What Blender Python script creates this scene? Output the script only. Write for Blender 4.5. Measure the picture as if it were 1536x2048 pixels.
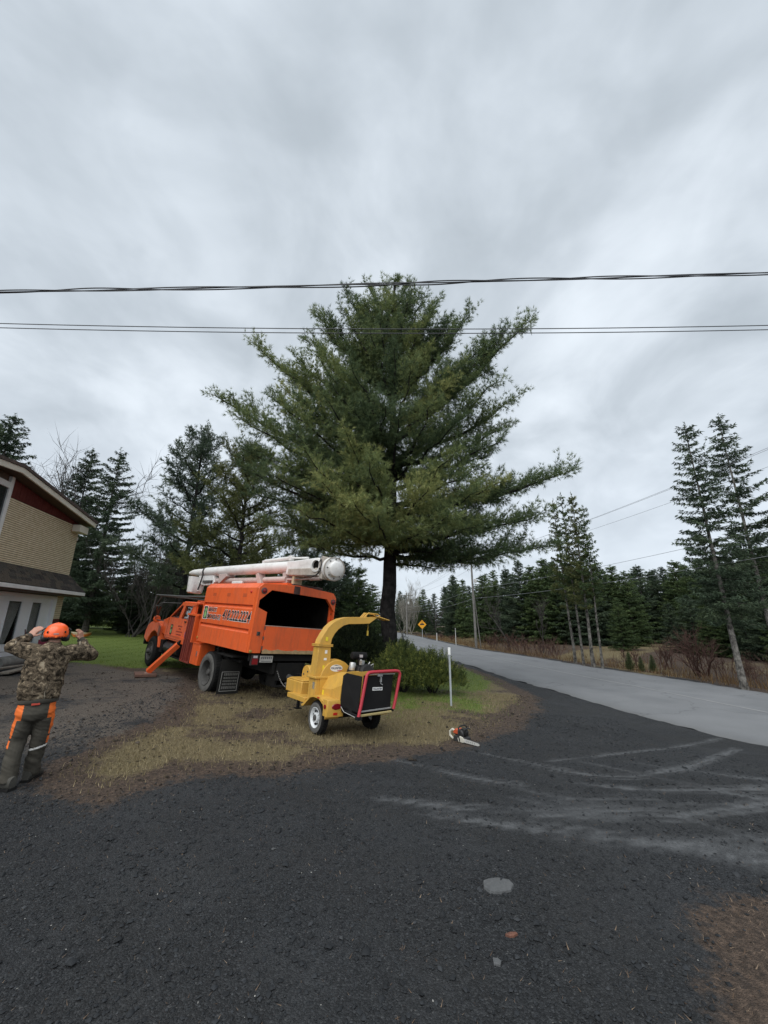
import bpy, math, random
import numpy as np
from mathutils import Matrix, Vector, Euler

for o in list(bpy.data.objects): bpy.data.objects.remove(o, do_unlink=True)
S = bpy.context.scene
COL = S.collection
R_ = math.radians

# ---------------------------------------------------------------- camera
CAM_H = 1.75
PITCH = math.atan(216 / 770.0)
cam_d = bpy.data.cameras.new('camera'); cam = bpy.data.objects.new('camera', cam_d); COL.objects.link(cam)
cam.location = (0, 0, CAM_H); cam.rotation_euler = (math.pi / 2 + PITCH, 0, 0)
cam_d.sensor_fit = 'VERTICAL'; cam_d.sensor_height = 36; cam_d.lens = 770 / 2048 * 36
cam_d.clip_start = 0.05; cam_d.clip_end = 3000
S.camera = cam
# ---------------------------------------------------------------- light
SUN_EL, SUN_AZ = 52, 205      # compass-like azimuth of the veiled sun, behind the viewer's left shoulder
W = bpy.data.worlds.new('World'); S.world = W; W.use_nodes = True
wn = W.node_tree; wn.nodes.clear()
def N(nt, t, **k):
    n = nt.nodes.new(t)
    for a, b in k.items(): setattr(n, a, b)
    return n
def build_world():
    nt = wn; L = nt.links.new
    out = N(nt, 'ShaderNodeOutputWorld'); bg = N(nt, 'ShaderNodeBackground')
    sky = N(nt, 'ShaderNodeTexSky', sky_type='NISHITA', sun_disc=False)
    sky.sun_elevation = R_(SUN_EL); sky.sun_rotation = R_(SUN_AZ)
    sk = N(nt, 'ShaderNodeVectorMath', operation='SCALE'); sk.inputs['Scale'].default_value = 0.1; L(sky.outputs[0], sk.inputs[0])
    tc = N(nt, 'ShaderNodeTexCoord')
    sep = N(nt, 'ShaderNodeSeparateXYZ'); L(tc.outputs['Generated'], sep.inputs[0])
    ab = N(nt, 'ShaderNodeMath', operation='ABSOLUTE'); L(sep.outputs['Z'], ab.inputs[0])
    ad = N(nt, 'ShaderNodeMath', operation='ADD'); ad.inputs[1].default_value = 0.42; L(ab.outputs[0], ad.inputs[0])
    dv = N(nt, 'ShaderNodeCombineXYZ')
    for i, c in enumerate('XY'):
        d = N(nt, 'ShaderNodeMath', operation='DIVIDE'); L(sep.outputs[c], d.inputs[0]); L(ad.outputs[0], d.inputs[1]); L(d.outputs[0], dv.inputs[i])
    mp = N(nt, 'ShaderNodeMapping'); mp.inputs['Scale'].default_value = (1.0, 0.85, 1); mp.inputs['Rotation'].default_value = (0, 0, R_(-14)); mp.inputs['Location'].default_value = (3.1, 5.3, 0)
    L(dv.outputs[0], mp.inputs[0])
    n1 = N(nt, 'ShaderNodeTexNoise'); n1.inputs['Scale'].default_value = 2.6; n1.inputs['Detail'].default_value = 6; n1.inputs['Roughness'].default_value = 0.5; n1.inputs['Distortion'].default_value = 0.45
    n2 = N(nt, 'ShaderNodeTexNoise'); n2.inputs['Scale'].default_value = 6.0; n2.inputs['Detail'].default_value = 4; n2.inputs['Roughness'].default_value = 0.5; n2.inputs['Distortion'].default_value = 0.5
    L(mp.outputs[0], n1.inputs['Vector']); L(mp.outputs[0], n2.inputs['Vector'])
    mx = N(nt, 'ShaderNodeMix', data_type='FLOAT'); mx.inputs[0].default_value = 0.3; L(n1.outputs['Fac'], mx.inputs[2]); L(n2.outputs['Fac'], mx.inputs[3])
    rp = N(nt, 'ShaderNodeValToRGB'); rp.color_ramp.interpolation = 'B_SPLINE'
    cs = rp.color_ramp.elements; cs[0].position = 0.35; cs[0].color = (0.385, 0.432, 0.475, 1); cs[1].position = 0.65; cs[1].color = (0.72, 0.78, 0.84, 1)
    e = cs.new(0.50); e.color = (0.53, 0.585, 0.64, 1)
    L(mx.outputs[0], rp.inputs[0])
    # towards the horizon the cover evens out
    hz = N(nt, 'ShaderNodeMapRange'); hz.inputs[1].default_value = 0.0; hz.inputs[2].default_value = 0.42; hz.inputs[3].default_value = 0.85; hz.inputs[4].default_value = 0.0; L(ab.outputs[0], hz.inputs[0])
    m2 = N(nt, 'ShaderNodeMix', data_type='RGBA'); L(hz.outputs[0], m2.inputs[0]); L(rp.outputs[0], m2.inputs[6]); m2.inputs[7].default_value = (0.60, 0.66, 0.73, 1)
    m3 = N(nt, 'ShaderNodeMix', data_type='RGBA'); m3.inputs[0].default_value = 0.94; L(sk.outputs[0], m3.inputs[6]); L(m2.outputs[2], m3.inputs[7])
    L(m3.outputs[2], bg.inputs[0]); bg.inputs[1].default_value = 0.70; L(bg.outputs[0], out.inputs[0])
build_world()
sun_d = bpy.data.lights.new('sun', 'SUN'); sun = bpy.data.objects.new('sun', sun_d); COL.objects.link(sun)
sun_d.energy = 1.5; sun_d.angle = R_(75); sun_d.color = (1.0, 0.995, 0.97)
_az = R_(SUN_AZ); _el = R_(SUN_EL)
_sd = Vector((math.sin(_az) * math.cos(_el), math.cos(_az) * math.cos(_el), math.sin(_el)))
sun.rotation_euler = _sd.to_track_quat('Z', 'Y').to_euler(); sun.location = (0, 0, 30)
S.view_settings.view_transform = 'Standard'; S.view_settings.look = 'None'
S.view_settings.exposure = 0.88; S.view_settings.gamma = 1.0; S.view_settings.use_curve_mapping = False
S.render.engine = 'CYCLES'

# ---------------------------------------------------------------- helpers
def tag(o, label=None, cat=None, group=None, kind=None):
    if label: o['label'] = label
    if cat: o['category'] = cat
    if group: o['group'] = group
    if kind: o['kind'] = kind
    return o
def empty(name, mw=None, label=None, cat=None, group=None):
    o = bpy.data.objects.new(name, None); COL.objects.link(o); o.empty_display_size = 0.2
    if mw is not None: o.matrix_world = mw
    return tag(o, label, cat, group)
def frame(loc, yaw=0, pitch=0, roll=0):
    """x forward, y left, z up; pitch lifts the nose, roll lifts the left side"""
    return Matrix.Translation(loc) @ Matrix.Rotation(yaw, 4, 'Z') @ Matrix.Rotation(-pitch, 4, 'Y') @ Matrix.Rotation(roll, 4, 'X')

MATS = {}
def mat(name, col=(0.5, 0.5, 0.5), rough=0.6, metal=0.0, spec=0.5, var=0.0, vscale=8.0, col2=None, dirt=0.0, dirtcol=(0.09, 0.075, 0.06), dscale=2.5, bump=0.0, bscale=60.0, coat=0.0, trans=0.0):
    if name in MATS: return MATS[name]
    m = bpy.data.materials.new(name); m.use_nodes = True; nt = m.node_tree; L = nt.links.new
    b = nt.nodes['Principled BSDF']; MATS[name] = m
    b.inputs['Roughness'].default_value = rough; b.inputs['Metallic'].default_value = metal
    b.inputs['Specular IOR Level'].default_value = spec; b.inputs['Coat Weight'].default_value = coat
    b.inputs['Coat Roughness'].default_value = 0.15
    if trans: b.inputs['Transmission Weight'].default_value = trans
    c = (*col, 1); tc = N(nt, 'ShaderNodeTexCoord'); src = None
    if var or col2:
        n = N(nt, 'ShaderNodeTexNoise'); n.inputs['Scale'].default_value = vscale; n.inputs['Detail'].default_value = 6; n.inputs['Roughness'].default_value = 0.6
        L(tc.outputs['Object'], n.inputs['Vector'])
        mr = N(nt, 'ShaderNodeMapRange'); mr.inputs[1].default_value = 0.35; mr.inputs[2].default_value = 0.65; L(n.outputs['Fac'], mr.inputs[0])
        mx = N(nt, 'ShaderNodeMix', data_type='RGBA'); L(mr.outputs[0], mx.inputs[0])
        c2 = (*col2, 1) if col2 else (*[x * (1 + var) for x in col], 1)
        mx.inputs[6].default_value = c if col2 else (*[x * (1 - var) for x in col], 1); mx.inputs[7].default_value = c2
        src = mx.outputs[2]
    if dirt:
        n = N(nt, 'ShaderNodeTexNoise'); n.inputs['Scale'].default_value = dscale; n.inputs['Detail'].default_value = 9; n.inputs['Roughness'].default_value = 0.68
        L(tc.outputs['Object'], n.inputs['Vector'])
        mr = N(nt, 'ShaderNodeMapRange'); mr.inputs[1].default_value = 0.42; mr.inputs[2].default_value = 0.75; mr.inputs[4].default_value = dirt; L(n.outputs['Fac'], mr.inputs[0])
        mx = N(nt, 'ShaderNodeMix', data_type='RGBA'); L(mr.outputs[0], mx.inputs[0])
        if src: L(src, mx.inputs[6])
        else: mx.inputs[6].default_value = c
        mx.inputs[7].default_value = (*dirtcol, 1); src = mx.outputs[2]
        mr2 = N(nt, 'ShaderNodeMapRange'); mr2.inputs[1].default_value = 0.4; mr2.inputs[2].default_value = 0.7; mr2.inputs[3].default_value = rough; mr2.inputs[4].default_value = min(1, rough + 0.3)
        L(n.outputs['Fac'], mr2.inputs[0]); L(mr2.outputs[0], b.inputs['Roughness'])
    if src: L(src, b.inputs['Base Color'])
    else: b.inputs['Base Color'].default_value = c
    if bump:
        n = N(nt, 'ShaderNodeTexNoise'); n.inputs['Scale'].default_value = bscale; n.inputs['Detail'].default_value = 5
        L(tc.outputs['Object'], n.inputs['Vector'])
        bp = N(nt, 'ShaderNodeBump'); bp.inputs['Strength'].default_value = bump; bp.inputs['Distance'].default_value = 0.01
        L(n.outputs['Fac'], bp.inputs['Height']); L(bp.outputs[0], b.inputs['Normal'])
    return m

def thin_glass(name, tint=(0.85, 0.88, 0.88), refl=0.10):
    if name in MATS: return MATS[name]
    m = bpy.data.materials.new(name); m.use_nodes = True; nt = m.node_tree; L = nt.links.new; MATS[name] = m
    t = N(nt, 'ShaderNodeBsdfTransparent'); t.inputs[0].default_value = (*tint, 1); g = N(nt, 'ShaderNodeBsdfGlossy'); g.inputs['Roughness'].default_value = 0.02
    f = N(nt, 'ShaderNodeLayerWeight'); f.inputs[0].default_value = 0.5; pw = N(nt, 'ShaderNodeMath', operation='POWER'); pw.inputs[1].default_value = 4.0; L(f.outputs['Facing'], pw.inputs[0]); ad = N(nt, 'ShaderNodeMath', operation='MULTIPLY_ADD'); ad.inputs[1].default_value = 0.6; ad.inputs[2].default_value = refl; L(pw.outputs[0], ad.inputs[0])
    mx = N(nt, 'ShaderNodeMixShader'); L(ad.outputs[0], mx.inputs[0]); L(t.outputs[0], mx.inputs[1]); L(g.outputs[0], mx.inputs[2]); L(mx.outputs[0], nt.nodes['Material Output'].inputs[0]); return m
def grime(m, dark=(0.05, 0.035, 0.025), amt=0.5, scale=(9, 9, 1.2), lo=0.52, hi=0.78, chips=None):
    """run-down streaks and small chips over an existing paint"""
    nt = m.node_tree; L = nt.links.new; b = nt.nodes['Principled BSDF']; src = b.inputs['Base Color'].links[0].from_socket
    tc = N(nt, 'ShaderNodeTexCoord'); mp = N(nt, 'ShaderNodeMapping'); mp.inputs['Scale'].default_value = scale; L(tc.outputs['Object'], mp.inputs[0])
    n = N(nt, 'ShaderNodeTexNoise'); n.inputs['Scale'].default_value = 1.0; n.inputs['Detail'].default_value = 7; n.inputs['Roughness'].default_value = 0.7; L(mp.outputs[0], n.inputs['Vector'])
    r = N(nt, 'ShaderNodeMapRange'); r.inputs[1].default_value = lo; r.inputs[2].default_value = hi; r.inputs[4].default_value = amt; L(n.outputs['Fac'], r.inputs[0])
    mx = N(nt, 'ShaderNodeMix', data_type='RGBA'); L(r.outputs[0], mx.inputs[0]); L(src, mx.inputs[6]); mx.inputs[7].default_value = (*dark, 1); src = mx.outputs[2]
    if chips:
        n = N(nt, 'ShaderNodeTexNoise'); n.inputs['Scale'].default_value = chips[1]; n.inputs['Detail'].default_value = 4; n.inputs['Roughness'].default_value = 0.8; L(tc.outputs['Object'], n.inputs['Vector'])
        r = N(nt, 'ShaderNodeMapRange'); r.inputs[1].default_value = 0.68; r.inputs[2].default_value = 0.72; r.inputs[4].default_value = 0.75; L(n.outputs['Fac'], r.inputs[0])
        mx = N(nt, 'ShaderNodeMix', data_type='RGBA'); L(r.outputs[0], mx.inputs[0]); L(src, mx.inputs[6]); mx.inputs[7].default_value = (*chips[0], 1); src = mx.outputs[2]
    L(src, b.inputs['Base Color']); return m

def smoothstep(a, b, x):
    t = np.clip((x - a) / (b - a), 0, 1); return t * t * (3 - 2 * t)
def gz(X, Y):
    """height of the ground: it falls from the house on the left to the road on the right"""
    X = np.asarray(X, float); Y = np.asarray(Y, float); a = X + 5
    a = np.where(a > 10, 10 + (1 - np.exp(-np.maximum(a - 10, 0) / 3.0)) * 3, a)
    a = np.where(a < -20, -20 - (1 - np.exp(np.minimum(a + 20, 0) / 6.0)) * 6, a)
    return -0.055 * a * smoothstep(3.5, 9.5, Y)
def gzf(x, y): return float(gz(x, y))
_c, _s = math.cos(PITCH), math.sin(PITCH)
def at(u, v, Y):
    """world point seen at photograph pixel (u, v) at depth Y: used to read real positions off the photograph"""
    dx = (u - 768) / 770.0; dy = -(v - 1024) / 770.0
    ry = _c - dy * _s; rz = _s + dy * _c; t = Y / ry
    return np.array([dx * t, Y, CAM_H + rz * t])

def link_mesh(name, me, material, parent=None, smooth=None, bevel=0.0, kind=None):
    o = bpy.data.objects.new(name, me); COL.objects.link(o)
    if material is not None:
        for m in (material if isinstance(material, (list, tuple)) else [material]): me.materials.append(m)
    if smooth is not None:
        me.shade_smooth(); me.set_sharp_from_angle(angle=R_(smooth))
    if bevel:
        b = o.modifiers.new('bevel', 'BEVEL'); b.width = bevel; b.segments = 2; b.limit_method = 'ANGLE'; b.angle_limit = R_(40); b.harden_normals = False
    if parent is not None: o.parent = parent
    if kind: o['kind'] = kind
    return o

class MB:
    def __init__(self): self.v = []; self.f = []
    def add(self, vs, fs):
        n = len(self.v); self.v.extend([tuple(map(float, p)) for p in vs]); self.f.extend([tuple(i + n for i in f) for f in fs]); return self
    def box(self, c, s, rot=None):
        hx, hy, hz = s[0] / 2, s[1] / 2, s[2] / 2; c = Vector(c)
        P = [Vector((x, y, z)) for x in (-hx, hx) for y in (-hy, hy) for z in (-hz, hz)]
        if rot is not None:
            M = rot if isinstance(rot, Matrix) else Euler(rot).to_matrix()
            P = [M @ p for p in P]
        return self.add([p + c for p in P], [(0, 1, 3, 2), (4, 6, 7, 5), (0, 4, 5, 1), (2, 3, 7, 6), (0, 2, 6, 4), (1, 5, 7, 3)])
    def b2(self, x0, x1, y0, y1, z0, z1): return self.box(((x0 + x1) / 2, (y0 + y1) / 2, (z0 + z1) / 2), (abs(x1 - x0), abs(y1 - y0), abs(z1 - z0)))
    def prism(self, pts, axis, a, b):
        def P(p, t):
            return {'x': (t, p[0], p[1]), 'y': (p[0], t, p[1]), 'z': (p[0], p[1], t)}[axis]
        ar = sum(p[0] * q[1] - q[0] * p[1] for p, q in zip(pts, pts[1:] + pts[:1]))
        pts = list(pts)
        flip = (ar > 0) ^ (axis == 'y')
        if (a > b): a, b = b, a
        if not flip: pts = pts[::-1]
        n = len(pts)
        return self.add([P(p, a) for p in pts] + [P(p, b) for p in pts], [tuple(range(n - 1, -1, -1)), tuple(range(n, 2 * n))] + [(i, (i + 1) % n, n + (i + 1) % n, n + i) for i in range(n)])
    def cyl(self, p0, p1, r0, r1=None, n=14, caps=True):
        if r1 is None: r1 = r0
        return self.tube([p0, p1], [r0, r1], n, caps)
    def tube(self, path, r, n=8, caps=True, closed=False):
        P = [Vector(p) for p in path]; m = len(P); r = list(r) if isinstance(r, (list, tuple, np.ndarray)) else [r] * m
        up = None; vs = []
        for i in range(m):
            if closed: t = P[(i + 1) % m] - P[i - 1]
            else: t = P[min(i + 1, m - 1)] - P[max(i - 1, 0)]
            t.normalize()
            if up is None:
                a = Vector((0, 0, 1)) if abs(t.z) < 0.9 else Vector((1, 0, 0)); up = (a - t * a.dot(t)).normalized()
            else:
                up = (up - t * up.dot(t)); up = up.normalized() if up.length > 1e-6 else t.orthogonal().normalized()
            s = t.cross(up)
            for k in range(n):
                an = 2 * math.pi * k / n; vs.append(P[i] + (up * math.cos(an) + s * math.sin(an)) * r[i])
        fs = []
        for i in range(m if closed else m - 1):
            j = (i + 1) % m
            for k in range(n): fs.append((i * n + k, i * n + (k + 1) % n, j * n + (k + 1) % n, j * n + k))
        if caps and not closed: fs += [tuple(range(n - 1, -1, -1)), tuple((m - 1) * n + k for k in range(n))]
        return self.add(vs, fs)
    def lathe(self, prof, p, axis, n=28, closed=False, open0=False):
        """prof: (radius, distance along axis)"""
        ax = Vector(axis).normalized(); u = ax.orthogonal().normalized(); w = ax.cross(u); p = Vector(p); m = len(prof); vs = []
        for r, h in prof:
            for k in range(n):
                a = 2 * math.pi * k / n; vs.append(p + ax * h + (u * math.cos(a) + w * math.sin(a)) * r)
        fs = [(i * n + k, i * n + (k + 1) % n, ((i + 1) % m) * n + (k + 1) % n, ((i + 1) % m) * n + k) for i in range(m if closed else m - 1) for k in range(n)]
        if not closed:
            if prof[0][0] > 1e-5 and not open0: fs.append(tuple(range(n - 1, -1, -1)))
            if prof[-1][0] > 1e-5: fs.append(tuple((m - 1) * n + k for k in range(n)))
        return self.add(vs, fs)
    def build(self, name, material, parent=None, smooth=35, bevel=0.0, kind=None):
        me = bpy.data.meshes.new(name); me.from_pydata(self.v, [], self.f); me.validate(); me.update()
        return link_mesh(name, me, material, parent, smooth, bevel, kind)

def tri_mesh(name, V, T, material, parent=None, tint=None, kind=None, smooth=False):
    me = bpy.data.meshes.new(name); V = np.asarray(V, np.float32); T = np.asarray(T, np.int32); k = T.shape[1]
    me.vertices.add(len(V)); me.vertices.foreach_set('co', V.ravel())
    me.loops.add(T.size); me.loops.foreach_set('vertex_index', T.ravel())
    me.polygons.add(len(T)); me.polygons.foreach_set('loop_start', np.arange(0, T.size, k, dtype=np.int32))
    if tint is not None:
        a = me.attributes.new('tint', 'FLOAT', 'FACE'); a.data.foreach_set('value', np.asarray(tint, np.float32))
    me.update(calc_edges=True)
    if smooth: me.shade_smooth()
    return link_mesh(name, me, material, parent, None, 0, kind)

def text_into(mb, s, origin, ux, uy, width, height, offset=0.0, shear=0.0, depth=None, normal=None):
    """flat lettering as faces: bounding box starts at origin, ux and uy are unit vectors of the baseline and the upright"""
    cu = bpy.data.curves.new('t', 'FONT'); cu.body = s; cu.offset = offset; cu.shear = shear; cu.fill_mode = 'FRONT'; cu.resolution_u = 3
    o = bpy.data.objects.new('t', cu); COL.objects.link(o)
    dg = bpy.context.evaluated_depsgraph_get(); me = bpy.data.meshes.new_from_object(o.evaluated_get(dg))
    P = np.array([v.co[:] for v in me.vertices]); F = [tuple(p.vertices) for p in me.polygons]
    bpy.data.objects.remove(o); bpy.data.curves.remove(cu); bpy.data.meshes.remove(me)
    lo = P.min(0); hi = P.max(0)
    sx = width / (hi[0] - lo[0]); sy = height / (hi[1] - lo[1])
    O = np.array(origin); U = np.array(ux); Vv = np.array(uy)
    mb.add([O + U * (p[0] - lo[0]) * sx + Vv * (p[1] - lo[1]) * sy for p in P], F)
    return mb
# ---------------------------------------------------------------- ground
rng = np.random.default_rng(7)
def vnoise(X, Y, scale, seed):
    """smooth value noise on the plane, -1 to 1"""
    r = np.random.default_rng(seed); G = r.random((64, 64)) * 2 - 1
    x = X / scale; y = Y / scale; i = np.floor(x).astype(int); j = np.floor(y).astype(int); fx = x - i; fy = y - j
    fx = fx * fx * (3 - 2 * fx); fy = fy * fy * (3 - 2 * fy); g = lambda a, b: G[a % 64, b % 64]
    return (g(i, j) * (1 - fx) + g(i + 1, j) * fx) * (1 - fy) + (g(i, j + 1) * (1 - fx) + g(i + 1, j + 1) * fx) * fy
def fbm(X, Y, scale, seed, o=4):
    t = 0; a = 1; n = 0
    for k in range(o): t = t + a * vnoise(X, Y, scale / 2 ** k, seed + k); n += a; a *= 0.55
    return t / n
def sdist(poly, X, Y):
    """signed distance to a polygon, positive inside"""
    P = np.array(poly, float); ins = np.zeros(X.shape, bool); d = np.full(X.shape, 1e9)
    for (x0, y0), (x1, y1) in zip(P, np.roll(P, -1, 0)):
        c = ((y0 > Y) != (y1 > Y)) & (X < (x1 - x0) * (Y - y0) / (y1 - y0 + 1e-12) + x0); ins ^= c
        ex, ey = x1 - x0, y1 - y0; t = np.clip(((X - x0) * ex + (Y - y0) * ey) / (ex * ex + ey * ey + 1e-12), 0, 1)
        d = np.minimum(d, np.hypot(X - x0 - t * ex, Y - y0 - t * ey))
    return np.where(ins, d, -d)
def polydist(line, X, Y):
    d = np.full(X.shape, 1e9)
    for (x0, y0), (x1, y1) in zip(line[:-1], line[1:]):
        ex, ey = x1 - x0, y1 - y0; t = np.clip(((X - x0) * ex + (Y - y0) * ey) / (ex * ex + ey * ey + 1e-12), 0, 1)
        d = np.minimum(d, np.hypot(X - x0 - t * ex, Y - y0 - t * ey))
    return d
def catmull(P, n):
    P = np.array(P, float); Q = np.vstack([2 * P[0] - P[1], P, 2 * P[-1] - P[-2]]); out = []
    for i in range(len(P) - 1):
        a, b, c, d = Q[i:i + 4]
        for t in np.linspace(0, 1, n, endpoint=False):
            out.append(0.5 * ((2 * b) + (-a + c) * t + (2 * a - 5 * b + 4 * c - d) * t * t + (-a + 3 * b - 3 * c + d) * t ** 3))
    return np.array(out + [P[-1]])

ROAD_L = [(15.0, -22), (11.6, -8), (9.2, 2), (7.55, 8.2), (6.65, 11.2), (5.9, 14.7), (5.3, 16.9), (4.7, 20.4), (3.8, 25.0), (2.6, 29.7), (0.95, 35.1), (-0.6, 46.0), (-3.2, 65.0), (-9.0, 88.0), (-22, 120), (-45, 160)]
ROAD_R = [(22.0, -20), (18.6, -6), (16.0, 3.5), (14.4, 10.5), (13.9, 13.0), (13.2, 16.4), (12.6, 18.6), (11.6, 22.1), (10.6, 26.8), (9.5, 31.0), (7.97, 35.9), (6.5, 47.5), (3.9, 67.0), (-2.2, 90.5), (-15, 123), (-38, 164)]
RL = catmull(ROAD_L, 8); RR = catmull(ROAD_R, 8)
ISLAND = [(-3.9, 4.9), (-3.3, 4.5), (-2.75, 4.35), (-2.6, 4.9), (-2.25, 5.3), (-1.25, 5.25), (-0.5, 5.75), (0.44, 6.15), (1.0, 6.6), (1.6, 7.3), (2.3, 8.3), (3.0, 9.25), (4.0, 10.8), (4.55, 12.2), (4.8, 13.7), (4.6, 17.8), (4.0, 21), (3.1, 25), (1.9, 29.7), (0.2, 35), (-1.4, 46), (-4, 65), (-10, 88), (-23, 120), (-60, 170), (-200, 170), (-200, 16), (-10.5, 14.3), (-8.4, 13.3), (-6.2, 12.6), (-4.9, 9.6), (-4.4, 8.2), (-4.5, 6.6)]
GREEN_A = [(-10.3, 14.1), (-8.6, 13.4), (-7.4, 14.0), (-5.5, 15.3), (-2.8, 13.4), (-1.6, 10.6), (-0.6, 9.3), (0.9, 8.9), (2.2, 9.8), (3.5, 11.9), (4.1, 14), (4.1, 17.5), (3.4, 21.5), (2.6, 25), (1.4, 29.5), (-0.3, 35), (-2, 46), (-60, 170), (-200, 170), (-200, 15.5)]
PATCH_B = [(1.15, 2.1), (1.45, 2.6), (1.75, 2.95), (2.2, 3.15), (3.2, 3.3), (4.5, 2.6), (4, 0.5), (1.2, 0.5)]
FARSIDE = [tuple(p) for p in RR] + [(300, 400), (300, -60)]

xs = np.concatenate([-np.geomspace(400, 9.2, 46), np.arange(-9, 9.01, 0.06), np.geomspace(9.2, 400, 46)])
ys = np.concatenate([-np.geomspace(120, 0.3, 22), np.arange(0.0, 14, 0.06), np.geomspace(14, 500, 90)])
GX, GY = np.meshgrid(xs, ys, indexing='ij'); GZ = gz(GX, GY)
dIs = sdist(ISLAND, GX, GY) + 0.28 * fbm(GX, GY, 1.1, 3) + 0.10 * fbm(GX, GY, 0.25, 13)
dB = sdist(PATCH_B, GX, GY) + 0.35 * fbm(GX, GY, 0.8, 23)
dG = sdist(GREEN_A, GX, GY) + 0.9 * fbm(GX, GY, 1.6, 33)
dF = sdist(FARSIDE, GX, GY)
soil = np.clip(np.maximum(smoothstep(-0.38, 0.45, dIs), 0.9 * smoothstep(-0.25, 0.3, dB)), 0, 1)      # 0 gravel, 1 soil and grass
green = smoothstep(-0.5, 0.9, dG)
green = green * np.where(GX > -4, np.clip(0.62 + 0.7 * fbm(GX, GY, 1.3, 321), 0.1, 1), 1)
far = smoothstep(0.05, 0.5, dF)
soil = np.maximum(soil, far); green = green * (1 - far)
straw = np.clip(smoothstep(0.02, 1.15, dIs) * (0.75 + 0.9 * fbm(GX, GY, 0.9, 43)), 0, 1) * (1 - smoothstep(-0.1, 0.3, dB) * 0.6) * (1 - far) + far * smoothstep(-0.1, 0.5, fbm(GX, GY, 5, 53) + 0.25)
dust = smoothstep(-6.5, -2.0, -np.abs(GX + 7.0)) * smoothstep(4.6, 6.8, GY + 0.6 * fbm(GX, GY, 1.2, 143)) * np.clip(0.75 + 0.7 * fbm(GX, GY, 1.1, 153), 0, 1)
# compacted sandy tyre tracks curving in from the road
TR = [([(-0.3, 6.4), (0.21, 6.02), (0.71, 5.61), (1.09, 5.3), (1.6, 5.05)], .07, .8), ([(0.9, 7.0), (1.54, 6.57), (2.16, 5.85), (2.72, 5.49), (3.37, 5.6), (4.73, 6.48), (6.49, 7.99)], .065, 1.0), ([(1.1, 5.3), (1.33, 5.11), (1.73, 4.77), (2.2, 4.67), (2.9, 4.7)], .05, .7),
      ([(-0.5, 4.75), (0.04, 4.63), (0.73, 4.41), (1.33, 4.29), (1.99, 4.26), (2.7, 4.26), (3.28, 4.43), (3.92, 4.58), (5.2, 5.0), (7.5, 6.0)], .07, 1.0), ([(0.0, 4.4), (0.32, 4.28), (0.76, 4.15), (1.23, 4.02), (1.68, 3.9), (2.3, 3.79), (3.0, 3.7)], .055, .9), ([(2.4, 4.3), (2.69, 4.24), (2.94, 4.02), (3.21, 3.83), (4.4, 3.4)], .06, .8),
      ([(2.5, 6.5), (2.91, 6.06), (3.49, 5.29), (4.03, 4.7), (5.6, 3.9)], .06, .7), ([(1.6, 3.95), (1.99, 3.83), (2.54, 3.67), (2.91, 3.52), (4, 3.3)], .06, .7), ([(1.9, 5.9), (2.53, 6.28), (4.51, 7.38), (7.47, 9.3)], .07, .8), ([(0.9, 4.9), (1.23, 4.75), (1.75, 4.46), (2.4, 4.4), (3.2, 4.6)], .05, .6), ([(3.2, 6.6), (3.9, 6.0), (5.0, 5.4), (7.2, 5.0)], .06, .6), ([(1.9, 5.3), (2.8, 5.0), (3.7, 5.0), (5.4, 5.4), (7.6, 6.8)], .055, .8)]
TR += [([(x + 0.03 * j, y + 0.13 * j) for x, y in t[1:]], .032, am * .6) for (t, w_, am) in TR for j in (-1.0, 0.9)]
track = np.zeros_like(GX)
near = (np.abs(GX - 4) < 7) & (GY > 2) & (GY < 12)
for k, (t, wv, am) in enumerate(TR):
    c = catmull(t, 8); d = np.full(GX.shape, 9.0); d[near] = polydist(c, GX[near], GY[near])
    d = np.maximum(0, d + 0.02 * fbm(GX, GY, 0.3, 260 + k)); wl = wv * (1 + 0.5 * fbm(GX, GY, 0.8, 270 + k)); ends = smoothstep(0.0, 0.7, np.hypot(GX - t[0][0], GY - t[0][1]))
    fine = 0.72 + 0.28 * np.sin(d * 75 + 3 * fbm(GX, GY, 0.6, 280 + k)); wl = wl * 1.5
    track = np.maximum(track, 1.1 * am * ends * np.exp(-(d / wl) ** 2) * np.clip(0.75 + 0.7 * fbm(GX, GY, 0.6, 60 + k), 0.1, 1) * fine)
d = np.full(GX.shape, 9.0); d[near] = polydist(catmull(TR[3][0], 8), GX[near], GY[near])
track = np.clip(track + 0.30 * smoothstep(1.5, 0.3, d) * np.clip(0.5 + 0.9 * fbm(GX * 0.5, GY, 0.5, 83), 0, 1) * smoothstep(0.3, 2.2, GX), 0, 1)
# shoulder and small relief
relief = 0.012 * fbm(GX, GY, 0.35, 91) + 0.02 * fbm(GX, GY, 1.7, 95)
relief -= 0.016 * track
relief += 0.025 * soil * (fbm(GX, GY, 0.18, 97) * 0.6 + 0.3)
inroad = np.minimum(sdist([tuple(p) for p in RL] + [tuple(p) for p in RR[::-1]], GX, GY), 1)
GZ = GZ + relief * np.clip(1 - np.hypot(GX, GY) / 60, 0.2, 1) - 0.10 * smoothstep(-0.25, 0.35, inroad)
GZ = np.where((far > 0), GZ - 0.25 * smoothstep(0.4, 2.5, dF) * (1 - smoothstep(3, 7, dF)) + 0.25 * smoothstep(3.5, 9, dF) , GZ)

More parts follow.
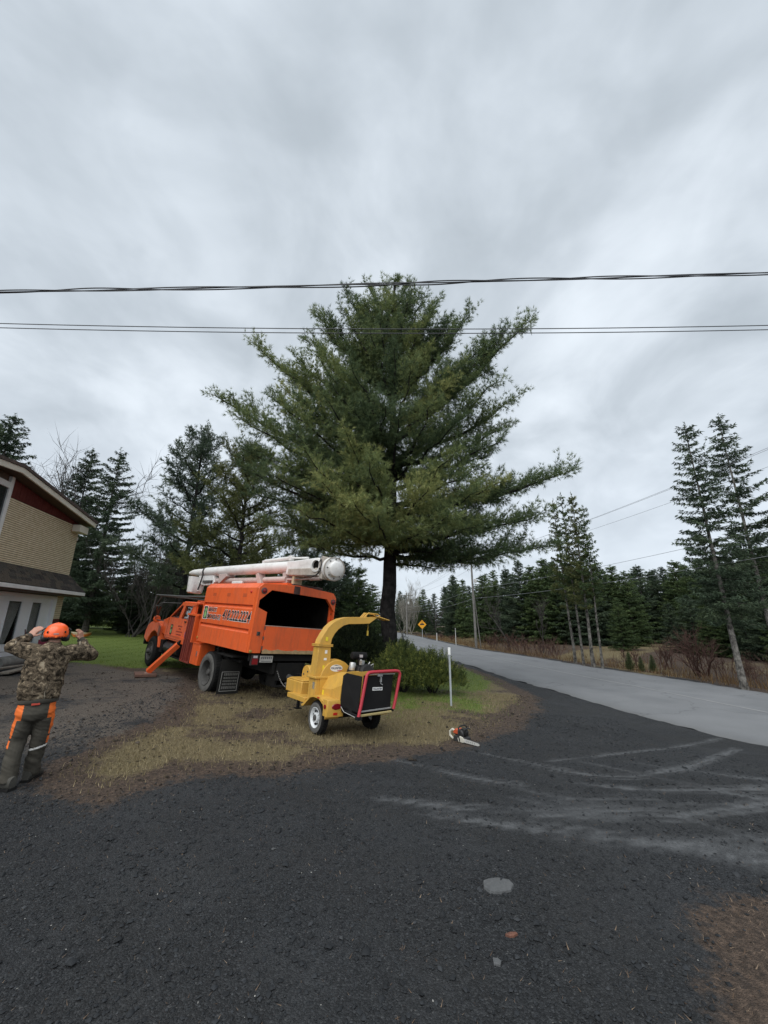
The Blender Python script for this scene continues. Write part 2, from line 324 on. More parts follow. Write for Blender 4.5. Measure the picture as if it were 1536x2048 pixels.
def ground_material():
    m = bpy.data.materials.new('ground_cover'); m.use_nodes = True; nt = m.node_tree; L = nt.links.new; b = nt.nodes['Principled BSDF']
    b.inputs['Specular IOR Level'].default_value = 0.25
    tc = N(nt, 'ShaderNodeTexCoord'); P = tc.outputs['Object']
    def noise(sc, det=5, ro=0.6, dist=0):
        n = N(nt, 'ShaderNodeTexNoise'); n.inputs['Scale'].default_value = sc; n.inputs['Detail'].default_value = det; n.inputs['Roughness'].default_value = ro; n.inputs['Distortion'].default_value = dist; L(P, n.inputs['Vector']); return n.outputs['Fac']
    def ramp(f, els):
        r = N(nt, 'ShaderNodeValToRGB'); e = r.color_ramp.elements
        e[0].position, e[0].color = els[0][0], (*els[0][1], 1); e[1].position, e[1].color = els[-1][0], (*els[-1][1], 1)
        for p, c in els[1:-1]: x = e.new(p); x.color = (*c, 1)
        L(f, r.inputs[0]); return r.outputs[0]
    def mix(f, a, c_):
        x = N(nt, 'ShaderNodeMix', data_type='RGBA'); L(f, x.inputs[0])
        for i, q in ((6, a), (7, c_)):
            if isinstance(q, tuple): x.inputs[i].default_value = (*q, 1)
            else: L(q, x.inputs[i])
        return x.outputs[2]
    def attr(n):
        a = N(nt, 'ShaderNodeAttribute'); a.attribute_name = n; return a.outputs['Fac']
    def math_(op, a, c_):
        x = N(nt, 'ShaderNodeMath', operation=op)
        for i, q in ((0, a), (1, c_)):
            if isinstance(q, (int, float)): x.inputs[i].default_value = q
            else: L(q, x.inputs[i])
        return x.outputs[0]
    def brk(f, sc, lo=0.3, hi=0.7, amt=0.6):     # break a mask up with noise
        x = math_('ADD', f, math_('MULTIPLY', math_('SUBTRACT', noise(sc, 6, 0.7), 0.5), amt * 2))
        r = N(nt, 'ShaderNodeMapRange'); r.interpolation_type = 'SMOOTHSTEP'; r.inputs[1].default_value = lo; r.inputs[2].default_value = hi; L(x, r.inputs[0]); return r.outputs[0]
    vor = N(nt, 'ShaderNodeTexVoronoi'); vor.inputs['Scale'].default_value = 110; L(P, vor.inputs['Vector'])
    v2 = N(nt, 'ShaderNodeTexVoronoi'); v2.inputs['Scale'].default_value = 160; L(P, v2.inputs['Vector'])
    sx = N(nt, 'ShaderNodeSeparateXYZ'); L(vor.outputs['Color'], sx.inputs[0])
    grav = ramp(sx.outputs[0], [(0.0, (0.011, 0.012, 0.0132)), (0.55, (0.022, 0.0238, 0.0262)), (0.86, (0.039, 0.0415, 0.0445)), (0.985, (0.052, 0.055, 0.058)), (1.0, (0.09, 0.09, 0.09))])
    grav = mix(ramp(noise(1.1, 5, 0.6), [(0.4, (0, 0, 0)), (0.72, (0.45,) * 3)]), grav, (0.032, 0.031, 0.029))
    grav = mix(ramp(noise(0.75, 7, 0.62, 0.4), [(0.46, (0, 0, 0)), (0.70, (0.6,) * 3)]), grav, ramp(noise(70, 6, 0.75), [(0.3, (0.02, 0.0215, 0.0235)), (0.7, (0.075, 0.079, 0.084))]))
    grav = mix(ramp(noise(14, 6, 0.75), [(0.5, (0, 0, 0)), (0.74, (0.5,) * 3)]), grav, (0.055, 0.058, 0.061))
    grav = mix(brk(attr('dust'), 6, 0.3, 0.75, 0.5), grav, ramp(noise(48, 6, 0.75), [(0.3, (0.036, 0.031, 0.027)), (0.5, (0.10, 0.086, 0.073)), (0.72, (0.23, 0.20, 0.165))]))
    grav = mix(brk(attr('track'), 16, 0.12, 0.95, 0.22), grav, ramp(noise(30, 6, 0.7), [(0.3, (0.07, 0.073, 0.077)), (0.7, (0.15, 0.155, 0.16))]))
    dirt = ramp(noise(22, 8, 0.75), [(0.3, (0.02, 0.0155, 0.0125)), (0.5, (0.068, 0.049, 0.037)), (0.7, (0.17, 0.12, 0.088))])
    stw = ramp(noise(38, 7, 0.75, 0.6), [(0.28, (0.036, 0.03, 0.019)), (0.5, (0.15, 0.12, 0.064)), (0.72, (0.33, 0.27, 0.16))])
    grn = ramp(noise(26, 7, 0.7), [(0.3, (0.04, 0.064, 0.014)), (0.5, (0.105, 0.152, 0.028)), (0.72, (0.22, 0.25, 0.065))])
    base = mix(brk(attr('straw'), 5, 0.35, 0.75), dirt, stw)
    base = mix(brk(attr('green'), 4, 0.35, 0.65, 0.4), base, grn)
    col = mix(brk(attr('soil'), 7, 0.30, 0.72, 0.8), grav, base)
    L(col, b.inputs['Base Color'])
    rr = N(nt, 'ShaderNodeMapRange'); rr.inputs[3].default_value = 0.72; rr.inputs[4].default_value = 0.95; L(noise(3), rr.inputs[0]); L(rr.outputs[0], b.inputs['Roughness'])
    h = math_('ADD', math_('MULTIPLY', vor.outputs['Distance'], -1.0), math_('MULTIPLY', noise(45, 6, 0.7), 1.4))
    bp = N(nt, 'ShaderNodeBump'); bp.inputs['Strength'].default_value = 0.9; bp.inputs['Distance'].default_value = 0.012; L(h, bp.inputs['Height']); L(bp.outputs[0], b.inputs['Normal'])
    return m
M_GROUND = ground_material()
def ground_sheets():
    nx, ny = GX.shape; idx = np.arange(nx * ny).reshape(nx, ny)
    Q = np.stack([idx[:-1, :-1], idx[1:, :-1], idx[1:, 1:], idx[:-1, 1:]], -1).reshape(-1, 4)
    avg = lambda A: (A[:-1, :-1] + A[1:, :-1] + A[1:, 1:] + A[:-1, 1:]).ravel() / 4
    isgrav = avg(soil) < 0.5
    V = np.stack([GX, GY, GZ], -1).reshape(-1, 3)
    for name, sel in (('gravel_driveway', isgrav), ('ground', ~isgrav)):
        q = Q[sel]; used, inv = np.unique(q, return_inverse=True)
        o = tri_mesh(name, V[used], inv.reshape(-1, 4), M_GROUND, smooth=True)
        for an, A in (('soil', soil), ('green', green), ('straw', straw), ('track', track), ('dust', dust)):
            a = o.data.attributes.new(an, 'FLOAT', 'POINT'); a.data.foreach_set('value', A.ravel()[used].astype(np.float32))
        tag(o, kind='structure')
ground_sheets()

def road():
    n = len(RL); V = []; F = []; m = 9; jr = np.random.default_rng(9)
    for a, b_ in zip(RL, RR):
        for k in range(m):
            t = k / (m - 1); t += (jr.normal(0, 0.012) if k in (0, m - 1) else 0); p = a * (1 - t) + b_ * t
            V.append((p[0], p[1], gzf(*p) + 0.05 * (1 - (2 * t - 1) ** 2) + (0.0 if 0 < k < m - 1 else -0.03)))
    for i in range(n - 1):
        for k in range(m - 1): F.append((i * m + k, i * m + k + 1, (i + 1) * m + k + 1, (i + 1) * m + k))
    ma = mat('asphalt', (0.15, 0.155, 0.16), 0.8, spec=0.35, col2=(0.195, 0.20, 0.206), vscale=0.9, dirt=0.35, dirtcol=(0.125, 0.128, 0.132), dscale=0.45, bump=0.5, bscale=90)
    o = tri_mesh('road', V, F, ma, smooth=True); tag(o, kind='structure')
    a = o.data.attributes.new('lat', 'FLOAT', 'POINT'); a.data.foreach_set('value', np.tile(np.linspace(0, 1, m), n).astype(np.float32))
    nt = ma.node_tree; L = nt.links.new; b = nt.nodes['Principled BSDF']; src = b.inputs['Base Color'].links[0].from_socket
    at_ = N(nt, 'ShaderNodeAttribute'); at_.attribute_name = 'lat'; wv = N(nt, 'ShaderNodeValToRGB'); e = wv.color_ramp.elements; wv.color_ramp.interpolation = 'B_SPLINE'
    e[0].position, e[0].color = 0, (.78, .77, .75, 1); e[1].position, e[1].color = 1, (.74, .73, .71, 1)
    for p_, c_ in ((.05, .95), (.16, 1.06), (.25, .90), (.34, 1.05), (.5, .93), (.63, 1.06), (.73, .90), (.84, 1.06), (.95, .96)): x_ = e.new(p_); x_.color = (c_, c_, c_ * 1.005, 1)
    L(at_.outputs['Fac'], wv.inputs[0]); mu = N(nt, 'ShaderNodeMix', data_type='RGBA', blend_type='MULTIPLY'); mu.inputs[0].default_value = 1; L(src, mu.inputs[6]); L(wv.outputs[0], mu.inputs[7])
    tc = N(nt, 'ShaderNodeTexCoord'); nz = N(nt, 'ShaderNodeTexNoise'); nz.inputs['Scale'].default_value = 0.8; nz.inputs['Detail'].default_value = 5; L(tc.outputs['Object'], nz.inputs['Vector'])
    av = N(nt, 'ShaderNodeVectorMath', operation='MULTIPLY_ADD'); av.inputs[1].default_value = (1.6,) * 3; L(nz.outputs['Color'], av.inputs[0]); L(tc.outputs['Object'], av.inputs[2])
    vo = N(nt, 'ShaderNodeTexVoronoi', feature='DISTANCE_TO_EDGE'); vo.inputs['Scale'].default_value = 0.33; L(av.outputs[0], vo.inputs['Vector'])
    cr = N(nt, 'ShaderNodeMapRange'); cr.inputs[1].default_value = 0.004; cr.inputs[2].default_value = 0.010; cr.inputs[3].default_value = 0.35; cr.inputs[4].default_value = 0; L(vo.outputs[0], cr.inputs[0])
    cm = N(nt, 'ShaderNodeMix', data_type='RGBA'); L(cr.outputs[0], cm.inputs[0]); L(mu.outputs[2], cm.inputs[6]); cm.inputs[7].default_value = (.06, .062, .066, 1); L(cm.outputs[2], b.inputs['Base Color'])
    # worn centre line
    mb = MB(); mid = RL * 0.52 + RR * 0.48; wd = 0.045
    for i in range(8, 100):
        a, c = mid[i], mid[i + 1]
        t = (c - a) / np.linalg.norm(c - a); nrm = np.array([-t[1], t[0]]) * wd
        e = a + (c - a) * 0.999
        mb.add([(p[0], p[1], gzf(*p) + 0.0545) for p in (a - nrm, a + nrm, e + nrm, e - nrm)], [(3, 2, 1, 0)])
    mp = mat('worn_paint', (0.26, 0.26, 0.255), 0.8, dirt=1.0, dirtcol=(0.185, 0.19, 0.195), dscale=3.0)
    mb.build('road_marking', mp, o, smooth=None)
road()

# loose stones on the driveway, straw litter and blades of grass: uncountable, one object each
def scatter(n, x0, x1, y0, y1, fn, seed, power=1.0):
    r = np.random.default_rng(seed); X = r.uniform(x0, x1, n); Y = y0 + (y1 - y0) * r.random(n) ** power
    keep = r.random(n) < fn(X, Y); return X[keep], Y[keep]
def sample(A, X, Y):
    i = np.clip(np.searchsorted(xs, X), 1, len(xs) - 1); j = np.clip(np.searchsorted(ys, Y), 1, len(ys) - 1)
    return A[i, j]
def tint_mat(name, stops, rough=0.85, spec=0.3, transl=0.0):
    m = bpy.data.materials.new(name); m.use_nodes = True; nt = m.node_tree; L = nt.links.new; b = nt.nodes['Principled BSDF']
    a = N(nt, 'ShaderNodeAttribute'); a.attribute_name = 'tint'; r = N(nt, 'ShaderNodeValToRGB'); e = r.color_ramp.elements
    e[0].position, e[0].color = stops[0][0], (*stops[0][1], 1); e[1].position, e[1].color = stops[-1][0], (*stops[-1][1], 1)
    for p, c in stops[1:-1]: x = e.new(p); x.color = (*c, 1)
    L(a.outputs['Fac'], r.inputs[0]); L(r.outputs[0], b.inputs['Base Color']); b.inputs['Roughness'].default_value = rough; b.inputs['Specular IOR Level'].default_value = spec
    if transl:
        t = N(nt, 'ShaderNodeBsdfTranslucent'); L(r.outputs[0], t.inputs[0]); mx = N(nt, 'ShaderNodeMixShader'); mx.inputs[0].default_value = transl
        L(b.outputs[0], mx.inputs[1]); L(t.outputs[0], mx.inputs[2]); L(mx.outputs[0], nt.nodes['Material Output'].inputs[0])
    return m
def stones(clods=False):
    r = np.random.default_rng(5)
    X1, Y1 = scatter(17000, -9, 5, 4, 13, lambda X, Y: np.clip(0.7 * sample(dust, X, Y) + 0.9 * sample(soil, X, Y) * (1 - 0.85 * sample(straw, X, Y)) * (1 - sample(green, X, Y)), 0, 1) * (np.abs(X) < Y * 1.05 + 0.6), 15, 1.3) if clods else scatter(95000, -5.5, 5.5, 0.9, 10.5, lambda X, Y: (1 - sample(soil, X, Y)) * np.clip(1 - 1.6 * sample(track, X, Y), 0, 1) * (np.abs(X) < Y * 1.05 + 0.6), 11, 1.7)
    n = len(X1); base = np.array([(1, 0, 0), (-1, 0, 0), (0, 1, 0), (0, -1, 0), (0, 0, 1), (0, 0, -0.6), (0.6, 0.6, 0.55), (-0.62, 0.58, 0.5)], float)
    faces = np.array([(0, 6, 4), (6, 2, 4), (2, 7, 4), (7, 1, 4), (1, 3, 4), (3, 0, 4), (0, 2, 6), (2, 1, 7)])
    sz = (1.35 if clods else 1.0) * np.clip(r.lognormal(math.log(0.0058), 0.5, n), 0.0025, 0.017) * (1 + 0.05 * Y1)
    white = r.random(n) < 0.008; sz = np.where(white, np.minimum(sz, 0.006), sz) * np.where(r.random(n) < 0.03, 1.9, 1.0) ** (~white)
    ang = r.uniform(0, 6.28, n); sc = np.stack([sz, sz * r.uniform(0.55, 1, n), sz * r.uniform(0.35, 0.7, n)], -1)
    P = base[None] * sc[:, None] + r.normal(0, 0.14, (n, 8, 3)) * sz[:, None, None]
    c, s = np.cos(ang)[:, None], np.sin(ang)[:, None]
    Q = np.stack([P[..., 0] * c - P[..., 1] * s + X1[:, None], P[..., 0] * s + P[..., 1] * c + Y1[:, None], P[..., 2] + (sample(GZ, X1, Y1) + sz * 0.25)[:, None]], -1)
    T = (faces[None] + (np.arange(n) * 8)[:, None, None]).reshape(-1, 3)
    tint = np.repeat(np.where(white, r.uniform(0.74, .92, n), r.beta(1.6, 3.4, n) * 0.75), 8)
    if clods:
        m = tint_mat('clod', [(0, (0.018, 0.015, 0.012)), (0.4, (0.05, 0.041, 0.033)), (0.75, (0.12, 0.098, 0.075)), (1, (0.32, 0.27, 0.21))], 0.9, 0.1)
        o = tri_mesh('dirt_clods', Q.reshape(-1, 3), T, m, tint=tint); tag(o, 'brown clods, bark bits and pebbles strewn over the bare dirt', 'dirt', kind='stuff'); return
    m = tint_mat('stone', [(0, (0.010, 0.0112, 0.0128)), (0.35, (0.021, 0.0235, 0.0265)), (0.6, (0.040, 0.043, 0.047)), (0.76, (0.08, 0.082, 0.082)), (0.8, (0.18, 0.178, 0.165)), (1, (0.42, 0.41, 0.38))], 0.75)
    o = tri_mesh('gravel', Q.reshape(-1, 3), T, m, tint=tint); tag(o, 'loose dark crushed stone scattered over the driveway', 'gravel', kind='stuff')
stones(); stones(True)
def blades(name, X, Y, h0, h1, w, lean, material, seed, tint, label, cat):
    r = np.random.default_rng(seed); n = len(X); a = r.uniform(0, 6.28, n); h = r.uniform(h0, h1, n); z = sample(GZ, X, Y)
    dx, dy = np.cos(a), np.sin(a); le = r.uniform(0.2 if lean < .98 else .9, 1, n) * lean; b_ = r.uniform(0, 6.28, n)
    w = w * r.uniform(0.6, 1.4, n)
    V = np.stack([np.stack([X - dx * w, Y - dy * w, z - 0.01], -1), np.stack([X + dx * w, Y + dy * w, z - 0.01], -1), np.stack([X + np.cos(b_) * h * le, Y + np.sin(b_) * h * le, z + h * np.sqrt(np.maximum(1 - le * le, 0.02))], -1)], 1)
    o = tri_mesh(name, V.reshape(-1, 3), np.arange(3 * n).reshape(-1, 3), material, tint=tint(r, n)); tag(o, label, cat, kind='stuff')
def grasses():
    dry = tint_mat('dry_grass', [(0, (0.075, 0.062, 0.036)), (0.5, (0.21, 0.17, 0.09)), (1, (0.44, 0.365, 0.22))], 0.9, 0.1, 0.15)
    grn = tint_mat('green_grass', [(0, (0.05, 0.08, 0.016)), (0.5, (0.125, 0.18, 0.036)), (1, (0.26, 0.28, 0.09))], 0.85, 0.15, 0.2)
    red = tint_mat('leaf_litter', [(0, (0.05, 0.034, 0.025)), (0.5, (0.115, 0.08, 0.056)), (1, (0.28, 0.215, 0.155))], 0.9, 0.1)
    X, Y = scatter(90000, -5, 5, 4.2, 13, lambda X, Y: np.clip(sample(soil, X, Y) * (sample(straw, X, Y) * 1.2) * (1 - sample(green, X, Y)), 0, 1) ** 1.3, 21, 1.15)
    blades('dry_grass', X, Y, 0.03, 0.085, 0.004, 0.97, dry, 22, lambda r, n: r.beta(2, 2, n), 'flattened straw-coloured dead grass between gravel and lawn', 'grass')
    X, Y = scatter(190000, -26, 5, 8.2, 32, lambda X, Y: sample(green, X, Y) * (1 - far_at(X, Y)), 23, 1.7)
    blades('lawn_grass', X, Y, 0.03, 0.09, 0.007, 0.8, grn, 24, lambda r, n: np.clip(r.beta(2, 2, n) + 0.45 * fbm(X, Y, 1.5, 311), 0, 1), 'short green spring lawn around the trees', 'grass')
    X, Y = scatter(52000, -7, 5, 1.0, 11, lambda X, Y: np.clip(0.55 * sample(dust, X, Y) + 1.6 * np.exp(-((sample(soil, X, Y) - 0.5) / 0.35) ** 2) + (sample(dB, X, Y) > 0) * 1.0, 0, 1) * 0.9 + 0.012, 25, 1.3)
    blades('leaf_litter', X, Y, 0.015, 0.05, 0.0045, 0.99, red, 26, lambda r, n: r.beta(2, 2, n), 'brown dead leaves and twigs along the edge of the gravel', 'litter')
    # tall dry grass on the far verge
    def fv(X, Y):
        d_ = sdist(FARSIDE, X, Y); return ((d_ > 0.25) & (d_ < 7)) * np.clip(1.1 - d_ / 7 + 0.6 * fbm(X, Y, 2.2, 131), 0, 1)
    X, Y = scatter(60000, 2, 30, 10, 64, fv, 27, 1.2)
    blades('roadside_grass', X, Y, 0.15, 0.6, 0.012, 0.6, tint_mat('roadside_dry', [(0, (0.06, 0.035, 0.022)), (0.5, (0.15, 0.095, 0.05)), (1, (0.30, 0.21, 0.105))], 0.9, 0.1, 0.15), 28, lambda r, n: r.beta(2, 2, n), 'tall tan and russet dead grass on the far verge of the road', 'grass')
def far_at(X, Y): return (sdist(FARSIDE, X, Y) > 0).astype(float)
grasses()
# ---------------------------------------------------------------- trees
def nrm(A): return A / np.maximum(np.linalg.norm(A, axis=-1, keepdims=True), 1e-9)
def needles(P, D, L, Wd, spread, k, r, droop=0.0):
    """k thin triangles fanned around direction D at each point P"""
    n = len(P); d = nrm(D[:, None, :] + r.normal(0, spread, (n, k, 3))); d[..., 2] -= droop; d = nrm(d)
    s = nrm(np.cross(d, r.normal(0, 1, (n, k, 3)))); l = (L[:, None] * r.uniform(0.7, 1.25, (n, k)))[..., None]; w = (Wd * r.uniform(0.7, 1.3, (n, k)))[..., None]
    p = P[:, None, :] + r.normal(0, 0.012, (n, k, 3))
    V = np.stack([p - s * w * 0.5, p + s * w * 0.5, p + d * l], 2)
    return V.reshape(-1, 3)
def bark(name, a, b_, sc=6, bump=1.0):
    if name in MATS: return MATS[name]
    m = mat(name, a, 0.95, spec=0.15, col2=b_, vscale=sc); nt = m.node_tree; L = nt.links.new
    tc = N(nt, 'ShaderNodeTexCoord'); mp = N(nt, 'ShaderNodeMapping'); mp.inputs['Scale'].default_value = (14, 14, 3); L(tc.outputs['Object'], mp.inputs[0])
    v = N(nt, 'ShaderNodeTexVoronoi'); v.inputs['Scale'].default_value = 2.2; L(mp.outputs[0], v.inputs['Vector'])
    bp = N(nt, 'ShaderNodeBump'); bp.inputs['Strength'].default_value = bump; bp.inputs['Distance'].default_value = 0.03; L(v.outputs['Distance'], bp.inputs['Height']); L(bp.outputs[0], nt.nodes['Principled BSDF'].inputs['Normal'])
    return m
BARK_DARK = bark('pine_bark', (0.011, 0.0105, 0.0105), (0.034, 0.031, 0.03))
BARK_PALE = bark('pale_bark', (0.035, 0.032, 0.03), (0.26, 0.245, 0.22), 5.5, 0.8)
BARK_MID = bark('grey_bark', (0.05, 0.045, 0.04), (0.12, 0.11, 0.10))
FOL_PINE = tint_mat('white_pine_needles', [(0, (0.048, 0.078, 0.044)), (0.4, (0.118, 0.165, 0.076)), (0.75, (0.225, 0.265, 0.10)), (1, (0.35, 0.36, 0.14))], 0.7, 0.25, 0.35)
FOL_PINE2 = tint_mat('blue_pine_needles', [(0, (0.034, 0.056, 0.038)), (0.5, (0.080, 0.112, 0.072)), (1, (0.15, 0.18, 0.105))], 0.7, 0.25, 0.2)
FOL_OLIVE = tint_mat('olive_pine_needles', [(0, (0.046, 0.060, 0.024)), (0.5, (0.11, 0.128, 0.046)), (1, (0.20, 0.20, 0.075))], 0.7, 0.25, 0.2)
FOL_SPRUCE = tint_mat('spruce_needles', [(0, (0.026, 0.042, 0.029)), (0.5, (0.060, 0.088, 0.053)), (1, (0.115, 0.15, 0.08))], 0.75, 0.2, 0.12)
FOL_SPRUCE2 = tint_mat('green_spruce_needles', [(0, (0.032, 0.054, 0.025)), (0.5, (0.074, 0.112, 0.043)), (1, (0.145, 0.185, 0.066))], 0.75, 0.2, 0.12)
FOL_MUGO = tint_mat('mugo_needles', [(0, (0.028, 0.046, 0.014)), (0.5, (0.085, 0.112, 0.028)), (1, (0.25, 0.265, 0.06))], 0.7, 0.25, 0.2)
FOL_YEW = tint_mat('yew_needles', [(0, (0.010, 0.016, 0.009)), (0.5, (0.02, 0.032, 0.014)), (1, (0.05, 0.065, 0.022))], 0.75, 0.2, 0.1)

def branch_path(p0, p1, sag, n=9):
    t = np.linspace(0, 1, n)[:, None]; p = p0 * (1 - t) + p1 * t
    p[:, 2] += sag * 4 * (t * (1 - t))[:, 0]; return p
def pine_crown(branches, r, density=1.0, needle=0.13, width=0.019, k=6, top=None, plume=1.0):
    """branches: list of (start, tip, sag, tintshift). Returns needle triangles, tints and limb tubes"""
    PP, DD, TT = [], [], []; limbs = MB()
    for (p0, p1, sag, ts) in branches:
        L = np.linalg.norm(p1 - p0); path = branch_path(p0, p1, sag, 10)
        path[1:-1] += r.normal(0, 0.035 * min(L, 3) ** 0.5, (8, 3))
        rad = np.linspace(0.018 * L + 0.012, 0.007, 10); limbs.tube(path, list(rad), 5, caps=False)
        seg = nrm(np.diff(path, axis=0)); ns = max(8, int(L * 6.5 * density))
        bt = ts + r.normal(0, 0.08); ph = r.uniform(0, 6.28); fq = r.uniform(1.7, 2.6)
        for s in np.linspace(0.16, 1.0, ns):
            x = s * 9; i = min(int(x), 8); p = path[i] + (path[i + 1] - path[i]) * (x - i); fw = seg[i]
            side = np.cross(fw, [0, 0, 1]); side = side / max(np.linalg.norm(side), 1e-6); upv = np.cross(side, fw)
            for sg in ((-1, 1) if s < 0.97 else (0,)):
                env = 0.36 + 0.20 * L * (1 - s) ** 0.8 * min(1, (s - 0.05) * 3.2); env *= 0.86 + 0.36 * math.sin(s * L * fq + ph); l2 = env * r.uniform(0.55, 1.1) * plume
                a = r.uniform(0.55, 1.05)
                d2 = fw * math.cos(a) * 1.0 + side * sg * math.sin(a) + upv * r.normal(0.22, 0.42); d2 = d2 / np.linalg.norm(d2)
                nt_ = max(2, int(l2 / 0.13))
                q = p + d2 * (np.linspace(0.15, 1, nt_) * l2)[:, None] + np.array([0, 0, 1]) * (np.linspace(0, 1, nt_)[:, None] ** 2) * l2 * 0.16
                if l2 > 0.35: limbs.tube([p, p + d2 * l2 * 0.8 + np.array([0, 0, 0.10 * l2])], [0.008, 0.004], 3, caps=False)
                # twigs off the side shoot, each with a few tufts
                m = len(q); kk = 4
                tw = nrm(d2[None, None] * 0.8 + r.normal(0, 0.55, (m, kk, 3)) + np.array([0, 0, 0.22])); tl = r.uniform(0.06, 0.26, (m, kk, 1)) * min(1, 0.5 + l2)
                PP.append((q[:, None] + tw * tl).reshape(-1, 3)); DD.append(tw.reshape(-1, 3)); PP.append(q); DD.append(np.repeat((d2 + [0, 0, 0.25])[None], m, 0))
                TT.append(np.full(m * kk + m, bt) + r.normal(0, 0.06))
    P = np.concatenate(PP); D = nrm(np.concatenate(DD)); t = np.concatenate(TT)
    V = needles(P, D, np.full(len(P), needle), width, 0.42, k, r, 0.06)
    return V, np.repeat(np.clip(t + r.normal(0, 0.12, len(t)), 0, 1), k), limbs
def trunk_tube(mb, p0, p1, r0, r1, r, n=14, m=10, wob=0.03, flare=1.35):
    t = np.linspace(0, 1, n)[:, None]; p = np.array(p0) * (1 - t) + np.array(p1) * t; p[1:-1, :2] += r.normal(0, wob, (n - 2, 2))
    rad = r0 + (r1 - r0) * t[:, 0] ** 0.85; rad[0] *= flare; mb.tube(p, list(rad), m); return p

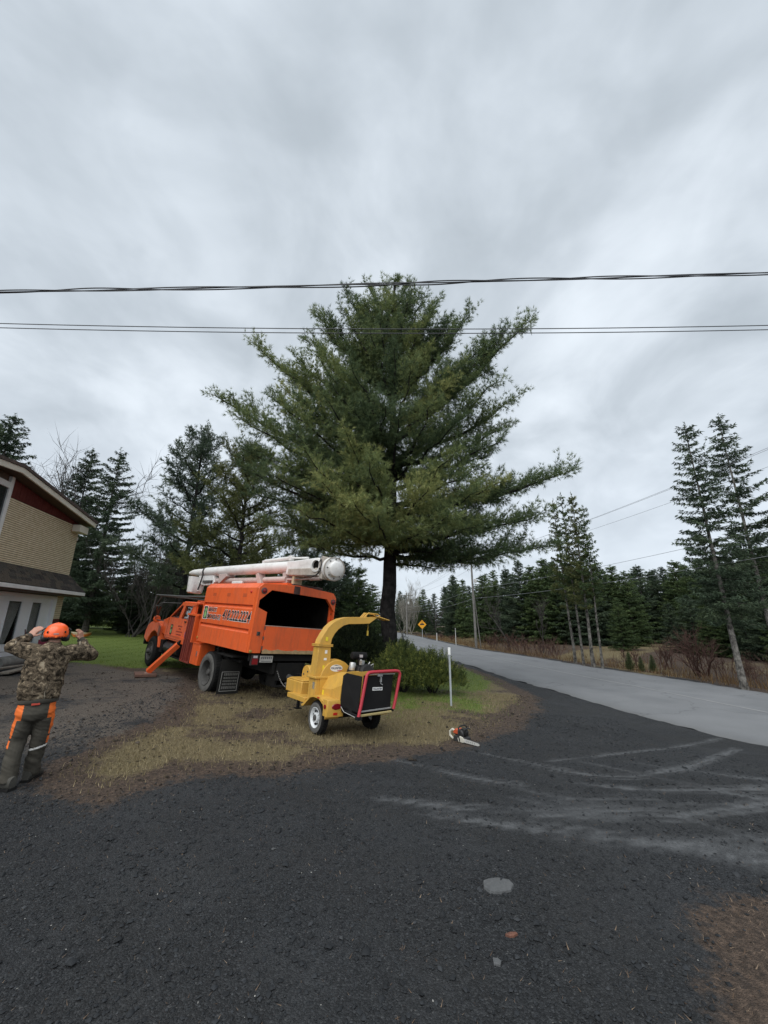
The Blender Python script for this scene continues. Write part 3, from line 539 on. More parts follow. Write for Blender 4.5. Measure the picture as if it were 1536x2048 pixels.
def big_pine():
    r = np.random.default_rng(42); Y0 = 14.8; bx, by = 0.13, Y0; zb = gzf(bx, by)
    top = at(790, 560, Y0)
    root = empty('white_pine_tree', Matrix.Translation((bx, by, zb)), 'huge bushy white pine with thick dark trunk in the middle of the photo', 'tree')
    O = np.array([bx, by, zb]); mb = MB()
    path = trunk_tube(mb, (0, 0, -0.15), top - O, 0.33, 0.05, r, 22, 14, 0.035)
    def trunk_at(z):   # local
        t = np.clip((z + 0.15) / (top[2] - zb + 0.15), 0, 1); return np.array([0, 0, -0.15]) * (1 - t) + (top - O) * t
    B = []
    def br(u, v, dY, rise, ts=0.45, sag=None):
        tip = at(u, v, Y0 + dY) - O
        # start on trunk so that the limb rises by `rise` per metre of run
        z0 = tip[2]
        for _ in range(4):
            run = np.linalg.norm((tip - trunk_at(z0))[:2]); z0 = max(2.6, tip[2] - rise * run)
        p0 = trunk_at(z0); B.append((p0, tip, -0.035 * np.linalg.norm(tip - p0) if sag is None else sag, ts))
    # outline limbs, read off the photograph: tip pixel, depth offset from the trunk, rise per metre
    for u, v, dY, rise in [(422, 787, 0.3, .52), (508, 686, 0.2, .85), (470, 830, -1.6, .45), (560, 735, 0.9, .8), (585, 705, -0.6, .9), (628, 628, 0.2, 1.2), (655, 668, 1.2, 1.1), (692, 572, 0.1, 1.9), (712, 600, -0.7, 1.6),
                           (480, 895, -1.2, .32), (478, 935, -2.2, .25), (500, 985, 0.4, .2), (520, 1040, -0.8, .12), (545, 1075, 0.8, .08), (610, 1090, -1.6, .05), (560, 800, -2.2, .55), (535, 790, 0.8, .6),
                           (1060, 640, -0.2, .95), (1015, 655, -0.9, 1.0), (985, 700, 0.8, .9), (945, 622, 0.2, 1.3), (905, 650, 0.8, 1.3), (880, 585, 0.0, 2.0), (868, 620, -0.8, 1.6), (1040, 790, 0.1, .6), (1005, 760, -1.0, .7), (1030, 850, 0.6, .42), (1012, 870, -1.2, .4), (985, 905, 0.9, .35),
                           (1152, 938, 0.2, .26), (1075, 965, 1.3, .22), (1095, 1022, -0.8, .17), (1050, 1035, 0.9, .12), (1112, 1092, 0.3, .02), (1045, 1105, -0.9, .0), (985, 1120, 0.8, -.03), (900, 1130, -0.6, -.06), (835, 1128, -0.5, -.1),
                           (700, 640, -1.0, 1.5), (730, 610, -0.9, 2.0), (770, 600, -1.0, 2.4), (815, 600, -0.8, 2.2), (845, 640, -1.1, 1.6), (760, 640, -1.4, 1.8), (790, 690, -2.0, 1.2), (660, 640, 0.3, 1.5), (900, 690, 0.3, 1.1), (640, 700, -0.5, 1.0), (900, 640, -0.4, 1.3), (680, 610, -0.4, 1.7), (870, 660, -0.6, 1.3), (750, 590, -0.4, 2.6), (820, 590, -0.4, 2.6), (610, 680, 0.6, 1.0), (960, 690, -0.6, .95), (930, 720, -1.2, .85), (660, 760, -2.0, .8), (720, 800, -2.6, .65), (800, 820, -2.8, .6), (560, 770, -0.8, .7), (830, 660, 0.5, 1.5), (720, 660, 0.5, 1.5), (795, 546, 0, 4), (766, 552, 0.2, 3.5), (735, 553, 0.1, 2.8), (830, 560, 0, 3.0), (815, 550, -.2, 3.2), (850, 575, -.3, 2.4), (715, 590, 0.3, 2.4), (780, 575, -0.6, 3)]:
        br(u, v + (14 if v < 600 else 0), dY, rise, r.uniform(0.2, 0.7))
    # limbs that come towards the viewer or go away behind, filling the body of the crown
    for u, v, dY, rise in [(620, 700, -2.0, .8), (640, 780, -3.0, .6), (575, 850, -2.6, .5), (610, 900, -3.6, .38), (545, 950, -2.6, .25), (640, 960, -4.0, .22), (690, 860, -3.6, .45), (705, 1000, -4.0, .15), (740, 920, -3.8, .3), (755, 1030, -3.9, .05), (600, 1020, -3.0, .1), (690, 1060, -2.8, .02),
                           (700, 720, -2.4, .85), (740, 660, -1.7, 1.2), (800, 640, -1.5, 1.4), (830, 720, -2.2, .9), (870, 800, -2.8, .6), (760, 790, -3.0, .6), (930, 830, -2.4, .5), (915, 900, -3.2, .32), (960, 930, -2.2, .28), (860, 960, -3.8, .2), (900, 1030, -3.2, .1), (980, 1040, -2.6, .1), (840, 1060, -3.0, .02), (940, 1085, -2.0, .0),
                           (905, 760, -1.5, .75), (860, 690, -1.2, 1.1), (650, 720, -1.2, 1.0), (590, 790, -1.4, .7), (520, 900, -1.6, .35), (960, 980, -2.6, .2), (1010, 960, -1.5, .25),
                           (640, 800, 2.4, .5), (600, 900, 3.0, .35), (560, 960, 2.6, .25), (700, 740, 2.0, .9), (720, 880, 3.2, .4), (840, 780, 2.6, .6), (900, 860, 3.0, .4), (930, 950, 3.2, .25), (820, 960, 3.6, .2), (680, 980, 3.4, .2), (760, 650, 1.6, 1.3), (850, 650, 1.4, 1.2), (960, 1040, 2.6, .1), (640, 1050, 2.6, .08), (860, 1090, 2.4, .0), (720, 1080, 2.8, .0)]:
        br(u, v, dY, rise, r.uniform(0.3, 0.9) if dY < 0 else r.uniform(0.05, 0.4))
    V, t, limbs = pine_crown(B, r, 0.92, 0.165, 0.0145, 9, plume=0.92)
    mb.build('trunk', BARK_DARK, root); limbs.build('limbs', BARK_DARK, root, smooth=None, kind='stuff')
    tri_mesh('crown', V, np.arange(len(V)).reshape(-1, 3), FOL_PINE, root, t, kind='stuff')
    print('pine tris', len(V) // 3)
big_pine()

def mid_pine(name, x, y, h, label, rad, fol, seed, start=0.15, density=0.75, rise=0.55, lean=(0, 0), group=None, nb=46):
    r = np.random.default_rng(seed); zb = gzf(x, y); root = empty(name, Matrix.Translation((x, y, zb)), label, 'tree', group)
    mb = MB(); top = np.array([lean[0], lean[1], h]); trunk_tube(mb, (0, 0, -0.2), top, 0.014 * h + 0.05, 0.03, r, 14, 10)
    B = []; a = r.uniform(0, 6.28)
    for i in range(nb):
        f = start + (0.97 - start) * (i / nb) ** 0.85; z0 = h * f; a += 2.4 + r.normal(0, 0.35)
        env = min(1, (f - start) * 5 + 0.55) * (1 - f) ** 0.62 * 1.18 + 0.05
        L = rad * env * r.uniform(0.6, 1.12); rs = rise * (0.25 + 1.5 * f) + r.normal(0, 0.08)
        p0 = top * f; p1 = p0 + np.array([math.cos(a) * L, math.sin(a) * L, rs * L]); B.append((p0, p1, -0.04 * L, r.uniform(0.25, 0.65)))
    B.append((top * 0.93, top + np.array([0, 0, 0.5]), 0, .5))
    V, t, limbs = pine_crown(B, r, density, 0.19, 0.026, 6, plume=1.15)
    mb.build('trunk', BARK_DARK, root); limbs.build('limbs', BARK_DARK, root, smooth=None, kind='stuff')
    tri_mesh('crown', V, np.arange(len(V)).reshape(-1, 3), fol, root, t, kind='stuff')
    print(name, len(V) // 3)
    return root

def spruce_parts(h, rad, start, seed, whorl=0.33, nbr=7, blade=0.17, bw=0.05, dens=9.0, droop=0.28, gap=0.0, tipup=0.18, shape=0.75, k=3, tr=1.0):
    r = np.random.default_rng(seed); PP, DD, TT = [], [], []; limbs = MB(); z = h * start
    while z < h * 0.985:
        f = (z / h - start) / (1 - start); R0 = rad * ((1 - f) ** shape) * min(1, 0.6 + f * 4) + 0.10
        nb = max(3, int(r.normal(nbr, 1) * (0.55 + 0.45 * (1 - f)))); a0 = r.uniform(0, 6.28); bt = r.uniform(0.2, 0.7)
        for i in range(nb):
            if r.random() < gap: continue
            a = a0 + 6.283 * i / nb + r.normal(0, 0.2); L = R0 * r.uniform(0.65, 1.15); zz = z + r.uniform(-0.5, 0.5) * whorl
            n = max(3, int(L * dens)); s = np.linspace(0.12, 1, n); dr = droop * (1 - 0.9 * f) - 0.25 * f
            x = s * L; zz_ = zz - dr * x + tipup * L * s ** 2.2
            C = np.stack([math.cos(a) * x, math.sin(a) * x, zz_], -1); fw = np.array([math.cos(a), math.sin(a), 0]); sd = np.array([-math.sin(a), math.cos(a), 0])
            zz_ += 0; limbs.tube([(0, 0, zz), tuple(C[n // 2]), tuple(C[-1])], [0.008 + 0.006 * L, 0.006, 0.003], 3, caps=False)
            for sg in (-1, 1):
                w = (0.10 + 0.22 * L * (1 - s) ** 0.7)[:, None] * r.uniform(0.5, 1.1, (n, 1))
                d = nrm(fw * 0.75 + sd * sg * 0.8 + np.array([0, 0, -0.34]) + r.normal(0, 0.24, (n, 3)))
                nn = 2 + (L > 0.9) + (L > 1.8)
                for q in range(nn):
                    PP.append(C + d * w * (q / nn)); DD.append(d); TT.append(np.full(n, bt) + r.normal(0, 0.08, n))
            PP.append(C); DD.append(np.repeat(nrm((fw + [0, 0, 0.1])[None]), n, 0)); TT.append(np.full(n, bt + 0.1))
        z += whorl * r.uniform(0.75, 1.25) * (0.6 + 0.4 * (1 - f))
    n = 10; zt = h - np.linspace(0, 0.5, n); PP.append(np.stack([0 * zt, 0 * zt, zt], -1)); DD.append(nrm(np.stack([r.normal(0, .5, n), r.normal(0, .5, n), np.full(n, .8)], -1))); TT.append(np.full(n, .5))
    P = np.concatenate(PP); D = np.concatenate(DD); t = np.concatenate(TT)
    P = P + r.normal(0, 0.035, P.shape); V = needles(P, D, np.full(len(P), blade), bw, 0.42, k, r, 0.16)
    tb = MB(); trunk_tube(tb, (0, 0, -0.3), (0, 0, h * 0.99), tr * (0.011 * h + 0.04), 0.012, r, 10, 8, 0.015, 1.2)
    return V, np.repeat(np.clip(t, 0, 1), k), tb, limbs
SPR = {}
def spruce_proto(key, fol, tbark=BARK_MID, **kw):
    V, t, tb, limbs = spruce_parts(**kw)
    root = empty('spruce_tree'); o1 = tb.build('trunk', tbark, root); o2 = limbs.build('limbs', BARK_MID, root, smooth=None, kind='stuff')
    o3 = tri_mesh('crown', V, np.arange(len(V)).reshape(-1, 3), fol, root, t, kind='stuff')
    SPR[key] = [root, kw['h'], False]; print('spruce', key, len(V) // 3)
def place(key, x, y, h, label, group=None, rz=0.0, widen=1.0, lean=(0, 0), name=None, cat='tree', dz=0.0):
    root, h0, used = SPR[key]; s = h / h0
    if used:
        o = root.copy(); COL.objects.link(o)
        for ch in root.children:
            c = ch.copy(); COL.objects.link(c); c.parent = o
    else: o = root; SPR[key][2] = True
    if name: o.name = name
    o.location = (x, y, gzf(x, y) + dz); o.rotation_euler = (lean[0], lean[1], rz); o.scale = (s * widen, s * widen, s)
    for k_ in ('label', 'group'):
        if k_ in o: del o[k_]
    tag(o, label, cat, group); return o
# prototypes
spruce_proto('dense_a', FOL_SPRUCE, h=9, rad=2.0, start=0.04, seed=1, nbr=8, whorl=0.30)
spruce_proto('dense_b', FOL_SPRUCE2, h=9, rad=1.8, start=0.05, seed=2, nbr=8, whorl=0.30)
spruce_proto('dense_c', FOL_SPRUCE, h=9, rad=1.5, start=0.03, seed=3, nbr=7, whorl=0.32, shape=0.65)
spruce_proto('dense_d', FOL_SPRUCE2, h=9, rad=2.2, start=0.06, seed=4, nbr=8, whorl=0.34)
spruce_proto('tall_a', FOL_SPRUCE, h=14, rad=2.9, start=0.08, seed=5, nbr=8, whorl=0.33, gap=0.10, droop=0.30)
spruce_proto('tall_b', FOL_SPRUCE, h=14, rad=3.0, start=0.10, seed=6, nbr=7, whorl=0.35, gap=0.14, droop=0.24, shape=0.7)

# two tall spruces at the right, bare pale lower trunks
spruce_proto('edge_a', FOL_SPRUCE, BARK_PALE, tr=0.75, h=11, rad=1.3, start=0.22, seed=8, nbr=7, whorl=0.29, gap=0.22, droop=0.22, shape=0.62, dens=10, blade=0.14, bw=0.04)
spruce_proto('edge_b', FOL_SPRUCE, BARK_PALE, tr=0.78, h=12, rad=1.6, start=0.24, seed=9, nbr=7, whorl=0.31, gap=0.24, droop=0.20, shape=0.62, dens=10, blade=0.14, bw=0.04)
place('edge_a', 13.45, 15.6, 10.9, 'slender tall spruce with mottled pale trunk, left one of the pair at the right edge', rz=1.0, name='tall_spruce_tree', lean=(0, R_(-1.2)))
place('edge_b', 15.75, 16.4, 11.9, 'tallest ragged spruce with pale trunk, right one of the pair at the right edge', rz=0.4, name='tall_spruce_tree', lean=(0, R_(1)))
# group of four slim pale trunks beside the road
spruce_proto('slim_a', FOL_OLIVE, BARK_PALE, tr=0.8, h=10, rad=1.15, start=0.33, seed=11, nbr=6, whorl=0.30, gap=0.25, droop=0.12, shape=0.7, blade=0.15, bw=0.045, dens=10)
spruce_proto('slim_b', FOL_SPRUCE2, BARK_PALE, tr=0.7, h=10, rad=1.0, start=0.38, seed=12, nbr=6, whorl=0.30, gap=0.28, droop=0.10, shape=0.7, blade=0.15, bw=0.045, dens=10)
for i, (u, v, Y, vt, key, ww, lab) in enumerate([(1151, 1326, 24.4, 1000, 'slim_a', .75, 'leftmost of the four slim pale-trunked conifers standing together beyond the road'), (1168, 1331, 23.3, 985, 'slim_b', .7, 'thinnest and shortest-trunked conifer, second of the four pale trunks beyond the road'),
                                     (1188, 1335, 22.4, 987, 'slim_a', .85, 'tallest of the four slim pale-trunked conifers beyond the road, third from left'), (1206, 1337, 21.8, 1012, 'slim_b', .75, 'rightmost of the four slim pale-trunked conifers beyond the road')]):
    x = (u - 768) / 770 * Y * 0.945; tip = at(u, vt, Y); b0 = at(u, v, Y)
    place(key, b0[0], Y, tip[2] - gzf(b0[0], Y), lab, 'slim conifers by the road', rz=i * 1.7, widen=ww, name='slim_conifer_tree', lean=(0, R_((-1, .6, -.5, 1.2)[i])))

# trees behind the house and lawn at the left
def top_at(u, v, Y): p = at(u, v, Y); return p[0], p[2] - gzf(p[0], Y)
for i, (u, v, Y, key, ww, rz, lab) in enumerate([(186, 898, 28, 'tall_a', 1.0, 0.3, 'tall dark spruce just right of the brick house, left of two'), (243, 897, 26.5, 'tall_b', 1.0, 2.1, 'tall open-branched spruce standing between the house and the truck, right of two'),
                                      (32, 828, 25.5, 'tall_a', 1.15, 4.0, 'tall spruce rising behind the brick house roof at the left edge'), (2, 850, 28, 'dense_d', 1.0, 1.0, 'broad spruce cut off by the left edge behind the house roof')]):
    x, h = top_at(u, v, Y); place(key, x, Y, h, lab, 'spruces behind the lawn', rz=rz, widen=ww)
x, h = top_at(400, 868, 25.0); mid_pine('white_pine_tree', x + 0.3, 25.0, h, 'blue-green white pine behind the truck cab, left of the big pine', 4.3, FOL_PINE2, 71, start=0.2, density=0.62, nb=44)
x, h = top_at(494, 905, 21.5); mid_pine('white_pine_tree', x + 0.2, 21.5, h, 'olive-tinged white pine directly behind the truck box', 3.9, FOL_OLIVE, 72, start=0.12, density=0.62, nb=46)
x, h = top_at(640, 990, 25.0); mid_pine('white_pine_tree', x, 25.0, h, 'dark pine half hidden behind the big pine and the boom', 3.8, FOL_PINE2, 73, start=0.05, density=0.6, rise=0.2, nb=44)
# low dark trees along the back of the lawn
k_ = ['dense_a', 'dense_c', 'dense_d', 'dense_b']
fill = [(150, 1085, 33), (170, 1120, 30), (205, 1105, 34), (262, 1120, 33), (285, 1135, 30), (308, 1090, 36), (330, 1125, 31), (352, 1080, 34), (380, 1110, 30), (415, 1095, 33), (440, 1120, 29), (470, 1100, 32), (505, 1115, 29), (540, 1090, 32), (575, 1105, 28), (610, 1090, 31), (650, 1110, 28), (690, 1120, 26), (718, 1135, 23.5), (735, 1180, 27)]
ORD = ['first', 'second', 'third', 'fourth', 'fifth', 'sixth', 'seventh', 'eighth', 'ninth', 'tenth', 'eleventh', 'twelfth', 'thirteenth', 'fourteenth', 'fifteenth', 'sixteenth', 'seventeenth', 'eighteenth', 'nineteenth', 'twentieth', 'twenty-first', 'twenty-second', 'twenty-third', 'twenty-fourth', 'twenty-fifth', 'twenty-sixth', 'twenty-seventh', 'twenty-eighth', 'twenty-ninth', 'thirtieth', 'thirty-first', 'thirty-second', 'thirty-third', 'thirty-fourth', 'thirty-fifth', 'thirty-sixth', 'thirty-seventh', 'thirty-eighth', 'thirty-ninth', 'fortieth']
rr_ = random.Random(4)
for i, (u, v, Y) in enumerate(fill):
    x, h = top_at(u, v, Y); place(k_[i % 4], x, Y, h, 'dark spruce along the back of the lawn, %s from the house' % ORD[i], 'dark spruces behind the lawn', rz=rr_.uniform(0, 6), widen=rr_.uniform(1.15, 1.5))
for i in range(26):
    u = 120 + i * 25; x, h = top_at(u, 1150 + rr_.uniform(-12, 25), 42 + (i % 3) * 3); place(k_[(i + 1) % 4], x, 42 + (i % 3) * 3, h, 'spruce deep in the dark wood behind the lawn', 'trees deep in the wood behind the lawn', rz=rr_.uniform(0, 6), widen=rr_.uniform(1.7, 2.1), dz=-.6)
# the wood across the road: front row one by one, by their tops in the photograph
front = [(800, 1182, 84), (822, 1196, 78), (846, 1178, 72), (868, 1186, 70), (890, 1172, 64), (905, 1150, 60), (925, 1158, 56), (962, 1150, 48), (985, 1140, 46), (1010, 1136, 44), (1035, 1122, 42), (1058, 1130, 41), (1082, 1116, 40), (1105, 1122, 39), (1130, 1132, 38), (1160, 1120, 37), (1190, 1125, 38), (1220, 1130, 37), (1247, 1142, 36), (1272, 1130, 40), (1298, 1140, 41), (1322, 1134, 40), (1345, 1120, 38), (1368, 1128, 36), (1395, 1118, 34), (1420, 1108, 33), (1450, 1112, 31), (1480, 1100, 30), (1510, 1092, 28.5), (1540, 1085, 27.5), (1575, 1080, 27)]
for i, (u, v, Y) in enumerate(front):
    x, h = top_at(u, v, Y); place(k_[(i * 3 + i // 4) % 4], x, Y, h, 'spruce in the front row of the wood across the road, %s from left' % ORD[i], 'front row of the wood across the road', rz=rr_.uniform(0, 6), widen=rr_.uniform(0.95, 1.25) * (1.15 if Y < 50 else 1))
for i in range(44):
    u = 790 + i * 18.5 + rr_.uniform(-8, 8); Yf = np.interp(u, [f[0] for f in front], [f[2] for f in front]); vf = np.interp(u, [f[0] for f in front], [f[1] for f in front])
    Y = Yf + rr_.uniform(5, 14); x, h = top_at(u, vf + rr_.uniform(-4, 22), Y)
    place(k_[i % 4], x, Y, h, 'spruce deeper in the dark wood across the road', 'trees deep in the wood across the road', rz=rr_.uniform(0, 6), widen=rr_.uniform(1.1, 1.4))

for i, (u, v, Y) in enumerate([(1335, 1205, 29), (1372, 1190, 27.5), (1408, 1200, 26), (1440, 1185, 25), (1475, 1195, 23.5), (1512, 1180, 22.5), (1545, 1190, 21.5), (1232, 1195, 31)]):
    x, h = top_at(u, v, Y); place(k_[(i * 3 + 1) % 4], x, Y, h, 'low young spruce at the foot of the wood, %s of eight from left' % ORD[(i + 1) % 8], 'young spruces at the foot of the wood', rz=rr_.uniform(0, 6), widen=rr_.uniform(1.2, 1.5))
# bare deciduous trees and brush
def bare(name, x, y, h, label, seed, mt, cat='tree', spread=0.5, nstem=1, levels=4, r0=None, kids=5, up=0.35, group=None, twigw=0.006, dz=0):
    r = np.random.default_rng(seed); root = empty(name, Matrix.Translation((x, y, gzf(x, y) + dz)), label, cat, group); mb = MB(); tw = []
    def grow(p, d, L, rad, lv):
        n = 5; pts = [p]; dd = d.copy()
        for i in range(n - 1):
            dd = dd + r.normal(0, 0.10, 3) + np.array([0, 0, 0.06 * up]); dd /= np.linalg.norm(dd); pts.append(pts[-1] + dd * L / (n - 1))
        if lv == 0:
            tw.append((pts[0], pts[2], pts[-1])); return
        mb.tube(pts, list(np.linspace(rad, rad * 0.5, n)), 5 if lv > 1 else 3, caps=False)
        for k in range(kids + (lv > 2) * 2):
            s = r.uniform(0.25, 1); i = min(int(s * (n - 1)), n - 2); q = pts[i] + (pts[i + 1] - pts[i]) * (s * (n - 1) - i)
            nd = dd * 0.55 + r.normal(0, spread, 3) + np.array([0, 0, up]); nd /= np.linalg.norm(nd)
            grow(q, nd, L * r.uniform(0.4, 0.65), rad * 0.45, lv - 1)
    for s in range(nstem):
        d = np.array([r.normal(0, 0.10 if nstem == 1 else 0.4), r.normal(0, 0.10 if nstem == 1 else 0.4), 1.0]); d /= np.linalg.norm(d)
        grow(np.array([r.normal(0, 0.02 * nstem), r.normal(0, 0.02 * nstem), -0.1]), d, h * (0.62 if nstem == 1 else r.uniform(0.5, 0.75)), (r0 or 0.012 * h), levels - 1)
    mb.build('stem', mt, root, smooth=None)
    A = np.array(tw); n = len(A); s = nrm(np.cross(A[:, 2] - A[:, 0], r.normal(0, 1, (n, 3)))) * twigw
    V = np.stack([A[:, 0] - s, A[:, 0] + s, A[:, 1] - s * .7, A[:, 1] + s * .7, A[:, 2]], 1).reshape(-1, 3); i = np.arange(n)[:, None] * 5
    T = np.concatenate([i + [0, 1, 3], i + [0, 3, 2], i + [2, 3, 4]])
    tri_mesh('twigs', V, T, mt, root, kind='stuff'); return root
TW_GREY = mat('grey_twig', (0.045, 0.042, 0.04), 0.9, spec=0.1, col2=(0.09, 0.083, 0.078), vscale=2)
TW_RED = mat('red_twig', (0.075, 0.045, 0.038), 0.9, spec=0.1, col2=(0.14, 0.085, 0.07), vscale=2)
TW_PALE = mat('pale_twig', (0.16, 0.15, 0.13), 0.9, spec=0.1, col2=(0.26, 0.245, 0.21), vscale=2)
x, h = top_at(108, 872, 26); bare('bare_larch_tree', x, 26, h, 'leafless grey larch rising above the house roof', 81, TW_GREY, spread=0.42, levels=4, kids=9, up=0.15, twigw=0.012, r0=0.11)
x, h = top_at(300, 1035, 27); bare('bare_tree', x, 27, h, 'leafless grey multi-stemmed tree behind the lawn, left of the truck', 82, TW_GREY, nstem=9, levels=4, kids=5, spread=0.35, up=0.5, twigw=0.008, r0=0.04)
x, h = top_at(345, 1060, 28); bare('bare_tree', x, 28, h, 'smaller leafless tree just behind the truck cab', 83, TW_GREY, nstem=7, levels=4, kids=5, spread=0.35, up=0.5, twigw=0.008, r0=0.035)
x, h = top_at(806, 1172, 74); bare('bare_tree', x, 74, h, 'pale leafless aspen clump at the far bend of the road', 84, TW_PALE, nstem=8, levels=4, kids=5, spread=0.25, up=0.7, twigw=0.02, r0=0.05)
x, h = top_at(822, 1192, 70); bare('bare_tree', x, 70, h, 'lower leafless aspen clump beside the farther utility pole', 85, TW_PALE, nstem=7, levels=4, kids=5, spread=0.25, up=0.7, twigw=0.02, r0=0.05)
for i_, (u_, v_, Y_, lb_) in enumerate([(1012, 1165, 37, 'thin bare aspen in front of the wood beside the near pole'), (872, 1200, 58, 'thin bare aspen beyond the yellow sign'), (1075, 1190, 33, 'bare aspen in front of the wood under the pine branch tip')]):
    x, h = top_at(u_, v_, Y_); bare('bare_aspen', x, Y_, h, lb_, 140 + i_, TW_GREY, nstem=1, levels=4, kids=6, spread=0.35, up=0.55, twigw=0.008 if Y_ < 40 else 0.014, r0=0.05, group='bare aspens before the wood')
p = at(1378, 1240, 19.5); bare('bare_bush', p[0], 19.5, p[2] - gzf(p[0], 19.5), 'reddish bare bush growing between the pale conifers and the tall spruces', 86, TW_RED, 'bush', nstem=12, levels=3, kids=8, spread=0.45, up=0.45, twigw=0.006)
p = at(1320, 1265, 22); bare('bare_bush', p[0], 22, p[2] - gzf(p[0], 22), 'low reddish bare bush left of the bigger bush', 87, TW_RED, 'bush', nstem=9, levels=3, kids=7, spread=0.5, up=0.4, twigw=0.006)
for i, (u, v, Y) in enumerate([(985, 1262, 36), (1015, 1258, 34), (1045, 1262, 31), (1078, 1268, 29), (1105, 1272, 28), (905, 1268, 46), (880, 1262, 52), (1250, 1285, 23), (1440, 1300, 18.5), (1490, 1310, 17.5), (1530, 1290, 18.5)]):
    p = at(u, v, Y); bare('brush', p[0], Y, max(0.8, p[2] - gzf(p[0], Y)), 'bare brown roadside brush across the road, %s clump from the far end' % ORD[[2, 3, 4, 5, 6, 1, 0, 7, 8, 9, 10][i]], 100 + i, TW_RED, 'brush', nstem=10, levels=3, kids=6, spread=0.45, up=0.5, group='brush on the far verge', twigw=0.007)

# shrubs in front of the big pine
def shrub(name, x, y, rx, h, label, fol, seed, n, cand=0.15, leafl=0.06, w=0.011):
    r = np.random.default_rng(seed); zb = gzf(x, y); root = empty(name, Matrix.Translation((x, y, zb)), label, 'shrub')
    st = MB()
    for k in range(14):
        a = r.uniform(0, 6.28); q = r.uniform(0.2, 0.8); st.tube([(0.05 * math.cos(a), 0.05 * math.sin(a), -0.05), (q * rx * 0.6 * math.cos(a), q * rx * 0.6 * math.sin(a), h * 0.35), (q * rx * math.cos(a), q * rx * math.sin(a), h * 0.75)], [0.03, 0.02, 0.008], 5)
    st.build('stem', BARK_DARK, root)
    # upright shoots over a lumpy dome
    a = r.uniform(0, 6.28, n); q = np.sqrt(r.random(n)) ; lump = 1 + 0.22 * np.sin(a * 3 + seed) + 0.12 * np.sin(a * 7 + 2 * seed)
    rr = q * rx * lump; hz = h * (np.sqrt(np.maximum(1 - (q * 0.97) ** 2.3, 0.0)) * r.uniform(0.45, 1.08, n) * (1 + 0.14 * np.sin(rr * 9 + a * 4)))
    hz = np.maximum(hz, 0.06 + 0.25 * r.random(n) * h)
    P = np.stack([np.cos(a) * rr, np.sin(a) * rr, hz], -1); ax = nrm(np.stack([np.cos(a) * q * 0.7, np.sin(a) * q * 0.7, np.full(n, 0.9)], -1) + r.normal(0, 0.22, (n, 3)))
    m = 5; ln = r.uniform(0.6, 1.5, n) * cand; t0 = np.clip(r.beta(1.5, 2.0, n), 0, 1)
    PP = (P[:, None] + ax[:, None] * (np.linspace(0, 1, m)[None, :, None] * ln[:, None, None])).reshape(-1, 3); DD = np.repeat(ax, m, 0)
    V = needles(PP, DD, np.full(len(PP), leafl), w, 0.75, 5, r)
    tri_mesh('crown', V, np.arange(len(V)).reshape(-1, 3), fol, root, np.repeat(np.clip(np.repeat(t0, m) + r.normal(0, 0.08, n * m), 0, 1), 5), kind='stuff')
shrub('mugo_pine_shrub', 0.55, 12.4, 0.95, 1.12, 'bushy mugo pine behind the red chipper bar, left of two', FOL_MUGO, 1, 2000)
shrub('mugo_pine_shrub', 1.45, 12.55, 0.78, 1.0, 'rounded mugo pine beside the white marker post', FOL_MUGO, 2, 1600)
shrub('yew_shrub', -1.0, 14.3, 0.95, 1.85, 'dark tall yew shrub left of the big pine trunk, under the chute', FOL_YEW, 3, 3600, 0.12, 0.06, 0.016)
shrub('yew_shrub', 0.62, 14.2, 0.45, 1.25, 'small dark shrub hugging the right foot of the big pine trunk', FOL_YEW, 4, 900, 0.12, 0.06, 0.016)
for i, (u, Y, hh) in enumerate([(1262, 21.2, .9), (1285, 20.6, .7), (1308, 20.4, .8)]):
    x = (u - 768) / 770 * Y * .93; place('dense_b', x, Y, hh, 'tiny spruce seedling on the far verge, %s of three from left' % ORD[i], 'seedlings on the far verge', rz=i, widen=1.3, name='spruce_seedling')
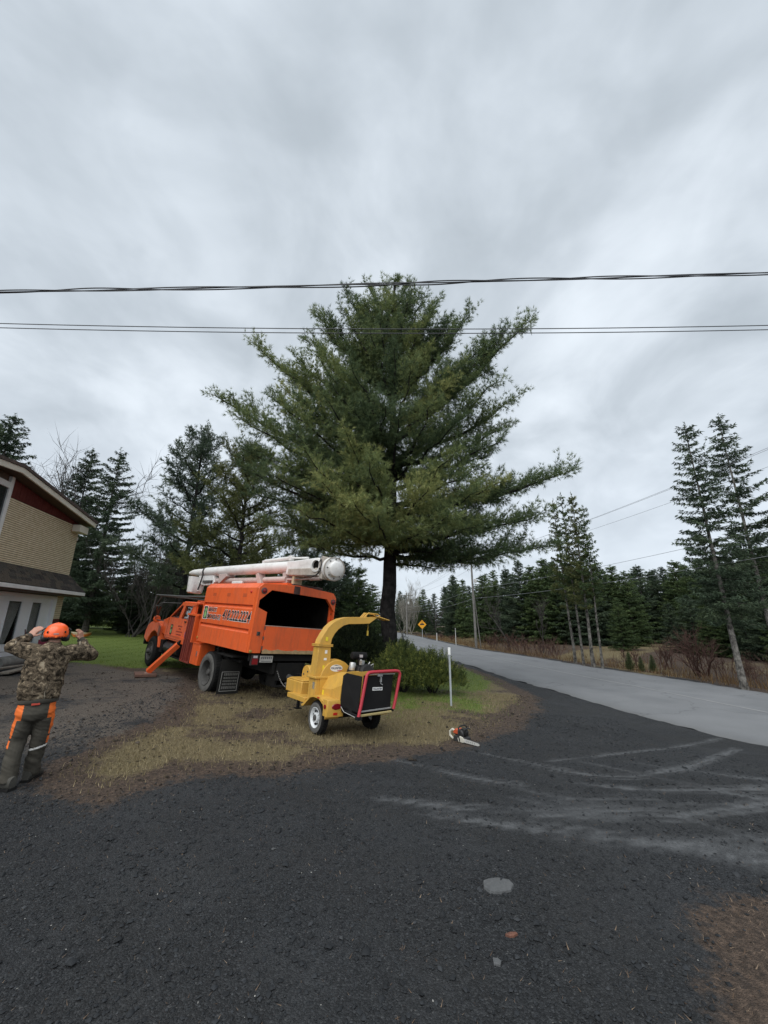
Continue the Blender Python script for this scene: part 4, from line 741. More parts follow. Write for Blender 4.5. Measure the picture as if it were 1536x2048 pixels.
# ---------------------------------------------------------------- house (local: x along the gable wall away from the viewer, -y outward, z up)
def house():
    d = Vector((-0.228, 0.974, 0)).normalized(); mw = Matrix.Identity(4); y = Vector((0, 0, 1)).cross(d)
    for i in range(3): mw[i][0] = d[i]; mw[i][1] = y[i]
    mw.translation = (-11.9, 12.9, 0)
    H_ = empty('brick_house', mw, 'yellow brick house with red gable boards, white glazed garage door and shingled pent roof', 'house')
    brick = mat('yellow_brick', (0.58, 0.49, 0.325), 0.9, spec=0.2, col2=(0.68, 0.59, 0.42), vscale=5, dirt=0.35, dirtcol=(0.2, 0.15, 0.085), dscale=9, bump=0.4, bscale=70)
    mortar = mat('dark_mortar', (0.045, 0.035, 0.025), 0.95, spec=0.1, var=0.2)
    redb = mat('red_brick', (0.10, 0.03, 0.022), 0.9, spec=0.2, col2=(0.17, 0.055, 0.04), vscale=6)
    redw = mat('red_board', (0.085, 0.02, 0.017), 0.85, spec=0.15, col2=(0.125, 0.032, 0.026), vscale=3)
    white = mat('white_trim', (0.62, 0.62, 0.60), 0.6, col2=(0.72, 0.72, 0.70), vscale=2, dirt=0.35, dirtcol=(0.38, 0.37, 0.33), dscale=3)
    wdoor = mat('white_door', (0.74, 0.78, 0.80), 0.5, col2=(0.80, 0.83, 0.85), vscale=1.2)
    cream = mat('cream_fascia', (0.60, 0.565, 0.47), 0.6, col2=(0.68, 0.64, 0.54), vscale=2, dirt=0.3, dirtcol=(0.36, 0.31, 0.24), dscale=4)
    sof = mat('brown_soffit', (0.10, 0.07, 0.052), 0.85, var=0.15)
    shing = [mat('asphalt_shingle_%s' % n, c, 0.95, spec=0.15, var=0.3, vscale=30, bump=0.6, bscale=160) for n, c in (('dark', (0.042, 0.038, 0.034)), ('mid', (0.058, 0.052, 0.045)), ('brown', (0.072, 0.06, 0.048)))]
    glass = mat('window_glass', (0.02, 0.022, 0.025), 0.06, spec=0.8)
    curt = mat('grey_curtain', (0.50, 0.49, 0.47), 0.95, col2=(0.62, 0.61, 0.59), vscale=9)
    X0, X1, D_ = -8.5, 2.5, 8.0
    MB().b2(X0, X1, 0.02, D_, 2.62, 5.4).build('upper_wall', mortar, H_)
    lw = MB(); lw.b2(2.07, X1, 0.02, 0.5, -0.2, 2.6); lw.b2(X0, -4.3, 0.02, 0.5, -0.2, 2.6); lw.b2(2.2, X1, 0.5, D_, -0.2, 2.6); lw.b2(X0, X0 + .3, 0.5, D_, -0.2, 2.6); lw.b2(X0, X1, D_ - .3, D_ - .004, -0.2, 2.6)
    lw.build('lower_wall', mortar, H_)
    z = 3.30; pitch = 0.0655
    while z + pitch < 5.42:
        MB().b2(-1.72, X1 + 0.012, -0.012, 0.0, z + 0.008, z + pitch - 0.008).box((X1 + 0.006, D_ / 2, z + pitch / 2), (0.012, D_ - 0.05, pitch - 0.016)).build('brick_course', brick, H_, smooth=None)
        z += pitch
    # pier by the door, brick by brick
    z = 0.35; k = 0
    while z < 2.60:
        m_ = redb if z < 1.78 else brick; cuts = [2.07, 2.285, 2.5] if k % 2 else [2.07, 2.18, 2.395, 2.5]
        for a, b_ in zip(cuts[:-1], cuts[1:]): MB().b2(a + 0.005, b_ - 0.005, -0.006, 0.02, z + 0.006, min(z + pitch - 0.005, 2.62)).build('brick', m_, H_, smooth=None)
        z += pitch; k += 1
    # gable
    rz = lambda s: 6.06 - 0.118 * (s + 2.1) if s > -2.1 else 6.06 + 0.118 * (s + 2.1)
    MB().prism([(X0, 5.4), (X1, 5.4), (X1, rz(X1)), (-2.1, 6.06), (X0, rz(X0))], 'y', 0.02, D_).build('gable_wall', sof, H_)
    s = -1.72
    while s < X1 - 0.02:
        e = min(s + 0.148, X1); MB().prism([(s + .004, 5.41), (e - .004, 5.41), (e - .004, rz(e) - .02), (s + .004, rz(s) - .02)], 'y', -0.012 - 0.006 * (int(s * 40) % 2), 0.02).build('gable_board', redw, H_, smooth=None); s += 0.148
    # picture window at the left end
    f = MB()
    for a, b_, c, e in ((-1.86, -1.72, 3.5, 6.0), (-5.0, -4.86, 3.5, 5.8), (-4.86, -1.86, 3.5, 3.62), (-4.86, -1.86, 5.62, 5.8), (-3.4, -3.32, 3.62, 5.62)): f.b2(a, b_, -0.07, 0.019, c, e)
    w = f.build('window', white, H_, bevel=0.006); MB().b2(-4.87, -1.85, -0.025, -0.015, 3.61, 5.63).build('pane', glass, w)
    # roof with fascia and soffit
    ov = 0.42; Z = lambda s: rz(s) + 0.02
    eave = X1 + 0.30
    MB().prism([(X0 - .4, Z(X0 - .4)), (-2.1, Z(-2.1)), (eave, Z(eave)), (eave, Z(eave) + .035), (-2.1, Z(-2.1) + .035), (X0 - .4, Z(X0 - .4) + .035)], 'y', -ov + .03, D_ + .4).build('soffit', sof, H_)
    r = MB().prism([(X0 - .45, Z(X0 - .45) + .15), (-2.1, Z(-2.1) + .15), (eave + .05, Z(eave + .05) + .15), (eave + .05, Z(eave + .05) + .25), (-2.1, Z(-2.1) + .25), (X0 - .45, Z(X0 - .45) + .25)], 'y', -ov - .06, D_ + .45)
    roof = r.build('roof', mat('brown_roofing', (0.075, 0.055, 0.046), 0.95, var=0.3, vscale=12), H_)
    MB().prism([(X0 - .42, Z(X0 - .42) - .03), (-2.1, Z(-2.1) - .03), (eave + .02, Z(eave + .02) - .03), (eave + .02, Z(eave + .02) + .145), (-2.1, Z(-2.1) + .145), (X0 - .42, Z(X0 - .42) + .145)], 'y', -ov - .03, -ov + .028).build('fascia', cream, roof, bevel=0.006)
    MB().b2(1.98, 2.62, -0.30, -0.02, 5.12, 5.40).build('soffit_return', cream, H_, bevel=0.012)
    MB().b2(2.505, 2.56, -0.03, 0.03, 4.85, 4.99).build('wall_lamp', white, H_, bevel=0.01)
    # pent roof over the door
    P0, P1 = (0.0, 3.42), (-0.62, 2.80)   # y, z
    MB().prism([(0.018, 3.38), (0.018, 2.62), (-0.60, 2.62), (-0.60, 2.76)], 'x', X0, X1 + 0.03).build('pent_roof_deck', sof, H_)
    rows = 6; sl = Vector((0, P1[0] - P0[0], P1[1] - P0[1])); ln = sl.length; sl.normalize(); nn = Vector((0, -sl.z, sl.y)); nn = nn if nn.z > 0 else -nn
    rg = random.Random(3); expo = ln / rows
    rot = Matrix((Vector((1, 0, 0)), sl, nn)).transposed()
    for k in range(rows):
        s = -5.4 - rg.uniform(0, .2)
        while s < X1 + 0.05:
            wdt = rg.uniform(0.20, 0.34); e = min(s + wdt, X1 + 0.06)
            if e - s > 0.05:
                c = Vector(((s + e) / 2, P0[0], P0[1])) + sl * (expo * (k + 0.56)) + nn * (0.022 + rg.uniform(0, .006))
                MB().box(c, (e - s - 0.012, expo * 1.12, 0.02), rot @ Matrix.Rotation(R_(-7), 3, 'X')).build('shingle', rg.choice(shing), H_, smooth=None)
            s = e
    MB().b2(X0, X1 + 0.06, -0.68, -0.61, 2.655, 2.775).build('gutter', white, H_, bevel=0.008)
    # garage door: jamb, stiles, rails, glazed panels with curtains
    fr = MB(); fr.b2(1.86, 2.065, -0.02, 0.12, 0.3, 2.60); fr.b2(-4.3, 1.86, -0.02, 0.12, 2.48, 2.60); fr.build('door_frame', wdoor, H_, bevel=0.006)
    dr = MB().b2(-4.3, 1.86, 0.06, 0.10, 0.33, 1.0).b2(-4.3, 1.86, 0.06, 0.10, 2.35, 2.48)
    panels = [(-3.9, -3.3), (-2.75, -2.15), (-1.62, -1.0), (-0.42, 0.24), (0.76, 1.31)]
    edges = [-4.3] + [q for p in panels for q in p] + [1.86]
    for a, b_ in zip(edges[0::2], edges[1::2]): dr.b2(a, b_, 0.06, 0.10, 1.0, 2.35)
    door = dr.build('garage_door', wdoor, H_, bevel=0.004)
    for zz in (0.56, 0.78): MB().b2(-4.3, 1.86, 0.05, 0.062, zz, zz + 0.012).build('door_groove', mat('groove', (0.2, 0.21, 0.22), 0.8), door)
    for a, b_ in panels:
        MB().b2(a, b_, 0.078, 0.084, 1.0, 2.35).build('pane', thin_glass('door_glass', (0.8, 0.82, 0.82), 0.06), door)
        t = MB()
        for f_ in (a - .02, b_ + .02): pass
        for q in (a, b_): t.b2(q - .018, q + .018, 0.045, 0.0595, 0.985, 2.365)
        t.b2(a + .018, b_ - .018, 0.045, 0.0595, 0.985, 1.015); t.b2(a + .018, b_ - .018, 0.045, 0.0595, 2.335, 2.365); t.build('pane_trim', wdoor, door)
    def curtain(a, b_, gather):
        cv = []; cf = []; n = 26
        for i in range(n + 1):
            s_ = i / n
            for j in range(9):
                t_ = j / 8; x = a + (b_ - a) * (s_ * (1 - gather * t_ ** 1.4)); cv.append((x, 0.16 + 0.022 * math.sin(i * 1.9), 2.38 - t_ * 1.42))
        for i in range(n):
            for j in range(8): cf.append((i * 9 + j, i * 9 + j + 1, (i + 1) * 9 + j + 1, (i + 1) * 9 + j))
        c_ = MB().add(cv, cf).build('curtain', curt, door, smooth=60); c_.modifiers.new('solid', 'SOLIDIFY').thickness = 0.004
    curtain(-0.46, 0.30, 0.45); curtain(0.70, 1.36, 0.0); curtain(-1.7, -0.95, 0.3); curtain(-2.8, -2.1, 0.1); curtain(-4.0, -3.25, 0)
    MB().b2(-4.2, 2.2, 0.5, 0.52, 0.3, 2.6).build('garage_lining', mat('dark_interior', (0.03, 0.028, 0.026), 0.9), H_)
    # threshold slab
    def P(s_, off, z_): v = mw @ Vector((s_, -off, z_)); return v
    st = MB().b2(-5, 2.3, -0.55, 0.0, -0.1, 0.325).build('threshold', mat('concrete', (0.17, 0.16, 0.145), 0.95, var=0.25, vscale=4, bump=0.3), H_, bevel=0.02)
    # things leaning by the door
    rl = MB(); rl.lathe([(0.0, 0), (0.17, 0.01), (0.185, 0.1), (0.18, 1.3), (0.165, 1.42), (0, 1.44)], P(-1.0, 0.36, 0.51), d, 18)
    tag(rl.build('rolled_tarp', mat('grey_tarp', (0.13, 0.13, 0.12), 0.8, col2=(0.2, 0.2, 0.185), vscale=6, bump=0.5, bscale=14), None, 50), 'grey rolled tarp lying at the foot of the garage door', 'tarp')
    for i, (s_, o_, z_, L_, w_, lab) in enumerate([(-0.6, 0.78, 0.30, 2.6, 0.22, 'weathered plank lying beside the garage threshold'), (-0.9, 1.15, 0.26, 2.4, 0.26, 'lower weathered plank nearest the driveway by the garage'), (2.75, 0.55, 0.36, 1.3, 0.2, 'short board lying at the corner of the house beside the lawn')]):
        c = P(s_, o_, 0); zz = max(gzf(c.x, c.y), 0) + 0.09 + (0.0 if i < 2 else 0.0)
        mbp = MB().box((0, 0, 0), (L_, w_, 0.045)); o = mbp.build('plank', mat('weathered_wood', (0.12, 0.105, 0.085), 0.9, col2=(0.2, 0.18, 0.15), vscale=14), None, bevel=0.006)
        o.matrix_world = Matrix.Translation((c.x, c.y, zz)) @ Matrix.Rotation(math.atan2(d.y, d.x) + (0, .05, -.5)[i], 4, 'Z') @ Matrix.Rotation(R_((1, -1.5, -3)[i]), 4, 'Y'); tag(o, lab, 'plank')
    c = P(1.25, 0.30, 0.335); sg = empty('red_carton', Matrix.Translation((c.x, c.y, max(0.325, gzf(c.x, c.y)))) @ Matrix.Rotation(R_(-60), 4, 'Z'), 'dark red carton standing before the garage door, partly hidden by the worker', 'box')
    MB().b2(-.2, .2, -.12, .12, 0, .72).build('carton_body', mat('carton_red', (0.22, 0.02, 0.05), 0.6), sg, bevel=0.008)
    lb = MB(); lb.b2(-.02, .015, -.123, -.121, .5, .62); lb.b2(.05, .085, -.123, -.121, .5, .62); lb.b2(.015, .05, -.123, -.121, .548, .575); lb.build('carton_print', white, sg)
    c = P(0.42, 0.12, 0.33); hd = empty('broom', Matrix.Translation(c), 'dark red broom handle leaning on the garage door between its panes', 'broom')
    MB().cyl((0.22, 0.05, 0.0), (-0.03, 0.02, 1.12), 0.016, n=8).build('handle', mat('broom_red', (0.10, 0.03, 0.035), 0.6), hd); MB().box((0.23, 0.06, 0.06), (0.06, 0.3, 0.12)).build('bristles', mat('bristle', (0.08, 0.06, 0.03), 0.95), hd)
house()
# small boat-shaped sled far back on the lawn
def sled():
    p = at(165, 1253, 24.5); x, y = p[0], 24.5; s = empty('sled', frame((x, y, gzf(x, y) + 0.03), R_(5)), 'small orange and cream plastic sled lying far back on the lawn', 'sled')
    def hull(z0, z1, k, name, m):
        vs = []; fs = []; n = 20
        for zz, kk in ((z0, 0.8), (z1, 1.0), (z1 - .03, 0.86), (z0 + .05, 0.7)):
            for i in range(n):
                a = 2 * math.pi * i / n; vs.append((0.62 * kk * k * math.cos(a) * (1 if math.cos(a) > 0 else 0.9), 0.28 * kk * k * math.sin(a), zz + 0.06 * abs(math.cos(a)) ** 4))
        for j in range(3):
            for i in range(n): fs.append((j * n + i, j * n + (i + 1) % n, (j + 1) * n + (i + 1) % n, (j + 1) * n + i))
        fs += [tuple(range(n - 1, -1, -1)), tuple(3 * n + i for i in range(n))]; MB().add(vs, fs).build(name, m, s)
    hull(0.0, 0.14, 0.96, 'hull', mat('sled_orange', (0.62, 0.16, 0.03), 0.5)); hull(0.12, 0.24, 1.0, 'rim', mat('sled_cream', (0.6, 0.52, 0.36), 0.6))
sled()
# ---------------------------------------------------------------- poles, wires, sign, marker
WOODP = bark('pole_wood', (0.13, 0.125, 0.115), (0.22, 0.21, 0.195), 2.0, 0.3)
STEEL = mat('galvanised', (0.42, 0.44, 0.46), 0.45, metal=0.7, var=0.15, vscale=6)
WIRE = mat('wire', (0.055, 0.058, 0.065), 0.6); WIREP = mat('pale_wire', (0.30, 0.31, 0.33), 0.5, metal=0.3)
def pole(x, y, h, label, arm, r=0.14, twin=False):
    p = empty('utility_pole', Matrix.Translation((x, y, gzf(x, y))), label, 'pole', 'utility poles along the road'); m = MB(); m.cyl((0, 0, -0.3), (0, 0, h), r, r * 0.68, 12); m.build('shaft', WOODP, p)
    if twin: MB().cyl((0.45, 0.1, -0.2), (0.06, 0.0, h * 0.62), 0.05, 0.04, 8).build('brace', WOODP, p)
    MB().box((0, 0, h - 0.35), (arm, 0.1, 0.12)).build('crossarm', WOODP, p)
    for s in (-1, 0, 1): MB().lathe([(0.0, 0), (0.045, 0.02), (0.06, 0.07), (0.035, 0.1), (0.05, 0.14), (0, 0.17)], (s * arm * 0.45, 0, h - 0.30 + (0.29 if s == 0 else 0)), (0, 0, 1), 10).build('insulator', mat('porcelain', (0.6, 0.6, 0.58), 0.3), p)
    MB().lathe([(0, 0), (.12, .02), (.14, .1), (.14, .35), (0, .4)], (0.28, 0, h * 0.73), (0, 0, 1), 12).build('pole_fixture', mat('porcelain'), p)
PA = (8.3, 36.6); PB = (3.55, 62.0); PC = (17.6, 1.5); HA, HB, HC = 7.9, 6.3, 9.0
pole(*PA, HA, 'weathered wooden utility pole rising behind the big pine branch across the road', 2.0, 0.12, True)
pole(*PB, HB, 'far thin utility pole at the bend of the road', 1.9, 0.14)
pole(*PC, HC, 'near utility pole outside the right edge carrying the road wires', 2.0, 0.16)
def wire(name, a, b_, sag, r, m, label, group, n=24):
    t = np.linspace(0, 1, n)[:, None]; p = np.array(a) * (1 - t) + np.array(b_) * t; p[:, 2] -= sag * 4 * (t * (1 - t))[:, 0]
    return tag(MB().tube(p, r, 5).build(name, m), label, 'wire', group)
for s, nm in ((-1, 'left'), (0, 'middle'), (1, 'right')):
    zA, zB, zC = (gzf(*q) + hh - 0.15 + (0.3 if s == 0 else 0) for q, hh in ((PA, HA), (PB, HB), (PC, HC)))
    wire('power_line', (PA[0] + s * .9, PA[1], zA), (PB[0] + s * .85, PB[1], zB), 0.55, 0.009, WIREP, '%s power line strung between the two poles across the road' % nm, 'power lines along the road')
    wire('power_line', (PA[0] + s * .9, PA[1], zA), (PC[0] + s * .9, PC[1], zC), 0.7, 0.007, WIREP, '%s power line running from the near pole to the right edge' % nm, 'power lines along the road')
for q, k, nm in ((0.66, 0.0, 'upper'), (0.55, 0.0, 'lower')):
    wire('phone_line', (PA[0], PA[1] - .16, gzf(*PA) + HA * q), (PB[0], PB[1], gzf(*PB) + HB * q), 0.4, 0.010, WIREP, '%s phone cable between the two poles below the power lines' % nm, 'phone cables along the road')
    wire('phone_line', (PA[0], PA[1] - .16, gzf(*PA) + HA * q), (PC[0], PC[1], gzf(*PC) + HC * q), 0.5, 0.009, WIREP, '%s phone cable from the near pole to the right edge' % nm, 'phone cables along the road')
# cables overhead: a thick twisted service drop and two thin lines
def twisted():
    root = empty('twisted_cable', Matrix.Translation((0, 6, 8.0)), 'thick twisted black service cable crossing the whole sky above the pine top', 'cable'); rg = np.random.default_rng(2)
    X = np.linspace(-24, 24, 420); z = 0.03 + 0.031 * X + 0.0026 * X ** 2 * 0.25; ph = np.cumsum(0.40 + 0.10 * np.sin(X * 0.7) + 0.06 * np.sin(X * 1.9)) * 0.36
    for k in range(3):
        a = ph + k * 2.094; rr = 0.022 + 0.014 * (np.sin(X * 0.55 + k * 2) + 0.4 * np.sin(X * 1.3 + k))
        MB().tube(np.stack([X, rr * np.cos(a), z + rr * np.sin(a)], -1), 0.0115, 6).build('strand', WIRE, root)
twisted()
for i, (z0, yy) in enumerate(((8.29, 7.5), (8.17, 7.5))):
    X = np.linspace(-26, 26, 60); z = z0 + 0.0016 * X ** 2 - 0.003 * X
    tag(MB().tube(np.stack([X, np.full(60, yy), z], -1), 0.0105, 6).build('overhead_wire', WIRE), ('upper', 'lower')[i] + ' one of the two thin black wires crossing in front of the pine', 'wire', 'thin wires over the driveway')
def sign():
    p = at(845, 1279, 50); x, y = p[0], 50.0; r = empty('warning_sign', Matrix.Translation((x, y, gzf(x, y))), 'yellow diamond warning sign standing at the far road edge', 'sign')
    MB().b2(-.035, .035, -.03, .03, -.3, 1.9).build('post', STEEL, r)
    q = MB(); s = 0.54; q.add([(0, -.045, 1.75 - s), (s, -.045, 1.75), (0, -.045, 1.75 + s), (-s, -.045, 1.75), (0, -.033, 1.75 - s), (s, -.033, 1.75), (0, -.033, 1.75 + s), (-s, -.033, 1.75)], [(0, 1, 2, 3), (7, 6, 5, 4), (0, 4, 5, 1), (1, 5, 6, 2), (2, 6, 7, 3), (3, 7, 4, 0)])
    pl = q.build('plate', mat('sign_yellow', (0.80, 0.36, 0.015), 0.5), r)
    mk = MB(); mk.add([(-.28, -.049, 1.68), (.28, -.049, 1.68), (.22, -.049, 1.84), (0, -.049, 1.92), (-.22, -.049, 1.84)], [(0, 1, 2, 3, 4)]); mk.add([(-.09, -.049, 2.0), (.09, -.049, 2.0), (0, -.049, 2.18)], [(0, 1, 2)]); mk.build('symbol', mat('sign_black', (0.02, 0.02, 0.02), 0.6), pl, smooth=None)
    MB().cyl((0.75, 0.4, -0.2), (0.28, 0.2, 1.0), 0.03, n=6).build('brace', WOODP, r)
sign()
for i, (u, v, Y, hh) in enumerate([(874, 1282, 47, .9), (912, 1287, 40, 1.6)]):
    p = at(u, v, Y); r = empty('marker_stake', Matrix.Translation((p[0], Y, gzf(p[0], Y))), ('short pale stake on the far verge, beside the sign', 'thin pale stake on the far verge, left of the near pole')[i], 'stake', 'stakes on the far verge'); MB().cyl((0, 0, -.2), (0, 0, hh), 0.06 - .02 * i, 0.05 - .02 * i, 8).build('shaft', mat('stake_white', (0.5, 0.5, 0.47), 0.8), r); MB().cyl((0, 0, hh), (0, 0, hh + .05), 0.03, 0.0, 8).build('tip', WOODP, r)
def marker():
    x, y = 1.72, 10.83; r = empty('marker_post', frame((x, y, gzf(x, y)), R_(10), 0, R_(1.2)), 'slim grey marker post with a white cap sleeve beside the mugo pines', 'post')
    MB().prism([(-.022, -.016), (.022, -.016), (.022, .016), (.013, .016), (.013, -.006), (-.013, -.006), (-.013, .016), (-.022, .016)], 'z', -.2, 1.26).build('shaft', mat('post_grey', (0.40, 0.43, 0.44), 0.55, metal=0.2, var=0.12, vscale=5), r)
    MB().lathe([(0, 1.42), (.032, 1.418), (.036, 1.40), (.036, 1.24), (.03, 1.235), (0, 1.235)], (0, 0, 0), (0, 0, 1), 16).build('sleeve', mat('sleeve_white', (0.78, 0.78, 0.76), 0.6), r)
marker()
# flat stones and a leaf in the foreground
def flat(name, x, y, pts, th, m, label, cat, seed):
    r = np.random.default_rng(seed); z0 = float(sample(GZ, np.array([x]), np.array([y]))[0]); q = MB(); n = len(pts)
    vs = [(a * 1.08, b_ * 1.08, -0.02) for a, b_ in pts] + [(a, b_, th * 0.6 + r.normal(0, th * .12)) for a, b_ in pts] + [(a * 0.72, b_ * 0.72, th + r.normal(0, th * .1)) for a, b_ in pts] + [(0, 0, th * 1.02)]
    fs = []
    for j in range(2):
        for i in range(n): fs.append((j * n + i, j * n + (i + 1) % n, (j + 1) * n + (i + 1) % n, (j + 1) * n + i))
    fs += [(2 * n + i, 2 * n + (i + 1) % n, 3 * n) for i in range(n)]
    o = q.add(vs, fs).build(name, m, None, smooth=25); o.location = (x, y, z0 + 0.004); tag(o, label, cat)
SL = mat('slate', (0.07, 0.073, 0.075), 0.8, col2=(0.12, 0.123, 0.125), vscale=18, dirt=0.7, dirtcol=(0.035, 0.036, 0.037), dscale=16, bump=0.4, bscale=80)
flat('flat_stone', 0.78, 3.22, [(-.10, -.02), (-.07, -.07), (0, -.075), (.07, -.05), (.105, .0), (.09, .05), (.02, .075), (-.05, .06), (-.09, .04)], 0.012, SL, 'pale flat grey stone slab bedded in the dark gravel', 'stone', 1)
flat('flat_stone', 0.60, 2.62, [(-.02, -.017), (.012, -.025), (.024, 0), (.014, .02), (-.015, .02)], 0.008, SL, 'small squarish grey stone chip near the lower edge', 'stone', 2)
flat('dead_leaf', 0.735, 2.80, [(-.035, -.004), (-.012, -.014), (.012, -.012), (.038, .004), (.015, .012), (-.012, .011)], 0.01, mat('rust_leaf', (0.13, 0.055, 0.035), 0.8, var=0.3, vscale=40), 'curled rust-brown dead leaf on the dark gravel', 'leaf', 3)
# ---------------------------------------------------------------- bucket truck (local: x forward, y left, z up, origin on the ground under the rear axle)
ORANGE = mat('truck_orange', (0.72, 0.105, 0.020), 0.38, spec=0.45, col2=(0.78, 0.125, 0.026), vscale=1.3, dirt=0.30, dirtcol=(0.36, 0.085, 0.03), dscale=1.8, bump=0.06, bscale=5, coat=0.12)
ORANGE_SHADE = mat('orange_in_shade', (0.20, 0.03, 0.018), 0.6, col2=(0.28, 0.045, 0.024), vscale=3, dirt=0.5, dirtcol=(0.08, 0.02, 0.015))  # truck orange with the recess shade painted into its colour, plus dirt
BLACK = mat('chassis_black', (0.008, 0.008, 0.008), 0.8, spec=0.2, dirt=0.5, dirtcol=(0.026, 0.023, 0.02), dscale=4)
RUB = mat('rubber', (0.010, 0.010, 0.010), 0.9, spec=0.2, dirt=0.5, dirtcol=(0.035, 0.033, 0.03), dscale=6)
RUBG = mat('dusty_rubber', (0.085, 0.083, 0.078), 0.9, spec=0.2, col2=(0.135, 0.131, 0.122), vscale=5)
RIM = mat('dirty_rim', (0.075, 0.072, 0.068), 0.75, metal=0.1, dirt=0.6, dirtcol=(0.025, 0.023, 0.021), dscale=7)
grime(ORANGE, (0.26, 0.075, 0.035), 0.7, (7, 7, 1.0), 0.50, 0.80, ((0.22, 0.10, 0.06), 9.0))
WPNT = mat('boom_white', (0.74, 0.73, 0.71), 0.4, dirt=0.45, dirtcol=(0.40, 0.35, 0.30), dscale=2.2)
PINKW = mat('faded_cylinder', (0.50, 0.40, 0.37), 0.5, dirt=0.5, dirtcol=(0.3, 0.22, 0.19), dscale=5)
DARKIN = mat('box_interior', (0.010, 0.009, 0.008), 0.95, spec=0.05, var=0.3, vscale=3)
REDL = mat('red_lens', (0.20, 0.008, 0.012), 0.25, spec=0.6); CHROME = mat('worn_chrome', (0.6, 0.6, 0.6), 0.3, metal=0.9)
GLASS = thin_glass('cab_glass', (0.7, 0.74, 0.74), 0.16); grime(WPNT, (0.30, 0.27, 0.23), 0.5, (2, 9, 9), 0.52, 0.75, ((0.25, 0.2, 0.16), 12.0)); PWHITE = mat('print_white', (0.76, 0.75, 0.72), 0.5); PBLACK = mat('print_black', (0.012, 0.012, 0.012), 0.5)
WOOD = mat('rough_timber', (0.30, 0.20, 0.095), 0.85, col2=(0.42, 0.30, 0.16), vscale=14, dirt=0.4, dirtcol=(0.16, 0.11, 0.06)); LGREEN = mat('logo_green', (0.22, 0.42, 0.16), 0.5)
def add_wheel(parent, x, y, r, w, side, rim=RIM, name='wheel', dish=0.07, hub=True, rub=RUBG):
    """side = +1 when the outer face looks along +y"""
    e = MB()
    tp = [(r * .60, w * .42), (r * .66, w * .50), (r * .80, w * .52), (r * .92, w * .47), (r * .985, w * .36), (r, w * .15), (r, -w * .15), (r * .985, -w * .36), (r * .92, -w * .47), (r * .80, -w * .52), (r * .66, -w * .5), (r * .60, -w * .42)]
    e.lathe(tp, (x, y, r), (0, side, 0), 36, closed=True)
    wo = e.build(name, RUB, parent, 30); wo.name = name
    sw = MB().lathe([(r * .635, w * .475), (r * .67, w * .512), (r * .80, w * .532), (r * .90, w * .492), (r * .90, w * .47), (r * .80, w * .50), (r * .66, w * .48)], (x, y, r), (0, side, 0), 36, closed=True); sw.build('sidewall', rub, wo, 40)
    rm = MB().lathe([(r * .615, w * .44), (r * .63, w * .52), (r * .60, w * .53), (r * .56, w * .40), (r * .53, w * .5 - dish), (r * .40, w * .5 - dish - .03), (r * .30, w * .5 - dish - .02), (r * .28, w * .5 - dish + .02), (0.0, w * .5 - dish + .03)], (x, y, r), (0, side, 0), 32, open0=True); ro = rm.build('rim', rim, wo, 30)
    if hub:
        h = MB().lathe([(r * .16, w * .5 - dish + .02), (r * .16, w * .5 - dish + .09), (r * .12, w * .5 - dish + .12), (0, w * .5 - dish + .125)], (x, y, r), (0, side, 0), 16)
        for k in range(8):
            a = k * math.pi / 4; h.cyl((x + r * .235 * math.cos(a), y + side * (w * .5 - dish + .02), r + r * .235 * math.sin(a)), (x + r * .235 * math.cos(a), y + side * (w * .5 - dish + .055), r + r * .235 * math.sin(a)), .016, n=6)
        h.build('hub', rim, wo)
    # tread blocks
    tb = MB(); n = 44
    for k in range(n):
        a = 2 * math.pi * k / n
        for j in (-1, 1):
            c = Vector((x + r * .992 * math.cos(a + j * .03), y + j * w * .2, r + r * .992 * math.sin(a + j * .03))); tb.box(c, (.022, w * .26, r * .065), Matrix.Rotation(-a, 3, 'Y'))
    tb.build('tread', RUB, wo, None); return wo
